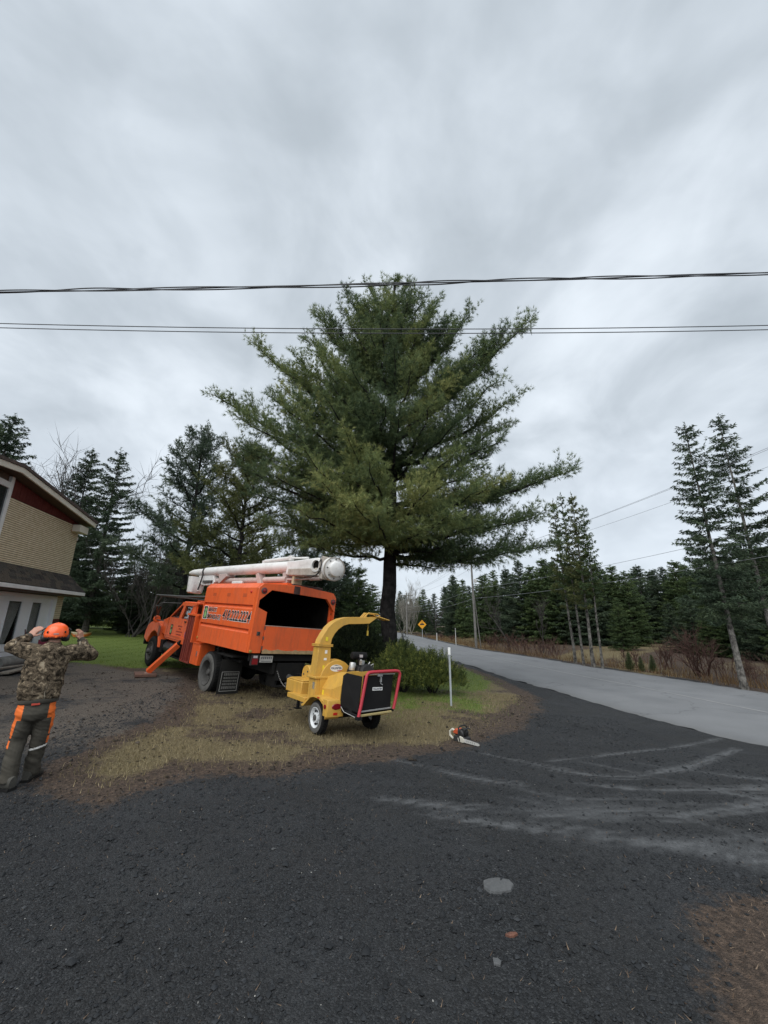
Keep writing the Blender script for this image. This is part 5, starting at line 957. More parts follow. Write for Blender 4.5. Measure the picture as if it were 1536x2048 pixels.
def truck():
    T = empty('bucket_truck', frame((-3.893, 11.703, -0.155), 2.371, 0.055, 0.069), 'orange tree-service truck with chip box and white folded boom, parked by the lawn', 'truck')
    B = lambda *a: MB().b2(*a)
    # chassis
    c = MB()
    for s in (-1, 1): c.b2(-2.0, 6.2, s * .42 - .04, s * .42 + .04, .72, .98)
    for x in (-1.9, -.7, .9, 2.4, 4.2, 6.0): c.b2(x - .05, x + .05, -.38, .38, .76, .94)
    c.build('chassis', BLACK, T, bevel=.008)
    c = MB().cyl((0, -.9, .52), (0, .9, .52), .09, n=12); c.lathe([(0, -.24), (.12, -.2), (.22, -.06), (.22, .06), (.12, .2), (0, .24)], (0, 0, .52), (1, 0, 0), 16); c.cyl((0, 0, .55), (4, 0, .8), .06); c.build('rear_axle', BLACK, T)
    MB().cyl((5.11, -.95, .5), (5.11, .95, .5), .07).build('front_axle', BLACK, T)
    for s in (-1, 1):
        c = MB(); [c.box((x, s * .55, .62 + .05 * k), (1.2 - .15 * k, .08, .03)) for k, x in enumerate((0, 0, 0, 0))]; c.build('leaf_spring', BLACK, T)
    for s in (-1, 1):
        add_wheel(T, 0, s * 1.06, .51, .27, s, dish=.16); add_wheel(T, 0, s * .73, .51, .27, -s, dish=.02, hub=False)
    for s in (-1, 1):
        w = add_wheel(T, 5.11, s * 1.0, .50, .28, s, dish=.02, rub=RUB)
    # chip box
    yw = 1.194; xr, xf = -2.064, 1.08
    prof = [(1.08, 2.83), (1.10, 2.82), (yw, 2.70), (yw, 2.285), (1.135, 2.278), (1.135, 2.25), (yw, 2.185), (yw, 1.725), (1.135, 1.718), (1.135, 1.69), (yw, 1.625), (yw, 1.206), (1.08, 1.206)]
    for s, n in ((1, 'side_panel'), (-1, 'side_panel')):
        p_ = MB().prism([(s * a, b_) for a, b_ in prof], 'x', xr + .10, xf); sp = p_.build(n, ORANGE, T, smooth=20)
        if s == 1:
            left = sp
            B(xr + .10, xr + .16, 1.13, yw + .004, 2.17, 2.29).b2(xr + .10, xr + .16, 1.13, yw + .004, 1.61, 1.73).b2(xf - .05, xf + .012, 1.13, yw + .005, 2.17, 2.29).b2(xf - .05, xf + .012, 1.13, yw + .005, 1.61, 1.73).build('rib_end', ORANGE, sp)
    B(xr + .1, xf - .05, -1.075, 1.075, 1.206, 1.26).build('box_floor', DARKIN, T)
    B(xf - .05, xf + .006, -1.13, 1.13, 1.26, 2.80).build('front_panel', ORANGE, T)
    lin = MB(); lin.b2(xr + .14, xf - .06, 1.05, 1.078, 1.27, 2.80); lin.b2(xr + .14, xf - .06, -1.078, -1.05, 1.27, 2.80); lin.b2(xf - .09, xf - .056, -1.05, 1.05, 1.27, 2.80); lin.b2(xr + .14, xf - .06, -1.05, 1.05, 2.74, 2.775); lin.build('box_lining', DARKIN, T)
    MB().prism([(-1.10, 2.80), (1.10, 2.80), (1.08, 2.83), (0.06, 2.90), (-1.08, 2.83)], 'x', xr + .06, xf + .03).build('roof', ORANGE, T, smooth=20)
    # rear frame: left and right posts plus header with cut corners around the loading opening
    F = [(yw, 2.70), (1.08, 2.82), (.06, 2.89), (-1.08, 2.82), (-yw, 2.70), (-yw, 1.206), (-1.16, 1.206), (-1.16, 2.33), (-.88, 2.64), (.84, 2.68), (1.13, 2.41), (1.13, 2.24), (.88, 2.15), (.88, 1.206), (yw, 1.206)]
    rf = MB().prism(F, 'x', xr, xr + .095).build('rear_frame', ORANGE, T, smooth=20, bevel=.006)
    tg = B(xr - .03, xr + .03, -1.15, .872, 1.27, 1.83).build('tailgate', ORANGE, T, bevel=.006)
    # split timber strip along the bottom of the gate
    rg = random.Random(8); n = 24; q = MB(); pts = [(-1.15 + 2.02 * i / n, 1.285 + rg.uniform(-.018, .022)) for i in range(n + 1)]
    q.prism([(-1.15, 1.205)] + [(.87, 1.205)] + pts[::-1], 'x', xr - .055, xr - .032); q.build('timber_strip', WOOD, tg, smooth=20)
    B(xr - .035, xr + .033, -1.15, .872, 1.83, 1.845).build('gate_edge', mat('bare_edge', (0.42, 0.30, 0.24), 0.6), tg)
    h = MB()
    for z in (1.33, 1.55, 1.78): h.cyl((xr - .03, .885, z - .04), (xr - .03, .885, z + .04), .014, n=8)
    h.build('hinge', RIM, tg)
    B(xr - .012, xr - .001, .98, 1.06, 1.60, 1.69).build('latch_plate', RIM, rf); B(xr - .03, xr - .012, 1.00, 1.015, 1.615, 1.675).build('latch_handle', BLACK, rf)
    for y, z in ((1.055, 2.645), (-1.09, 2.585)):
        l = MB().lathe([(0.075, -.005), (.075, .02), (.058, .028), (0.056, .02)], (xr - .0, y, z), (-1, 0, 0), 20).build('lamp_ring', RIM, T); MB().lathe([(.056, .012), (.05, .03), (.03, .04), (0, .043)], (xr, y, z), (-1, 0, 0), 20).build('lens', REDL, l)
    MB().lathe([(.032, 0), (.03, .015), (.02, .026), (0, .03)], (xr + .35, yw, 2.60), (0, 1, 0), 14).build('marker_lamp', mat('red_bright', (0.5, 0.02, 0.015), 0.3), T)
    MB().lathe([(.035, 0), (.035, .02), (0, .03)], (xr, 1.15, 1.245), (-1, 0, 0), 12).build('reflector', mat('amber', (0.35, 0.22, 0.05), 0.4), T)
    MB().lathe([(.03, 0), (.028, .02), (0, .025)], (1.02, yw, 1.30), (0, 1, 0), 12).build('reflector', MATS['amber'], T)
    # faint vents on the upper band
    for x in (0.43, -.48, -1.4):
        v = MB()
        for k in range(3): v.b2(x - .10, x + .10, yw, yw + .004, 2.475 + .03 * k, 2.49 + .03 * k)
        v.build('vent', mat('vent_brown', (0.40, 0.085, 0.03), 0.6), left)
    # lettering (baseline runs to the rear: -x)
    ux, uy = (-1, 0, 0), (0, 0, 1)
    def sgn(s, x0, z0, w, hgt, off=0.0, sh=0.22, par=left, y=yw):
        text_into(a := MB(), s, (x0 + .012, y + .0025, z0 - .012), ux, uy, w + .024, hgt + .024, 0.042, sh); a.build('letter_outline', PWHITE, par, smooth=None)
        text_into(a := MB(), s, (x0, y + .0055, z0), ux, uy, w, hgt, 0.016, sh); a.build('lettering', PBLACK, par, smooth=None)
    sgn('BEAUCE', .62, 2.045, .53, .105); sgn('ÉMONDAGE', .69, 1.845, .93, .155)
    sgn('418.222.2224', -.34, 1.865, 1.55, .255)
    lg = MB().add([(.93, yw + .003, 2.17), (.70, yw + .003, 2.17), (.67, yw + .003, 1.83), (.92, yw + .003, 1.83)], [(0, 1, 2, 3)]).build('logo_panel', PBLACK, left, smooth=None)
    fr_ = MB()
    for a, b_ in (((.94, 2.175), (.69, 2.175)), ((.69, 2.175), (.66, 1.825)), ((.66, 1.825), (.93, 1.825)), ((.93, 1.825), (.94, 2.175))): fr_.tube([(a[0], yw + .004, a[1]), (b_[0], yw + .004, b_[1])], .006, 4)
    fr_.build('logo_border', PWHITE, lg)
    ge = MB()
    for cx, cz, rx, rz_ in ((.80, 2.085, .07, .055), (.80, 1.95, .075, .10)):
        ge.add([(cx + rx * math.cos(a), yw + .006, cz + rz_ * math.sin(a)) for a in np.linspace(0, 6.283, 15)[:-1]], [tuple(range(14))])
    ge.build('logo_shapes', LGREEN, lg, smooth=None)
    # rear undercarriage
    B(-2.02, -1.92, -1.1, 1.1, 1.03, 1.18).build('rear_sill', BLACK, T)
    tl = B(-2.06, -2.0, .90, 1.08, .94, 1.17).build('tail_lamp', mat('lamp_housing', (0.03, 0.022, 0.022), 0.6), T); B(-2.075, -2.058, .92, 1.06, .96, 1.09).build('lens', REDL, tl); B(-2.075, -2.058, .94, 1.04, 1.10, 1.15).build('reverse_lens', mat('milky', (0.45, 0.4, 0.4), 0.4), tl)
    tl = B(-2.06, -2.0, -1.08, -.90, .94, 1.17).build('tail_lamp', MATS['lamp_housing'], T); B(-2.075, -2.058, -1.06, -.92, .96, 1.09).build('lens', REDL, tl)
    pl = B(-2.05, -2.035, .52, .86, 1.0, 1.15).build('license_plate', mat('plate_white', (0.42, 0.41, 0.38), 0.6, dirt=0.4), T)
    q = MB(); rg = random.Random(2)
    for k in range(6): y0 = .83 - k * .05; q.b2(-2.053, -2.0505, y0 - .03, y0, 1.075, 1.125); 
    q.b2(-2.053, -2.0505, .56, .82, 1.02, 1.035); q.build('plate_print', mat('plate_grey', (0.10, 0.10, 0.11), 0.6), pl)
    # wheel-arch bracket and mud flaps
    for s in (1, -1):
        m = MB(); m.box((-.85, s * 1.02, 1.03), (.9, .30, .03)); m.b2(-.42, -.40, s * 1.17 - .01, s * 1.17 + .01, 1.0, 1.2); m.box((-1.1, s * .95, .93), (.5, .05, .05)); m.build('flap_bracket', BLACK, T)
        fl = MB().box((-.92, s * .96, .53), (.012, .56, .80)).build('mud_flap', mat('flap_rubber', (0.016, 0.016, 0.015), 0.9, spec=0.2, dirt=0.5, dirtcol=(0.04, 0.038, 0.034)), T)
        e = MB(); y0, y1, z0, z1, x = s * .74, s * 1.18, .20, .64, -.929
        for a, b_ in (((y0, z0), (y1, z0)), ((y0, z0), (y0, z1)), ((y1, z0), (y1, z1)), ((y0, z1), (y1, z1))): e.tube([(x, a[0], a[1]), (x, b_[0], b_[1])], .006, 4)
        e.build('flap_border', mat('flap_grey', (0.26, 0.255, 0.24), 0.7), fl)
        q = MB()
        for k, (zz, hh) in enumerate(((.555, .06), (.48, .04), (.41, .04), (.34, .04), (.25, .06))):
            rg2 = random.Random(k); yy = y0 + s * .03
            while abs(yy - y0) < abs(y1 - y0) - .06:
                ww = rg2.uniform(.02, .045); q.b2(x - .001, x + .001, yy, yy + s * ww, zz, zz + hh); yy += s * (ww + .012)
        q.build('flap_print', mat('flap_print_grey', (0.12, 0.118, 0.11), 0.8), fl)
    # hitch
    hc = MB(); hc.b2(-2.05, -1.93, -.35, .35, .58, .98); hc.b2(-2.0, -1.6, .28, .34, .45, .95); hc.b2(-2.0, -1.6, -.34, -.28, .45, .95); hc.b2(-2.03, -1.6, -.34, .34, .43, .47); hc.build('hitch_plate', BLACK, T, bevel=.006)
    pn = MB(); pn.lathe([(.0, 0), (.07, .0), (.07, .04), (.035, .06), (.035, .15)], (-2.05, 0, .66), (-1, 0, 0), 12); pn.tube([(-2.18, 0, .60), (-2.24, 0, .60), (-2.27, 0, .64), (-2.25, 0, .69), (-2.19, 0, .69)], .022, 8); pn.build('pintle', RIM, T)
    ch = MB(); n = 26
    for k in range(n):
        t = k / n; pt = Vector((-2.05, .34, .80)).lerp(Vector((-2.42, -.02, .62)), t); pt.z -= .30 * 4 * t * (1 - t) * .8
        an = k * math.pi / 2; ring = [(pt.x + .016 * math.cos(b_), pt.y + .011 * math.sin(b_) * math.cos(an), pt.z + .011 * math.sin(b_) * math.sin(an) + .0) for b_ in np.linspace(0, 6.283, 9)[:-1]]; ch.tube(ring, .004, 4, closed=True)
    ch.build('safety_chain', mat('chain', (0.45, 0.44, 0.42), 0.5, metal=0.6), T)
    sp_ = MB().box((-1.75, -.85, 1.0), (.3, .3, .12)).cyl((-1.9, -.2, .9), (-1.9, -1.0, .9), .03); sp_.build('crossbar', BLACK, T)
    # toolbox, outrigger mast
    tb = B(.80, 1.36, .72, 1.15, .56, 1.13).build('toolbox', ORANGE, T, bevel=.01); B(.79, 1.37, .70, 1.165, 1.12, 1.14).build('toolbox_lid', ORANGE, tb); l = B(.90, .945, 1.15, 1.17, .80, .93).build('latch', CHROME, tb)
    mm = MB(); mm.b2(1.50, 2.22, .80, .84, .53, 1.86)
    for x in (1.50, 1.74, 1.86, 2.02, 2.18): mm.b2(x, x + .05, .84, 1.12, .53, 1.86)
    mm.b2(1.50, 2.23, .84, 1.12, .52, .56); mm.build('outrigger_housing', ORANGE_SHADE, T, bevel=.004)
    B(1.42, 1.50, .80, 1.19, 1.12, 1.87).b2(1.36, 2.26, .78, 1.15, 1.865, 1.92).build('housing_post', ORANGE, T)
    A0, A1 = Vector((2.50, 1.02, 1.10)), Vector((2.93, 1.68, .13)); dr = (A1 - A0).normalized(); up = Vector((0, 0, 1)); sd = dr.cross(Vector((1, 0, 0))).normalized(); w3 = dr.cross(sd)
    rot = Matrix((dr, sd, w3)).transposed(); ln = (A1 - A0).length
    ol = MB().box(A0.lerp(A1, .58), (ln * .86, .15, .16), rot).build('outrigger_leg', ORANGE, T, bevel=.008); MB().box(A0.lerp(A1, .10), (ln * .3, .115, .12), rot).build('inner_leg', BLACK, ol)
    B(2.2, 2.62, .85, 1.1, .98, 1.16).build('outrigger_knuckle', ORANGE, T)
    MB().lathe([(0, 0), (.03, 0), (.05, .02), (.11, .05), (.12, .065), (0, .07)], A1 + Vector((0, 0, -.0)), (0, 0, -1), 16).build('outrigger_foot', mat('worn_foot', (0.33, 0.2, 0.15), 0.7, var=.3), T)
    # cab
    Y = 1.05
    body = [(1.98, .98), (4.16, 1.0), (4.30, 1.12), (4.62, 1.15), (4.66, 1.60), (4.08, 1.74), (1.95, 1.74)]
    cab = MB().prism(body, 'y', -Y, Y).build('cab_body', ORANGE, T, bevel=.02)
    hood = MB(); xs_ = [(4.64, 1.62, .95), (5.3, 1.60, .88), (6.0, 1.53, .80), (6.28, 1.42, .74)]
    vs = []; 
    for x, z, w in xs_: vs += [(x, -w, z - .10), (x, -w + .12, z), (x, w - .12, z), (x, w, z - .10), (x, w, .95), (x, -w, .95)]
    fs = [(i * 6 + k, i * 6 + (k + 1) % 6, (i + 1) * 6 + (k + 1) % 6, (i + 1) * 6 + k) for i in range(3) for k in range(6)] + [(0, 1, 2, 3, 4, 5)[::-1], tuple(18 + k for k in range(6))]
    MB().add(vs, fs).build('hood', ORANGE, T, bevel=.02)
    for s in (1, -1):
        # fender: arch outline extruded from the hood side outwards, top slanted
        cx, cz, ra = 5.11, .52, .66; arc = [(cx + ra * math.cos(a), cz + ra * math.sin(a)) for a in np.linspace(R_(165), R_(20), 14)]
        top = [(6.18, .86), (6.16, 1.14), (6.02, 1.34), (5.72, 1.46), (5.30, 1.52), (4.86, 1.50), (4.62, 1.42), (4.56, 1.05), (4.42, .68)]
        f = MB().prism(arc + top, 'y', s * .70, s * 1.13).build('fender', ORANGE, T, bevel=.04, smooth=40)
        ll = MB().prism([(4.50, 1.36), (4.72, 1.40), (4.74, 1.12), (4.60, 1.02), (4.52, 1.1)], 'y', s * 1.13, s * 1.142); ll.build('fender_lamp', mat('dull_lens', (0.23, 0.07, 0.04), 0.5), f)
    B(6.28, 6.40, -1.05, 1.05, .62, .86).build('front_bumper', BLACK, T, bevel=.02); B(6.285, 6.30, -.6, .6, .98, 1.32).build('grille', CHROME, T)
    for s in (1, -1): MB().lathe([(0.1, 0), (.1, .02), (0, .05)], (6.27, s * .62, 1.2), (1, 0, 0), 14).build('headlamp', mat('milky'), T)
    # greenhouse: pillars, roof, panes
    for s in (1, -1):
        y0, y1 = s * (Y - .06), s * Y; pr = MB()
        A = lambda pts: pr.prism(pts, 'y', y0, y1)
        A([(4.10, 1.735), (3.98, 1.735), (3.17, 2.13), (3.20, 2.19)]); A([(3.25, 1.735), (2.98, 1.735), (2.79, 2.13), (3.05, 2.13)]); A([(2.42, 1.735), (1.95, 1.735), (1.95, 2.2), (2.18, 2.13)]); A([(3.24, 2.12), (3.18, 2.24), (1.95, 2.24), (1.95, 2.12)])
        pr.build('pillars', ORANGE, cab, smooth=20)
        for pts in ([(3.98, 1.735), (3.25, 1.735), (3.05, 2.13), (3.17, 2.13)], [(2.98, 1.735), (2.42, 1.735), (2.18, 2.13), (2.79, 2.13)]):
            MB().prism(pts, 'y', s * (Y - .035), s * (Y - .03)).build('side_window', GLASS, cab, smooth=None)
            e = MB(); e.tube([(a, s * (Y + .001), b_) for a, b_ in pts], .010, 4, closed=True); e.build('window_seal', PBLACK, cab)
        e = MB(); e.tube([(2.42, s * (Y + .012), 1.70), (2.16, s * (Y + .012), 2.17)], .012, 5); e.build('chrome_strip', CHROME, cab)
        dl = MB()
        for a, b_ in (((4.12, 1.05), (4.12, 1.72)), ((2.38, 1.05), (2.38, 1.72)), ((2.38, 1.05), (4.12, 1.05))): dl.tube([(a[0], s * (Y + .0005), a[1]), (b_[0], s * (Y + .0005), b_[1])], .007, 4)
        dl.build('door_seam', mat('seam', (0.12, 0.02, 0.01), 0.7), cab); B(2.5, 2.64, s * (Y - .005), s * (Y + .025), 1.62, 1.655).build('door_handle', PBLACK, cab); B(4.16, 1.95, s * (Y - .005), s * (Y + .012), 1.14, 1.17).build('door_moulding', ORANGE, cab)
    B(1.95, 3.22, -Y + .05, Y - .05, 2.20, 2.275).build('cab_roof', ORANGE, cab, bevel=.03)
    B(1.95, 2.0, -Y + .06, Y - .06, 1.74, 1.92).build('cab_rear_wall', ORANGE, cab); B(1.96, 1.97, -Y + .06, Y - .06, 1.92, 2.19).build('rear_window', GLASS, cab)
    MB().prism([(4.10, 1.74), (3.21, 2.19), (3.19, 2.18), (4.07, 1.73)], 'y', -Y + .06, Y - .06).build('windshield', GLASS, cab, smooth=None)
    st = MB()
    for y in (.5, -.5): st.box((2.75, y, 1.85), (.16, .5, .55), (0, R_(-10), 0))
    st.build('seat', mat('seat_grey', (0.06, 0.06, 0.065), 0.9), cab)
    for y in (-.4, 0, .4): MB().lathe([(.045, 0), (.04, .04), (0, .055)], (2.9, y, 2.27), (0, 0, 1), 10).build('roof_lamp', mat('amber'), cab)
    B(2.05, 2.4, .3, .9, 2.275, 2.33).build('roof_beacon', ORANGE, cab, bevel=.02)
    # door emblem and text lines
    B(3.80, 3.62, Y, Y + .003, 1.16, 1.50).build('door_emblem', PBLACK, cab); e = MB()
    for cz, rz_ in ((1.43, .035), (1.28, .075)): e.add([(3.71 + .06 * math.cos(a), Y + .005, cz + rz_ * math.sin(a)) for a in np.linspace(0, 6.283, 13)[:-1]], [tuple(range(12))])
    e.build('door_emblem_shape', LGREEN, cab, smooth=None)
    e = MB(); rg = random.Random(5)
    for k, (w, z) in enumerate(((.36, 1.46), (.16, 1.38), (.50, 1.29), (.38, 1.20))):
        x = 2.95 + w / 2
        while x > 2.95 - w / 2: ww = rg.uniform(.02, .05); e.b2(x - ww, x, Y, Y + .003, z, z + .035); x -= ww + .012
    e.build('door_print', mat('door_print_red', (0.26, 0.035, 0.018), 0.6), cab)
    # mirrors
    for s in (1, -1):
        e = MB(); e.tube([(4.55, s * 1.08, 1.56), (4.72, s * 1.30, 1.58), (4.62, s * 1.36, 1.75), (4.44, s * 1.36, 2.13), (4.36, s * 1.32, 2.17), (3.3, s * 1.06, 2.20)], .016, 6); e.build('mirror_arm', RIM, T)
        mo = MB().box((4.58, s * 1.36, 1.90), (.06, .20, .36), (0, R_(-22), 0)).build('mirror', PBLACK, T, bevel=.02); MB().box((4.54, s * 1.36, 1.886), (.01, .17, .32), (0, R_(-22), 0)).build('mirror_glass', mat('mirror_face', (0.02, 0.025, 0.02), 0.05, spec=0.8), mo)
        MB().lathe([(0, -.05), (.10, -.045), (.12, 0), (.09, .05), (0, .06)], (4.74, s * 1.26, 1.60), (1, 0, 0), 16).build('mirror_lamp', ORANGE, T)
    # rack frame over cab and hood
    e = MB()
    for s in (1, -1): e.tube([(6.50, s * .98, .80), (6.42, s * .98, 2.42), (6.36, s * .98, 2.45), (3.6, s * .98, 2.43), (1.2, s * .98, 2.45)], .03, 8); e.tube([(6.42, s * .98, 1.9), (5.7, s * .98, 2.43)], .02, 6)
    e.tube([(6.40, -.98, 2.44), (6.40, .98, 2.44)], .03, 8); e.tube([(1.25, -.98, 2.45), (1.25, .98, 2.45)], .03, 8); e.build('boom_rack', mat('rack_dark', (0.06, 0.062, 0.06), 0.6, dirt=.4, dirtcol=(.12, .12, .11)), T)
    # fuel tank and underbits
    for k, x in enumerate((3.2, 3.9)): MB().cyl((x - .33, .82, .74), (x + .33, .82, .74), .22, n=18).build('fuel_tank', mat('tank_black', (0.02, 0.02, 0.021), 0.35), T, bevel=.02)
    B(2.4, 4.2, .6, 1.02, .50, .53).b2(4.2, 4.5, .75, 1.05, .55, .95).build('step', BLACK, T)
    wb = B(1.5, 2.0, -.9, .6, 1.93, 2.15).build('timber_stack', mat('grey_timber', (0.36, 0.34, 0.30), 0.8, var=.2), T)
    # pedestal and boom
    pd = MB().cyl((1.52, -.1, 1.0), (1.52, -.1, 2.9), .28, n=20); pd.b2(1.24, 1.8, -.45, .25, .98, 1.2); pd.build('pedestal', BLACK, T)
    MB().b2(1.2, 1.9, -.32, .12, 2.88, 3.05).build('turret', WPNT, T, bevel=.02)
    bm = MB(); zc = lambda x: 3.425 + .004 * x
    bm.tube([(x, 0, zc(x)) for x in (4.45, 3, 1, -.6, -1.45)], .168, 20); bo = bm.build('boom', WPNT, T, bevel=0)
    MB().tube([(6.18, 0, zc(6.1)), (5.75, 0, zc(6) + .0), (5.2, 0, zc(5.2)), (4.46, 0, zc(4.4))], [.06, .125, .135, .14], 18).build('boom_tip', WPNT, bo)
    MB().tube([(4.50, 0, zc(4.4)), (4.43, 0, zc(4.4))], .178, 20).build('boom_collar', PBLACK, bo)
    jaw = mat('jaw_metal', (0.40, 0.36, 0.31), 0.6, dirt=.7, dirtcol=(.16, .12, .09), dscale=6)
    MB().prism([(-1.40, 3.55), (-1.40, 3.20), (-1.6, 3.15), (-2.95, 3.11), (-3.10, 3.18), (-3.12, 3.50), (-2.8, 3.585)], 'y', -.16, .155).build('boom_sleeve', WPNT, bo, bevel=.03)
    MB().prism([(-1.55, 3.34), (-1.55, 3.16), (-2.9, 3.12), (-2.9, 3.32)], 'y', -.19, .185).build('sleeve_wrap', jaw, bo, bevel=.02)
    MB().lathe([(.165, -.05), (.17, .05), (.125, .06), (.12, -.04)], (-2.84, .165, 3.38), (-.25, 1, 0), 24, closed=True).build('pivot_bore', WPNT, bo); MB().lathe([(.125, .0), (0, .004)], (-2.84, .165, 3.38), (-.25, 1, 0), 20).build('bore_dark', DARKIN, bo)
    el = MB(); el.lathe([(.0, -.09), (.26, -.09), (.285, -.06), (.285, .06), (.265, .085), (.21, .10), (0, .105)], (-3.28, 0, 3.30), Vector((-1, .18, -.06)), 28); eo = el.build('elbow_drum', WPNT, bo, bevel=.01)
    MB().lathe([(.275, -.02), (.29, -.015), (.29, .015), (.275, .02)], (-3.36, .012, 3.295), Vector((-1, .18, -.06)), 28, closed=True).build('elbow_band', jaw, eo)
    MB().lathe([(0, 0), (.185, .0), (.195, .03), (.185, .13), (.14, .16), (0, .165)], (-3.37, .02, 3.29), Vector((-1, .18, -.06)), 24).build('elbow_cap', WPNT, eo, bevel=.01)
    MB().prism([(-3.18, 3.56), (-3.10, 3.60), (-3.02, 3.40), (-3.08, 3.05), (-3.2, 3.02), (-3.22, 3.3)], 'y', -.20, .24).build('elbow_bracket', jaw, eo, bevel=.01)
    q = MB(); q.tube([(-3.0, .22, 3.45), (-3.12, .27, 3.50), (-3.2, .30, 3.38), (-3.15, .28, 3.2), (-2.9, .22, 3.12), (-2.4, .2, 3.10)], .014, 6); q.tube([(-3.02, .2, 3.3), (-3.14, .30, 3.28), (-3.1, .29, 3.14), (-2.7, .2, 3.07), (-1.9, .15, 3.06)], .012, 6); q.build('hydraulic_hose', PBLACK, eo)
    q = MB()
    for a in np.linspace(0, 6.28, 9)[:-1]: q.lathe([(.018, 0), (.018, .02), (0, .022)], (-3.385 - .03 * 0, .02 + .235 * math.cos(a) * .98, 3.295 + .235 * math.sin(a)), (-1, .18, -.06), 6)
    q.build('flange_bolt', RIM, eo)
    B(-2.55, -2.3, -.19, -.165, 3.2, 3.5).b2(-3.05, -2.98, .155, .20, 3.15, 3.55).build('side_plate', jaw, bo)
    q = MB(); q.cyl((.05, .02, 3.64), (-1.35, .02, 3.665), .06, n=14); q.cyl((-1.35, .02, 3.665), (-2.2, .02, 3.63), .03, n=10); q.build('upper_cylinder', WPNT, bo); MB().box((-1.38, .02, 3.66), (.14, .12, .15)).box((.1, .02, 3.60), (.16, .1, .14)).build('cylinder_lug', WPNT, bo, bevel=.02)
    q = MB(); q.cyl((3.9, -.02, 3.10), (.2, -.02, 3.07), .095, n=16); q.build('lower_boom', PINKW, T)
    q = MB(); q.cyl((-.25, .1, 3.06), (-1.45, .1, 3.06), .085, n=16); q.cyl((-1.45, .1, 3.06), (-3.0, .1, 3.06), .03, n=10); q.cyl((-2.55, .1, 3.06), (-3.0, .1, 3.06), .05, n=10); q.build('lift_cylinder', PINKW, T)
    q = MB(); q.prism([(2.95, 3.30), (2.35, 3.30), (2.30, 3.22), (2.75, 3.0), (2.85, 2.98)], 'y', -.14, .16); q.prism([(.35, 3.24), (.20, 3.28), (-.05, 3.02), (-.1, 2.9), (.1, 2.9)], 'y', -.1, .12); q.prism([(-1.20, 3.24), (-1.32, 3.26), (-1.5, 3.0), (-1.42, 2.88), (-1.3, 2.9)], 'y', -.1, .12); q.build('boom_bracket', PINKW, T, bevel=.006)
    B(-1.85, -1.75, -.12, .14, 2.86, 3.26).build('boom_rest', mat('rest_tan', (0.42, 0.35, 0.22), .7), T); B(-.4, -1.9, -.35, .35, 2.87, 2.93).build('rest_plate', ORANGE, T)
    B(-2.05, -1.95, -.7, .25, 2.70, 2.92).build('winch_plate', mat('dark_rust', (0.06, 0.03, 0.026), 0.8, var=.4), T, bevel=.01)
    B(-2.09, -2.055, .05, .22, 2.66, 2.86).build('winch_guard', MATS['dark_rust'], T)
    # bucket hung under the boom tip
    bk = MB(); n = 18; vs = []; fs = []
    for z, k in ((2.62, .70), (2.66, .86), (3.0, .96), (3.24, 1.0), (3.24, .92), (2.75, .84)):
        for i in range(n):
            a = 2 * math.pi * i / n; ca, sa = math.cos(a), math.sin(a); vs.append((5.02 + .24 * k * math.copysign(abs(ca) ** .6, ca), .10 + .30 * k * math.copysign(abs(sa) ** .6, sa), z))
    for j in range(5):
        for i in range(n): fs.append((j * n + i, j * n + (i + 1) % n, (j + 1) * n + (i + 1) % n, (j + 1) * n + i))
    fs += [tuple(range(n - 1, -1, -1)), tuple(5 * n + i for i in range(n))]
    bko = MB().add(vs, fs).build('bucket', WPNT, T, 40)
    MB().prism([(4.9, 3.30), (3.55, 3.28), (3.35, 3.05), (3.45, 2.95), (4.2, 2.92), (4.72, 2.98), (4.75, 2.70), (4.82, 2.70)], 'y', -.06, .10).build('bucket_mount', WPNT, T, bevel=.01)
    q = MB(); q.tube([(4.40, .17, 3.55), (4.35, .18, 3.2), (4.5, .18, 2.75)], .03, 6); q.b2(3.5, 4.3, .10, .16, 3.02, 3.1); q.build('bucket_strap', RIM, T)
truck()
# wooden pad under the outrigger, blue bottle on the step
p = Vector((-7.24, 12.55)); o = MB().prism([(-.42, -.27), (.40, -.30), (.44, .26), (-.40, .29)], 'z', 0, .085).build('outrigger_pad', mat('pad_wood', (0.115, 0.062, 0.045), 0.9, var=.3, vscale=9), None, bevel=.012)
o.matrix_world = frame((p.x, p.y, gzf(p.x, p.y) + 0.002), 2.2, 0.0, .05); tag(o, 'dark square timber pad under the orange outrigger foot', 'pad')
def bottle():
    M = frame((-3.893, 11.703, -0.155), 2.371, 0.055, 0.069); r = empty('spray_bottle', M @ Matrix.Translation((2.40, 1.00, 1.17)), 'blue spray bottle with white cap standing on the outrigger of the truck', 'bottle')
    MB().lathe([(0, 0), (.055, .0), (.06, .02), (.06, .17), (.03, .22), (.025, .25), (0, .25)], (0, 0, 0), (0, 0, 1), 14).build('bottle_body', mat('bottle_blue', (0.03, 0.05, 0.32), 0.35), r); MB().lathe([(.032, .25), (.032, .32), (0, .325)], (0, 0, 0), (0, 0, 1), 12).build('cap', PWHITE, r)
bottle()
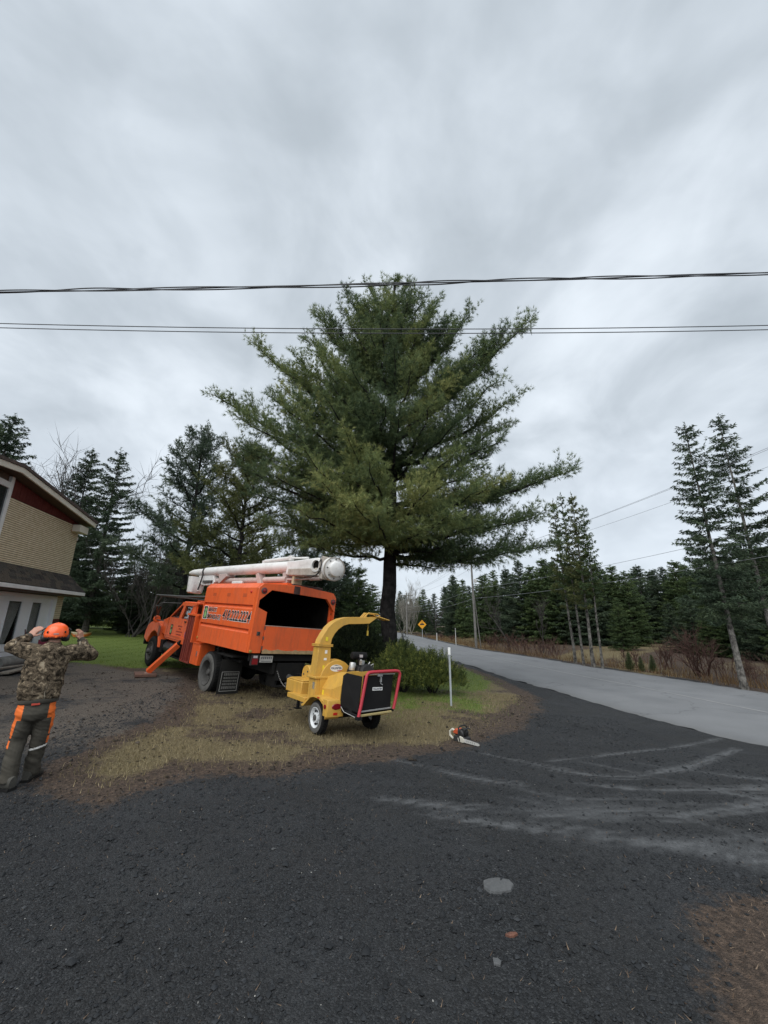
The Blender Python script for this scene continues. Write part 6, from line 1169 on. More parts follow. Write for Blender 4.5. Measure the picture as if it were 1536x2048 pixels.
# ---------------------------------------------------------------- wood chipper trailer
YEL = mat('chipper_yellow', (0.55, 0.315, 0.055), 0.42, spec=0.45, col2=(0.62, 0.355, 0.06), vscale=2.2, dirt=0.35, dirtcol=(0.36, 0.22, 0.07), dscale=4, coat=0.1)
grime(YEL, (0.26, 0.16, 0.06), 0.55, (6, 6, 1.4), 0.5, 0.78, ((0.10, 0.075, 0.05), 22.0))
BPLA = mat('hopper_black', (0.007, 0.007, 0.0075), 0.7, spec=0.2, dirt=0.5, dirtcol=(0.024, 0.023, 0.022), dscale=3.5)
REDT = mat('safety_red', (0.42, 0.025, 0.04), 0.4, dirt=0.25, dirtcol=(0.25, 0.03, 0.04), dscale=6)
ENG = mat('engine_black', (0.010, 0.010, 0.0105), 0.5, spec=0.3, dirt=0.4, dirtcol=(0.035, 0.032, 0.03), dscale=8); ALU = mat('cast_aluminium', (0.45, 0.45, 0.44), 0.45, metal=0.7, var=0.2, vscale=12)
def chipper():
    C = empty('wood_chipper', frame((-0.72, 7.79, -0.19), R_(127.5), 0.0, 0.07), 'yellow towable wood chipper with curved discharge chute and red safety bar', 'chipper'); B = lambda *a: MB().b2(*a)
    fr = MB(); fr.b2(-.75, 1.2, .30, .38, .40, .50); fr.b2(-.75, 1.2, -.38, -.30, .40, .50); fr.b2(1.1, 1.2, -.3, .3, .405, .495); fr.b2(-.75, -.67, -.3, .3, .405, .495); fr.build('frame', BPLA, C, bevel=.006)
    B(.44, 1.20, .385, .64, .43, .515).build('side_deck', YEL, C, bevel=.008)
    tg = MB().b2(1.2, 2.45, -.055, .055, .42, .55).build('tongue', YEL, C, bevel=.008)
    cp = MB(); cp.b2(2.44, 2.62, -.04, .04, .44, .53); cp.tube([(2.64 + .055 * math.cos(a), .055 * math.sin(a), .49) for a in np.linspace(0, 6.283, 13)[:-1]], .018, 6, closed=True); cp.build('lunette_eye', RIM, tg)
    jk = MB(); jk.cyl((1.75, .10, .12), (1.75, .10, .78), .035, n=10); jk.cyl((1.75, .10, .78), (1.75, .24, .80), .012, n=6); jk.box((1.75, .10, .11), (.13, .13, .02)); jk.build('jack', BPLA, C)
    MB().cyl((0, -.56, .262), (0, .56, .262), .035, n=10).build('axle', BPLA, C)
    wr = mat('white_rim', (0.66, 0.68, 0.69), 0.4)
    for s in (1, -1):
        w = add_wheel(C, 0, s * .56, .262, .145, s, wr, dish=.028, hub=False, rub=RUBG); r = .262; sl = MB(); q = MB()
        for k in range(8):
            a = k * math.pi / 4 + .25
            P = [(r * .46, a - .17), (r * .46, a + .17), (r * .35, a + .07), (r * .35, a - .07)]
            yy = s * (.56 + .0725 - .028 - .008); sl.prism([(d_ * math.cos(t), r + d_ * math.sin(t)) for d_, t in P], 'y', yy - .012, yy + .012)
        sl.build('rim_slot', PBLACK, w, None)
        q.lathe([(.052, .03), (.05, .075), (.035, .09), (0, .092)], (0, s * .56, r), (0, s, 0), 14); q.build('hub', RIM, w)
        f = MB(); top = [(.52, .40), (.44, .425), (.20, .585), (.08, .61), (-.14, .605), (-.30, .535), (-.40, .40), (-.41, .33)]; low = [(x * .94, z - .028) for x, z in top]
        f.prism(top + low[::-1], 'y', s * .40, s * .66); fo = f.build('fender', YEL, C, smooth=15)
        f = MB().prism([(.52, .40), (.44, .425), (.20, .585), (.08, .61), (-.14, .605), (-.30, .535), (-.40, .40), (-.41, .33), (-.38, .36), (-.28, .52), (-.13, .578), (.06, .583), (.19, .555), (.42, .39)], 'y', s * .652, s * .664); f.build('fender_skirt', YEL, fo, smooth=15)
        lb = MB().prism([(-.28, .60), (-.43, .60), (-.45, .57), (-.45, .335), (-.30, .345), (-.30, .5)], 'y', s * .34, s * .66).build('lamp_box', YEL, C, bevel=.008)
        MB().add([(-.452, s * (.485 + .095 * math.cos(a)) , .495 + .048 * math.sin(a)) for a in np.linspace(0, 6.283, 21)[:-1]] + [(-.464, s * (.485 + .085 * math.cos(a)), .495 + .038 * math.sin(a)) for a in np.linspace(0, 6.283, 21)[:-1]], [(i, (i + 1) % 20, 20 + (i + 1) % 20, 20 + i) for i in range(20)] + [tuple(range(20, 40))]).build('tail_lamp', REDL, lb)
        B(-.455, -.449, s * .46, s * .54, .365, .405).build('reflector', mat('red_bright'), lb)
        MB().lathe([(.036, 0), (.034, .012), (0, .018)], (-.37, s * .66, .49), (0, s, 0), 14).build('side_lamp', REDL, lb)
        B(-.16, -.08, s * .664, s * .668, .585, .605).build('reflector', MATS['red_bright'], fo)
    # front boxes
    MB().prism([(.85, .10), (1.52, .10), (1.68, .22), (1.68, .42), (1.55, .52), (.85, .52)], 'z', .50, .73).build('hydraulic_tank', YEL, C, bevel=.015)
    MB().prism([(.86, .11), (1.50, .11), (1.60, .22), (1.60, .40), (1.50, .50), (.86, .50)], 'z', .732, .755).build('tank_lid', YEL, C, bevel=.008)
    lt = MB(); lt.lathe([(.035, 0), (.035, .012), (.02, .016), (0, .016)], (1.66, .47, .58), (.6, .8, 0), 14); lt.build('filler_cap', RIM, C)
    dk = MB(); dk.box((1.62, .47, .66), (.012, .05, .10), (0, 0, R_(38))); dk.build('warning_decal', PBLACK, C)
    bg = MB(); pr = [(.98, .74), (1.34, .74), (1.34, .86)] + [(1.16 + .18 * math.cos(a), .86 + .16 * math.sin(a)) for a in np.linspace(0, math.pi, 10)[1:-1]] + [(.98, .86)]; bg.prism(pr, 'y', -.05, .30); bg.build('belt_guard', YEL, C, bevel=.012, smooth=40)
    bl = MB(); bl.lathe([(.018, 0), (.018, .012), (0, .014)], (1.25, .30, .84), (0, 1, 0), 8); bl.lathe([(.018, 0), (.018, .012), (0, .014)], (1.08, .30, .90), (0, 1, 0), 8); bl.build('bolt', RIM, C)
    # rotor housing
    cy, cz, rr = .13, .83, .355; circ = [(cy + rr * math.cos(a), cz + rr * math.sin(a)) for a in np.linspace(R_(-20), R_(200), 28)]
    MB().prism(circ + [(-.16, .50), (.42, .50)], 'x', .20, .52).build('rotor_housing', YEL, C, smooth=25, bevel=.006)
    MB().prism([(cy + (rr + .02) * math.cos(a), cz + (rr + .02) * math.sin(a)) for a in np.linspace(0, 6.283, 37)[:-1]], 'x', .335, .365).build('housing_flange', YEL, C, smooth=25)
    hd = MB()
    for z0, z1, a, b_, c_, e in ((.86, .90, .19, .54, -.10, .60),): hd.b2(a, b_, c_, e, z0, z1)
    hd.b2(.22, .50, .28, .56, .50, .86); hd.build('housing_collar', YEL, C, bevel=.008)
    # discharge chute
    lower = [(.575, .90), (.555, 1.43), (.30, 1.43), (.275, 1.10), (.27, .90)]
    MB().prism(lower, 'x', .24, .46).build('chute_base', YEL, C, bevel=.006, smooth=20)
    MB().b2(.21, .49, .27, .585, 1.425, 1.445).b2(.21, .49, .27, .585, 1.449, 1.469).build('chute_flange', YEL, C, bevel=.003)
    outer = [(.55, 1.47), (.525, 1.55), (.46, 1.67), (.38, 1.79), (.27, 1.89), (.12, 1.965), (-.05, 2.005), (-.25, 2.02), (-.55, 2.04), (-.80, 2.06)]
    inner = [(-.58, 1.91), (-.30, 1.885), (-.08, 1.87), (.04, 1.835), (.15, 1.76), (.23, 1.67), (.285, 1.57), (.30, 1.47)]
    MB().prism(outer + inner, 'x', .25, .45).build('discharge_chute', YEL, C, bevel=.005, smooth=25)
    fl = MB().prism([(-.70, 2.075), (-.78, 2.08), (-1.10, 2.025), (-1.105, 2.005), (-.80, 2.055)], 'x', .235, .465).build('deflector', YEL, C, bevel=.004)
    st = MB(); st.tube([(.27, -.46, 2.03), (.27, -.55, 2.125), (.27, -.80, 2.12), (.27, -.86, 2.08)], .012, 6); st.tube([(.43, -.46, 2.03), (.43, -.55, 2.125), (.43, -.80, 2.12), (.43, -.86, 2.08)], .012, 6); st.prism([(-.44, 2.03), (-.56, 2.03), (-.555, 2.13), (-.53, 2.13)], 'x', .33, .37); st.build('deflector_strut', YEL, C)
    MB().tube([(.35, -.62, 1.90), (.35, -.62, 1.68)], .006, 5).box((.35, -.62, 1.72), (.02, .03, .10)).build('pull_cord', mat('cord_yellow', (0.55, 0.38, 0.05), .6), C)
    dl = MB(); dl.b2(.236, .2395, .38, .43, 1.51 + .02, 1.60); dl.build('warning_decal', mat('decal_yellow', (0.75, 0.6, 0.03), .5), C); B(.2365, .2395, .40, .44, 1.0, 1.09).build('warning_decal', MATS['decal_yellow'], C)
    B(.2365, .2395, .37, .42, 1.30, 1.36).b2(.2365, .2395, .37, .43, 1.18, 1.22).build('white_decal', PWHITE, C)
    lg = MB().add([(.1975, .16 + .135 * math.cos(a), 1.045 + .062 * math.sin(a)) for a in np.linspace(0, 6.283, 25)[:-1]], [tuple(range(24))]).build('logo_oval', PWHITE, C, None)
    a_ = MB(); text_into(a_, 'WALLENSTEIN', (.195, .28, 1.025), (0, -1, 0), (0, 0, 1), .235, .04, 0.03, .2); a_.build('lettering', mat('logo_navy', (0.02, 0.025, 0.06), .5), lg, None)
    MB().add([(.195, .24, 1.083), (.195, .17, 1.10), (.195, .06, 1.08), (.195, .17, 1.088)], [(0, 1, 2, 3)]).build('logo_swoosh', PBLACK, lg, None); MB().add([(.195, .15, 1.005), (.195, .03, 1.012), (.195, .06, 1.0), (.195, .13, .993)], [(0, 1, 2, 3)]).build('logo_swoosh', REDT, lg, None)
    # infeed hood, faceted
    S1 = [(.43, .50), (.43, .70), (.33, .875), (-.28, .90), (-.28, .50)]; S2 = [(.43, .52), (.43, .72), (.27, 1.0), (-.38, 1.04), (-.38, .50)]; S0 = [(.42, .54), (.41, .82), (.32, 1.03), (-.38, 1.05), (-.38, .56)]
    vs = [(.30, *p) for p in S1] + [(-.12, *p) for p in S2] + [(-.44, *p) for p in S0]; n = 5
    hh = MB().add(vs, [(j * n + i, j * n + (i + 1) % n, (j + 1) * n + (i + 1) % n, (j + 1) * n + i) for j in range(2) for i in range(n)] + [tuple(range(n)), tuple(10 + i for i in range(n))[::-1]]).build('infeed_hood', YEL, C, smooth=15, bevel=.006)
    B(.12, .17, .431, .435, .60, .68).build('warning_decal', MATS['decal_yellow'], C)
    B(.26, .34, .435, .56, .68, .80).build('data_plate', mat('plate_white'), C)
    # black hopper with folded table
    hp = MB()
    def panel(pts, t=.012):
        p = [Vector(q) for q in pts]; nn = (p[1] - p[0]).cross(p[2] - p[0]).normalized() * t; m = len(p)
        hp.add([q for q in p] + [q + nn for q in p], [tuple(range(m))[::-1], tuple(m + i for i in range(m))] + [(i, (i + 1) % m, m + (i + 1) % m, m + i) for i in range(m)])
    panel([(-.44, .405, .50), (-.89, .335, .47), (-.89, .30, 1.01), (-.52, .375, 1.03), (-.455, .395, .98)]); panel([(-.44, -.40, .50), (-.44, -.40, 1.0), (-.89, -.33, 1.02), (-.89, -.31, .48)]); panel([(-.44, -.40, .49), (-.89, -.31, .48), (-.89, .335, .47), (-.44, .405, .49)])
    hp.build('hopper', BPLA, C, smooth=20)
    tp = MB().prism([(.325, .50), (.29, 1.03), (-.33, 1.04), (-.295, .53)], 'x', -.925, -.905).build('folding_table', BPLA, C, bevel=.004)
    e = MB(); e.tube([(-.93, .33, .485), (-.93, -.30, .515)], .013, 6); e.build('table_rail', mat('bare_steel', (0.5, 0.5, 0.49), .4, metal=.7), tp); e = MB(); e.tube([(-.93, .26, 1.045), (-.93, -.02, 1.05), (-.93, -.36, 1.055)], .008, 6); e.build('table_rod', MATS['bare_steel'], tp)
    e = MB(); e.tube([(-.94, -.04, 1.02), (-.94, -.045, .95), (-.94, -.05, .90), (-.945, -.09, .885)], .007, 5); e.box((-.94, -.05, .965), (.03, .024, .08)); e.box((-.935, -.03, 1.03), (.03, .10, .03)); e.build('spring_latch', ALU, tp)
    st = B(-.929, -.9265, .105, -.105, .795, .845).build('name_sticker', PWHITE, tp); a_ = MB(); text_into(a_, 'WALLENSTEIN', (-.931, .095, .806), (0, -1, 0), (0, 0, 1), .19, .028, .03, 0.1); a_.build('lettering', mat('logo_navy'), st, None)
    rb = [(-.97, .385, .40), (-.965, .34, .60), (-.955, .27, .98), (-.955, .255, 1.045), (-.955, .22, 1.075), (-.955, .15, 1.085), (-.955, -.36, 1.105), (-.955, -.43, 1.095), (-.957, -.455, 1.06), (-.96, -.44, .97), (-.965, -.37, .64), (-.965, -.335, .50)]
    MB().tube(rb, .027, 10).build('safety_bar', REDT, C, 60)
    MB().box((-.965, .375, .40), (.09, .08, .05)).tube([(-.96, .36, .42), (-.5, .41, .45)], .018, 6).build('bar_pivot', BPLA, C); MB().tube([(-.96, -.33, .48), (-.5, -.39, .48)], .018, 6).build('bar_pivot', BPLA, C)
    MB().tube([(-.95, .34, .43), (-.95, -.30, .46)], .02, 6).build('control_rod', mat('rod_tan', (0.35, 0.28, 0.12), .6), C)
    MB().tube([(-.50, .43, .50), (-.62, .44, .44), (-.80, .42, .42), (-.93, .40, .40)], .006, 5).build('cable', ALU, C)
    # engine at the right
    en = MB(); en.b2(-.22, .28, -.46, -.06, .50, .94); en.prism([(-.46, .94), (-.06, .94), (-.12, 1.10), (-.40, 1.10)], 'x', -.16, .22); eo = en.build('engine', ENG, C, bevel=.02)
    q = MB()
    for k in range(7): q.b2(-.24, .30, -.48, -.05, .60 + k * .045, .615 + k * .045)
    q.build('cooling_fins', ENG, eo)
    MB().lathe([(0, 0), (.05, .0), (.068, .02), (.07, .06), (.07, .30), (.066, .33), (.04, .345), (0, .345)], (.04, -.06, 1.285), (0, -1, 0), 20).build('air_filter', BPLA, eo); B(-.04, -.028, -.20, -.27, 1.26, 1.31).build('filter_label', mat('milky'), eo)
    q = MB(); q.tube([(-.08, -.20, 1.22), (-.12, -.20, 1.16), (-.12, -.26, 1.10), (-.12, -.34, 1.12), (-.10, -.40, 1.18)], .012, 6); q.b2(-.15, -.07, -.24, -.18, 1.13, 1.21); q.b2(-.15, -.08, -.35, -.27, 1.05, 1.13); q.tube([(-.1, -.42, 1.12), (-.12, -.47, 1.15), (-.1, -.49, 1.09)], .01, 6); q.build('carburettor', ALU, eo)
    MB().lathe([(0, 0), (.055, 0), (.062, .02), (.062, .12), (.05, .14), (0, .14)], (-.05, -.03, 1.03), (0, -.1, 1), 16).build('oil_filter', ALU, eo)
    MB().cyl((.0, -.26, 1.08), (.02, -.24, 1.26), .05, n=12).build('intake', ENG, eo); MB().lathe([(.0, 0), (.14, 0), (.17, .02), (.17, .06), (.13, .09), (0, .09)], (-.20, -.25, .98), (-1, 0, .25), 20).build('blower_cover', ENG, eo)
chipper()
# ---------------------------------------------------------------- chainsaw
def chainsaw():
    x, y = 1.36, 7.32; C = empty('chainsaw', frame((x, y, float(sample(GZ, np.array([x]), np.array([y]))[0]) + .004), R_(-50), 0, 0) @ Matrix.Scale(.86, 4), 'chainsaw with cream and orange body and black handle resting on the gravel edge', 'chainsaw')
    cr = mat('saw_cream', (0.60, 0.58, 0.50), .5, dirt=.3); og = mat('saw_orange', (0.50, 0.085, 0.03), .5); bk = PBLACK
    MB().prism([(-.20, .0), (.06, .0), (.09, .03), (.09, .10), (-.18, .11), (-.21, .06)], 'y', -.09, .09).build('crankcase', mat('saw_dark', (0.03, 0.03, 0.03), .6), C, bevel=.012)
    MB().prism([(-.20, .11), (.02, .11), (.04, .17), (-.02, .22), (-.16, .21), (-.21, .16)], 'y', -.07, .075).build('engine_cover', mat('saw_dark'), C, bevel=.02); MB().prism([(-.215, .13), (-.10, .13), (-.10, .215), (-.165, .222), (-.217, .17)], 'y', -.074, .079).build('filter_cap', og, C, bevel=.012)
    MB().prism([(-.06, .015), (.07, .015), (.09, .05), (.07, .11), (-.02, .125), (-.08, .08)], 'y', -.115, -.092).build('clutch_cover', cr, C, bevel=.01)
    h = MB(); h.tube([(-.20, -.02, .17), (-.29, 0, .18), (-.36, 0, .13), (-.36, 0, .06), (-.30, 0, .02), (-.2, 0, .02)], .021, 8); h.build('rear_handle', cr, C)
    h = MB(); h.tube([(-.02, -.11, .03), (-.04, -.125, .14), (-.05, -.10, .26), (-.05, -.03, .285), (-.04, .08, .285), (-.03, .125, .25), (-.01, .13, .10), (.0, .10, .02)], .014, 8); h.build('front_handle', bk, C)
    h = MB(); h.tube([(.06, -.10, .13), (.07, -.08, .24), (.065, .05, .25), (.07, .11, .23)], .013, 6); h.tube([(.065, -.02, .25), (.06, -.02, .17)], .012, 5); h.build('hand_guard', bk, C)
    MB().prism([(-.05, .12), (.07, .12), (.08, .20), (.02, .25), (-.05, .24)], 'y', -.03, .06).build('filter_cover', bk, C, bevel=.015)
    bar = [(.06, .03), (.06, .10), (.40, .088), (.435, .078), (.45, .062), (.435, .046), (.40, .036)]; mw_ = MB().prism(bar, 'y', -.108, -.103).build('guide_bar', mat('bar_steel', (0.62, 0.62, 0.59), .45, metal=.3), C, None)
    MB().tube([(a, -.1055, b_) for a, b_ in [(.06, .024), (.06, .106), (.40, .094), (.438, .082), (.456, .062), (.438, .042), (.40, .03)]], .006, 5, closed=True).build('chain', mat('chain_dark', (0.05, 0.05, 0.05), .5, metal=.5), C)
    e = MB()
    for k in range(5): e.b2(.14 + k * .045, .165 + k * .045, -.1095, -.1085, .052, .078)
    e.build('bar_print', mat('bar_grey', (.33, .33, .32), .6), mw_)
chainsaw()
# ---------------------------------------------------------------- worker
def loft(mb, rings, n=20, caps=True):
    """rings: (centre a, f, z, radius a, radius f) stacked along z-like path"""
    vs = []; m = len(rings)
    for a, f, z, ra, rf in rings:
        for k in range(n):
            t = 2 * math.pi * k / n; vs.append((a + ra * math.cos(t), f + rf * math.sin(t), z))
    fs = [(i * n + k, i * n + (k + 1) % n, (i + 1) * n + (k + 1) % n, (i + 1) * n + k) for i in range(m - 1) for k in range(n)]
    if caps: fs += [tuple(range(n - 1, -1, -1)), tuple((m - 1) * n + k for k in range(n))]
    return mb.add(vs, fs)
def fuse(name, mb, voxel, smooth_it, disp=0.0, dscale=0.06, stretch=None):
    """one continuous surface out of overlapping closed shapes"""
    me = bpy.data.meshes.new(name); me.from_pydata(mb.v, [], mb.f); me.update(); o = bpy.data.objects.new(name, me); COL.objects.link(o)
    r = o.modifiers.new('r', 'REMESH'); r.mode = 'VOXEL'; r.voxel_size = voxel
    s = o.modifiers.new('s', 'SMOOTH'); s.iterations = smooth_it; s.factor = 0.5
    dg = bpy.context.evaluated_depsgraph_get(); m2 = bpy.data.meshes.new_from_object(o.evaluated_get(dg)); bpy.data.objects.remove(o); m2.name = name
    if disp:
        n = len(m2.vertices); P = np.empty(n * 3); m2.vertices.foreach_get('co', P); P = P.reshape(-1, 3); Nn = np.empty(n * 3); m2.vertices.foreach_get('normal', Nn); Nn = Nn.reshape(-1, 3)
        q = P[:, 2] * 1.0 + P[:, 0] * (stretch or 0.35); hx = P[:, 0] + P[:, 1] * 0.6
        w = fbm(q / 1.0 + 7, hx * 0.35 + 3, dscale, 301, 3); w = np.sign(w) * np.abs(w) ** 0.8
        P = P + Nn * (w * disp)[:, None]; m2.vertices.foreach_set('co', P.ravel())
    m2.shade_smooth(); return m2
def camo():
    m = bpy.data.materials.new('camouflage_cloth'); m.use_nodes = True; nt = m.node_tree; L = nt.links.new; b = nt.nodes['Principled BSDF']; b.inputs['Roughness'].default_value = .95; b.inputs['Specular IOR Level'].default_value = .1
    tc = N(nt, 'ShaderNodeTexCoord')
    def nz(s, d, dist=.4, rot=0, scl=(1, 1, 1)):
        mp = N(nt, 'ShaderNodeMapping'); mp.inputs['Scale'].default_value = scl; mp.inputs['Rotation'].default_value = (0, rot, 0); L(tc.outputs['Object'], mp.inputs[0])
        n = N(nt, 'ShaderNodeTexNoise'); n.inputs['Scale'].default_value = s; n.inputs['Detail'].default_value = d; n.inputs['Distortion'].default_value = dist; L(mp.outputs[0], n.inputs['Vector']); return n.outputs['Fac']
    r = N(nt, 'ShaderNodeValToRGB'); e = r.color_ramp.elements; r.color_ramp.interpolation = 'EASE'
    e[0].position, e[0].color = .34, (.018, .015, .011, 1); e[1].position, e[1].color = .72, (.34, .285, .205, 1)
    for p, c in ((.43, (.05, .038, .026)), (.49, (.15, .115, .08)), (.54, (.06, .048, .034)), (.62, (.24, .185, .125))): x = e.new(p); x.color = (*c, 1)
    L(nz(17, 7, 1.2), r.inputs[0])
    r2 = N(nt, 'ShaderNodeValToRGB'); e = r2.color_ramp.elements; e[0].position, e[0].color = .69, (0, 0, 0, 1); e[1].position, e[1].color = .73, (.8, .8, .8, 1); L(nz(5, 2, .2, R_(-38), (6, 1, .7)), r2.inputs[0])
    mx = N(nt, 'ShaderNodeMix', data_type='RGBA'); L(r2.outputs[0], mx.inputs[0]); L(r.outputs[0], mx.inputs[6]); mx.inputs[7].default_value = (.40, .35, .27, 1)
    L(mx.outputs[2], b.inputs['Base Color']); return m
def worker():
    # local x = to the viewer's right, y = away from the viewer, z up
    mw = Matrix(((.778, -.629, 0, -4.0), (.629, .778, 0, 4.95), (0, 0, 1, 0), (0, 0, 0, 1))); mw.translation.z = gzf(-4.0, 4.95) + .012
    Pn = empty('person', mw, 'worker seen from behind in camouflage jacket and orange helmet, hands raised to the ear muffs', 'person')
    skin = mat('skin', (0.46, 0.24, 0.17), 0.55, var=0.12, vscale=20); olive = mat('work_trousers', (0.045, 0.041, 0.033), 0.9, spec=.15, col2=(0.072, 0.066, 0.054), vscale=5); hi = mat('trouser_orange', (0.75, 0.15, 0.02), 0.75); blk = mat('cloth_black', (0.012, 0.012, 0.012), 0.9); boot = mat('boot_leather', (0.045, 0.043, 0.036), 0.8, var=.3, vscale=12)
    # ---- body: head, neck, trunk, arms, hands with fingers
    b = MB()
    loft(b, [(-.015, .04, 1.47, .03, .03), (-.015, .04, 1.485, .058, .07), (-.015, .035, 1.52, .070, .088), (-.015, .03, 1.58, .077, .098), (-.015, .025, 1.63, .074, .095), (-.015, .02, 1.67, .055, .075), (-.015, .02, 1.69, .02, .03)])
    b.cyl((-.015, -.005, 1.36), (-.015, .0, 1.53), .062, .058, 16)
    b.prism([(.105, 1.555), (.15, 1.55), (.128, 1.60)], 'x', -.028, -.002)     # nose on the far side
    for s in (-1, 1): b.box((-.015 + s * .082, .03, 1.565), (.022, .04, .06))
    loft(b, [(-.04, 0, .80, .13, .09), (-.045, 0, 1.05, .14, .10), (-.03, 0, 1.30, .16, .10), (-.015, 0, 1.40, .10, .07)])
    Sh = {-1: Vector((-.19, .0, 1.375)), 1: Vector((.165, .0, 1.36))}; El = {-1: Vector((-.405, .13, 1.435)), 1: Vector((.385, .13, 1.315))}; Wr = {-1: Vector((-.262, .24, 1.555)), 1: Vector((.245, .21, 1.50))}
    for s in (-1, 1): b.tube([Sh[s], El[s], Wr[s]], [.045, .038, .026], 10)
    for pts in ([(-.12, 0, .82), (-.145, .015, .44), (-.155, -.07, .10)], [(.03, 0, .82), (.04, .025, .44), (.03, .105, .10)]): b.tube(pts, [.06, .045, .035], 10)
    # left hand: open, palm towards the head, fingers reaching up and inwards
    def hand(W, pd, fd, sd, curl, s):
        pd = Vector(pd).normalized(); fd = Vector(fd).normalized(); sd = Vector(sd).normalized(); K = W + pd * .085
        nn = pd.cross(sd).normalized()
        b.tube([W - pd * .02, W + pd * .02], [.027, .03], 10)
        M = Matrix((sd, nn, pd)).transposed(); b.box(W + pd * .055, (.078, .028, .085), M)
        for i, (off, ln) in enumerate(((-.029, .068), (-.010, .078), (.010, .072), (.029, .056))):
            p0 = K + sd * off - pd * .012; d1 = (pd * .7 + fd * .3 + sd * off * 2).normalized(); d2 = (pd * (.6 - curl) + fd * (.5 + curl)).normalized(); d3 = (pd * (.3 - 1.4 * curl) + fd).normalized()
            p1 = p0 + d1 * ln * .45; p2 = p1 + d2 * ln * .35; p3 = p2 + d3 * ln * .28; b.tube([p0, p1, p2, p3], [.0095, .009, .0082, .0066], 8)
        t0 = W + pd * .03 - sd * .036; t1 = t0 + (pd * .6 - sd * .7 + fd * .35).normalized() * .04; t2 = t1 + (pd * .8 - sd * .2 + fd * .3).normalized() * .032; b.tube([t0, t1, t2], [.013, .0105, .008], 8)
    hand(Wr[-1], (.55, .12, .83), (.9, .05, .35), (-.62, .5, .6), .15, -1)
    hand(Wr[1], (-.22, -.05, .97), (-.6, -.35, .55), (.55, .75, .25), .35, 1)
    me = fuse('body', b, .006, 3); me.materials.clear(); link_mesh('body', me, skin, Pn)
    # ---- jacket
    j = MB()
    loft(j, [(-.045, 0, .835, .175, .125), (-.045, 0, .86, .19, .135), (-.05, 0, .93, .205, .145), (-.05, -.005, 1.05, .203, .145), (-.048, -.01, 1.18, .208, .145), (-.035, -.012, 1.29, .215, .14), (-.02, -.01, 1.36, .195, .12), (-.015, -.005, 1.42, .13, .095), (-.015, 0, 1.465, .082, .08), (-.015, .005, 1.49, .07, .07)], 26)
    for s in (-1, 1):
        a, e, w = Sh[s], El[s], Wr[s]; tor = Vector((-.02, 0, 1.30)); j.tube([tor.lerp(a, .55), a, a.lerp(e, .5), e, e.lerp(w, .35), e.lerp(w, .75), w.lerp(e, .08)], [.10, .093, .082, .074, .066, .054, .046], 14)
        j.lathe([(0, -.07), (.05, -.05), (.07, 0), (.05, .05), (0, .07)], e, (e - a), 12)
    # hood gathered at the nape
    for a, f, z, rx, rz in ((-.015, -.075, 1.405, .13, .06), (-.015, -.10, 1.345, .115, .06), (-.05, -.095, 1.40, .08, .05), (.03, -.09, 1.39, .08, .05), (-.015, -.06, 1.445, .105, .04)): loft(j, [(a, f, z - rz, rx * .3, .02), (a, f, z - rz * .6, rx * .8, .05), (a, f, z, rx, .06), (a, f, z + rz * .6, rx * .8, .05), (a, f, z + rz, rx * .3, .02)], 14)
    me = fuse('jacket', j, .008, 3, .018, .07, .25); me.materials.clear(); jo = link_mesh('jacket', me, camo(), Pn)
    q = MB(); loft(q, [(-.045, 0, .815, .168, .122), (-.045, 0, .83, .186, .134), (-.045, 0, .862, .19, .137), (-.045, 0, .875, .184, .13)], 26); q.build('hem_band', mat('hem_brown', (0.05, 0.045, 0.035), .95), jo)
    for s in (-1, 1):
        w, e = Wr[s], El[s]; MB().tube([w.lerp(e, .12), w.lerp(e, -.02), w.lerp(e, -.06)], [.045, .041, .036], 12).build('cuff', MATS['hem_brown'], jo)
    # ---- trousers
    t = MB(); loft(t, [(-.045, 0, .86, .16, .115), (-.045, 0, .80, .172, .128), (-.045, -.01, .72, .178, .138), (-.045, -.01, .66, .15, .12), (-.05, 0, .62, .08, .08)][::-1], 22)
    legs = {-1: [(-.125, 0, .76, .095), (-.13, -.005, .64, .105), (-.14, .01, .52, .098), (-.15, .02, .43, .093), (-.155, -.03, .28, .085), (-.155, -.07, .14, .08), (-.155, -.085, .055, .086)], 1: [(.04, 0, .76, .095), (.045, -.005, .64, .105), (.045, .02, .52, .097), (.04, .03, .42, .092), (.035, .06, .28, .085), (.03, .10, .15, .082), (.03, .115, .06, .088)]}
    for s in (-1, 1): t.tube([p[:3] for p in legs[s]], [p[3] * .92 for p in legs[s]], 16)
    me = fuse('trousers', t, .0065, 4, .014, .07, .5); me.materials.clear()
    for m_ in (olive, hi, blk, PWHITE): me.materials.append(m_)
    cen = lambda s, z: np.interp(z, [p[2] for p in legs[s]][::-1], [p[0] for p in legs[s]][::-1])
    for p in me.polygons:
        c = p.center; n = p.normal; s = -1 if c.x < -.045 else 1; k = 0
        if c.z > .38 and c.z < .835:
            # outer-rear angle of the leg
            cx = cen(s, min(c.z, .70)) if c.z < .66 else -.045; rr_ = .1 if c.z < .66 else .175
            rel = (c.x - cx) * s / rr_
            if rel > .64 and c.y < .05: k = 1
            if rel > .94 and c.y > -.01: k = 2
            if .455 < c.z < .475 and k == 1 and rel < .8: k = 2
        if c.z > .825: k = 2
        if .330 < c.z + (c.x - .03) * -.25 < .352 and s == 1 and c.y < .03: k = 3
        p.material_index = k
    to = bpy.data.objects.new('trousers', me); COL.objects.link(to); to.parent = Pn
    MB().box((-.06, -.128, .822), (.075, .012, .022)).build('waist_tag', mat('tag_red', (0.5, 0.06, 0.035), .7), to, bevel=.003)
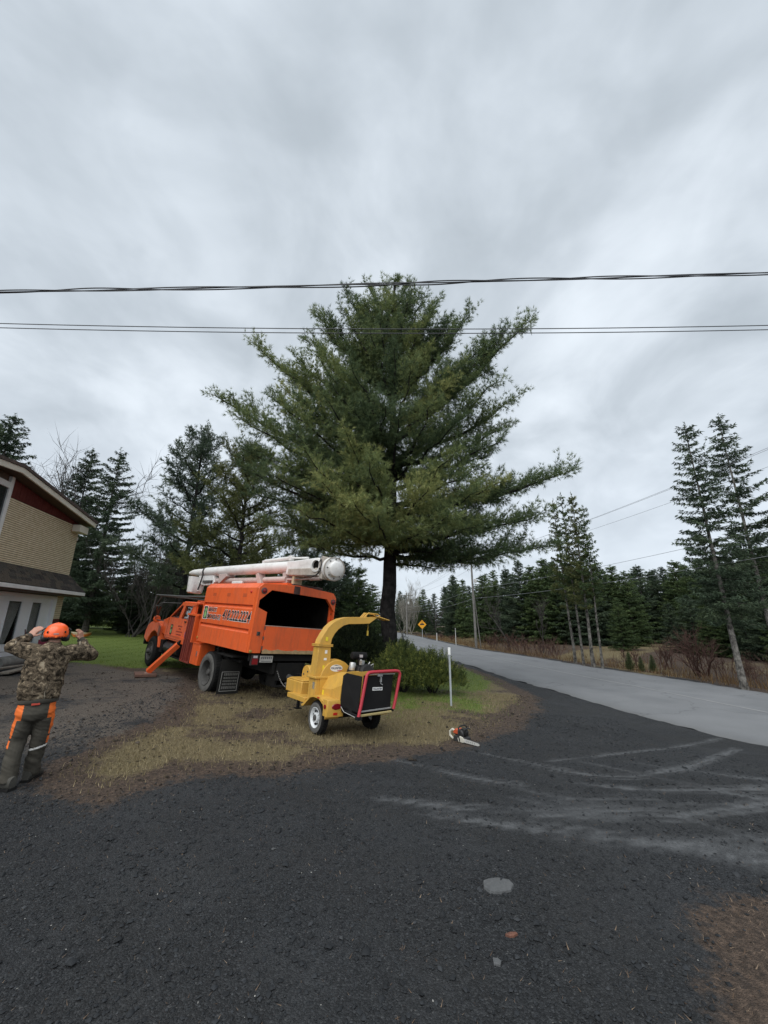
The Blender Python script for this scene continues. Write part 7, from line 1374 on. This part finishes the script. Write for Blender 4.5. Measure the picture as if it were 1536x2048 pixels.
    # ---- boots
    for s, (x, y, yaw) in ((-1, (-.155, -.085, R_(128))), (1, (.03, .115, R_(62)))):
        q = MB(); M = Matrix.Translation((x, y, 0)) @ Matrix.Rotation(yaw, 4, 'Z'); vs = []; n = 16; rings = [(-.085, .055, .10, .038), (-.06, .06, .115, .047), (0, .06, .125, .05), (.06, .045, .085, .049), (.12, .035, .07, .052), (.165, .03, .06, .045), (.185, .028, .045, .025)]
        for xx, cz, hz, wy in rings:
            for k in range(n):
                a = 2 * math.pi * k / n; vs.append(M @ Vector((xx, wy * math.cos(a), max(.004, cz + hz * .62 * math.sin(a)))))
        fs = [(i * n + k, i * n + (k + 1) % n, (i + 1) * n + (k + 1) % n, (i + 1) * n + k) for i in range(6) for k in range(n)] + [tuple(range(n - 1, -1, -1)), tuple(6 * n + k for k in range(n))]
        q.add(vs, fs); bo = q.build('boot', boot, Pn, 60); q = MB(); q.prism([(-.09, -.045), (-.02, -.045), (.12, -.054), (.18, -.03), (.192, 0), (.18, .03), (.12, .054), (-.02, .045), (-.09, .045)], 'z', -.012, .014); so = q.build('sole', RUB, bo); so.matrix_parent_inverse = Matrix.Identity(4); so.matrix_local = M
    # ---- helmet, ear muffs
    h = MB(); n = 28; vs = []; fs = []
    for i, (zt, k) in enumerate([(.0, 1.03), (.012, 1.0), (.04, .985), (.07, .92), (.10, .78), (.122, .55), (.133, .28), (.136, .02)]):
        for q in range(n):
            a = 2 * math.pi * q / n; ridge = 1 + .02 * math.cos(a * 2) ; vs.append((-.015 + .118 * k * ridge * math.cos(a), .025 + .142 * k * math.sin(a), 1.572 + zt + (.018 * math.sin(a) if i < 2 else .01 * math.sin(a)) - (.016 if i == 0 and math.sin(a) < -.3 else 0)))
    for j_ in range(7):
        for q in range(n): fs.append((j_ * n + q, j_ * n + (q + 1) % n, (j_ + 1) * n + (q + 1) % n, (j_ + 1) * n + q))
    fs.append(tuple(7 * n + q for q in range(n)))
    ho = MB().add(vs, fs).build('helmet', mat('helmet_orange', (0.95, 0.115, 0.012), 0.35, coat=.3), Pn, 60); ho.modifiers.new('sol', 'SOLIDIFY').thickness = .004
    e = MB(); e.tube([(-.015 + .10 * math.cos(a), .025 + .125 * math.sin(a), 1.545) for a in np.linspace(0, 6.283, 25)[:-1]], .022, 8, closed=True); e.build('helmet_cradle', blk, ho)
    MB().box((-.01, -.118, 1.548), (.022, .02, .018)).build('cradle_knob', hi, ho, bevel=.004); MB().box((-.015, -.116, 1.585), (.05, .006, .013)).build('helmet_badge', mat('badge_grey', (.35, .3, .28), .5), ho)
    for s in (-1, 1): MB().box((-.015 + s * .082, -.078, 1.605), (.022, .012, .024), (0, 0, s * R_(-48))).build('helmet_vent', blk, ho, bevel=.004)
    for s in (-1, 1):
        m_ = MB().lathe([(0, -.02), (.036, -.02), (.043, 0), (.043, .03), (.034, .05), (0, .055)], (-.015 + s * .085, .01, 1.535), (s, -.15, 0), 20).build('ear_muff', mat('muff_black', (0.02, 0.021, 0.022), .5), Pn, bevel=.004); MB().tube([(-.015 + s * .135, .01, 1.535), (-.015 + s * .13, .02, 1.60), (-.015 + s * .112, .03, 1.62)], .006, 6).build('muff_arm', blk, m_)
    v = MB(); v.tube([(-.015 + .135 * math.cos(a), .03 + .13 * math.sin(a), 1.62 + .05 * math.sin(a)) for a in np.linspace(R_(0), R_(180), 14)], .007, 6); v.build('visor_frame', blk, ho)
worker()
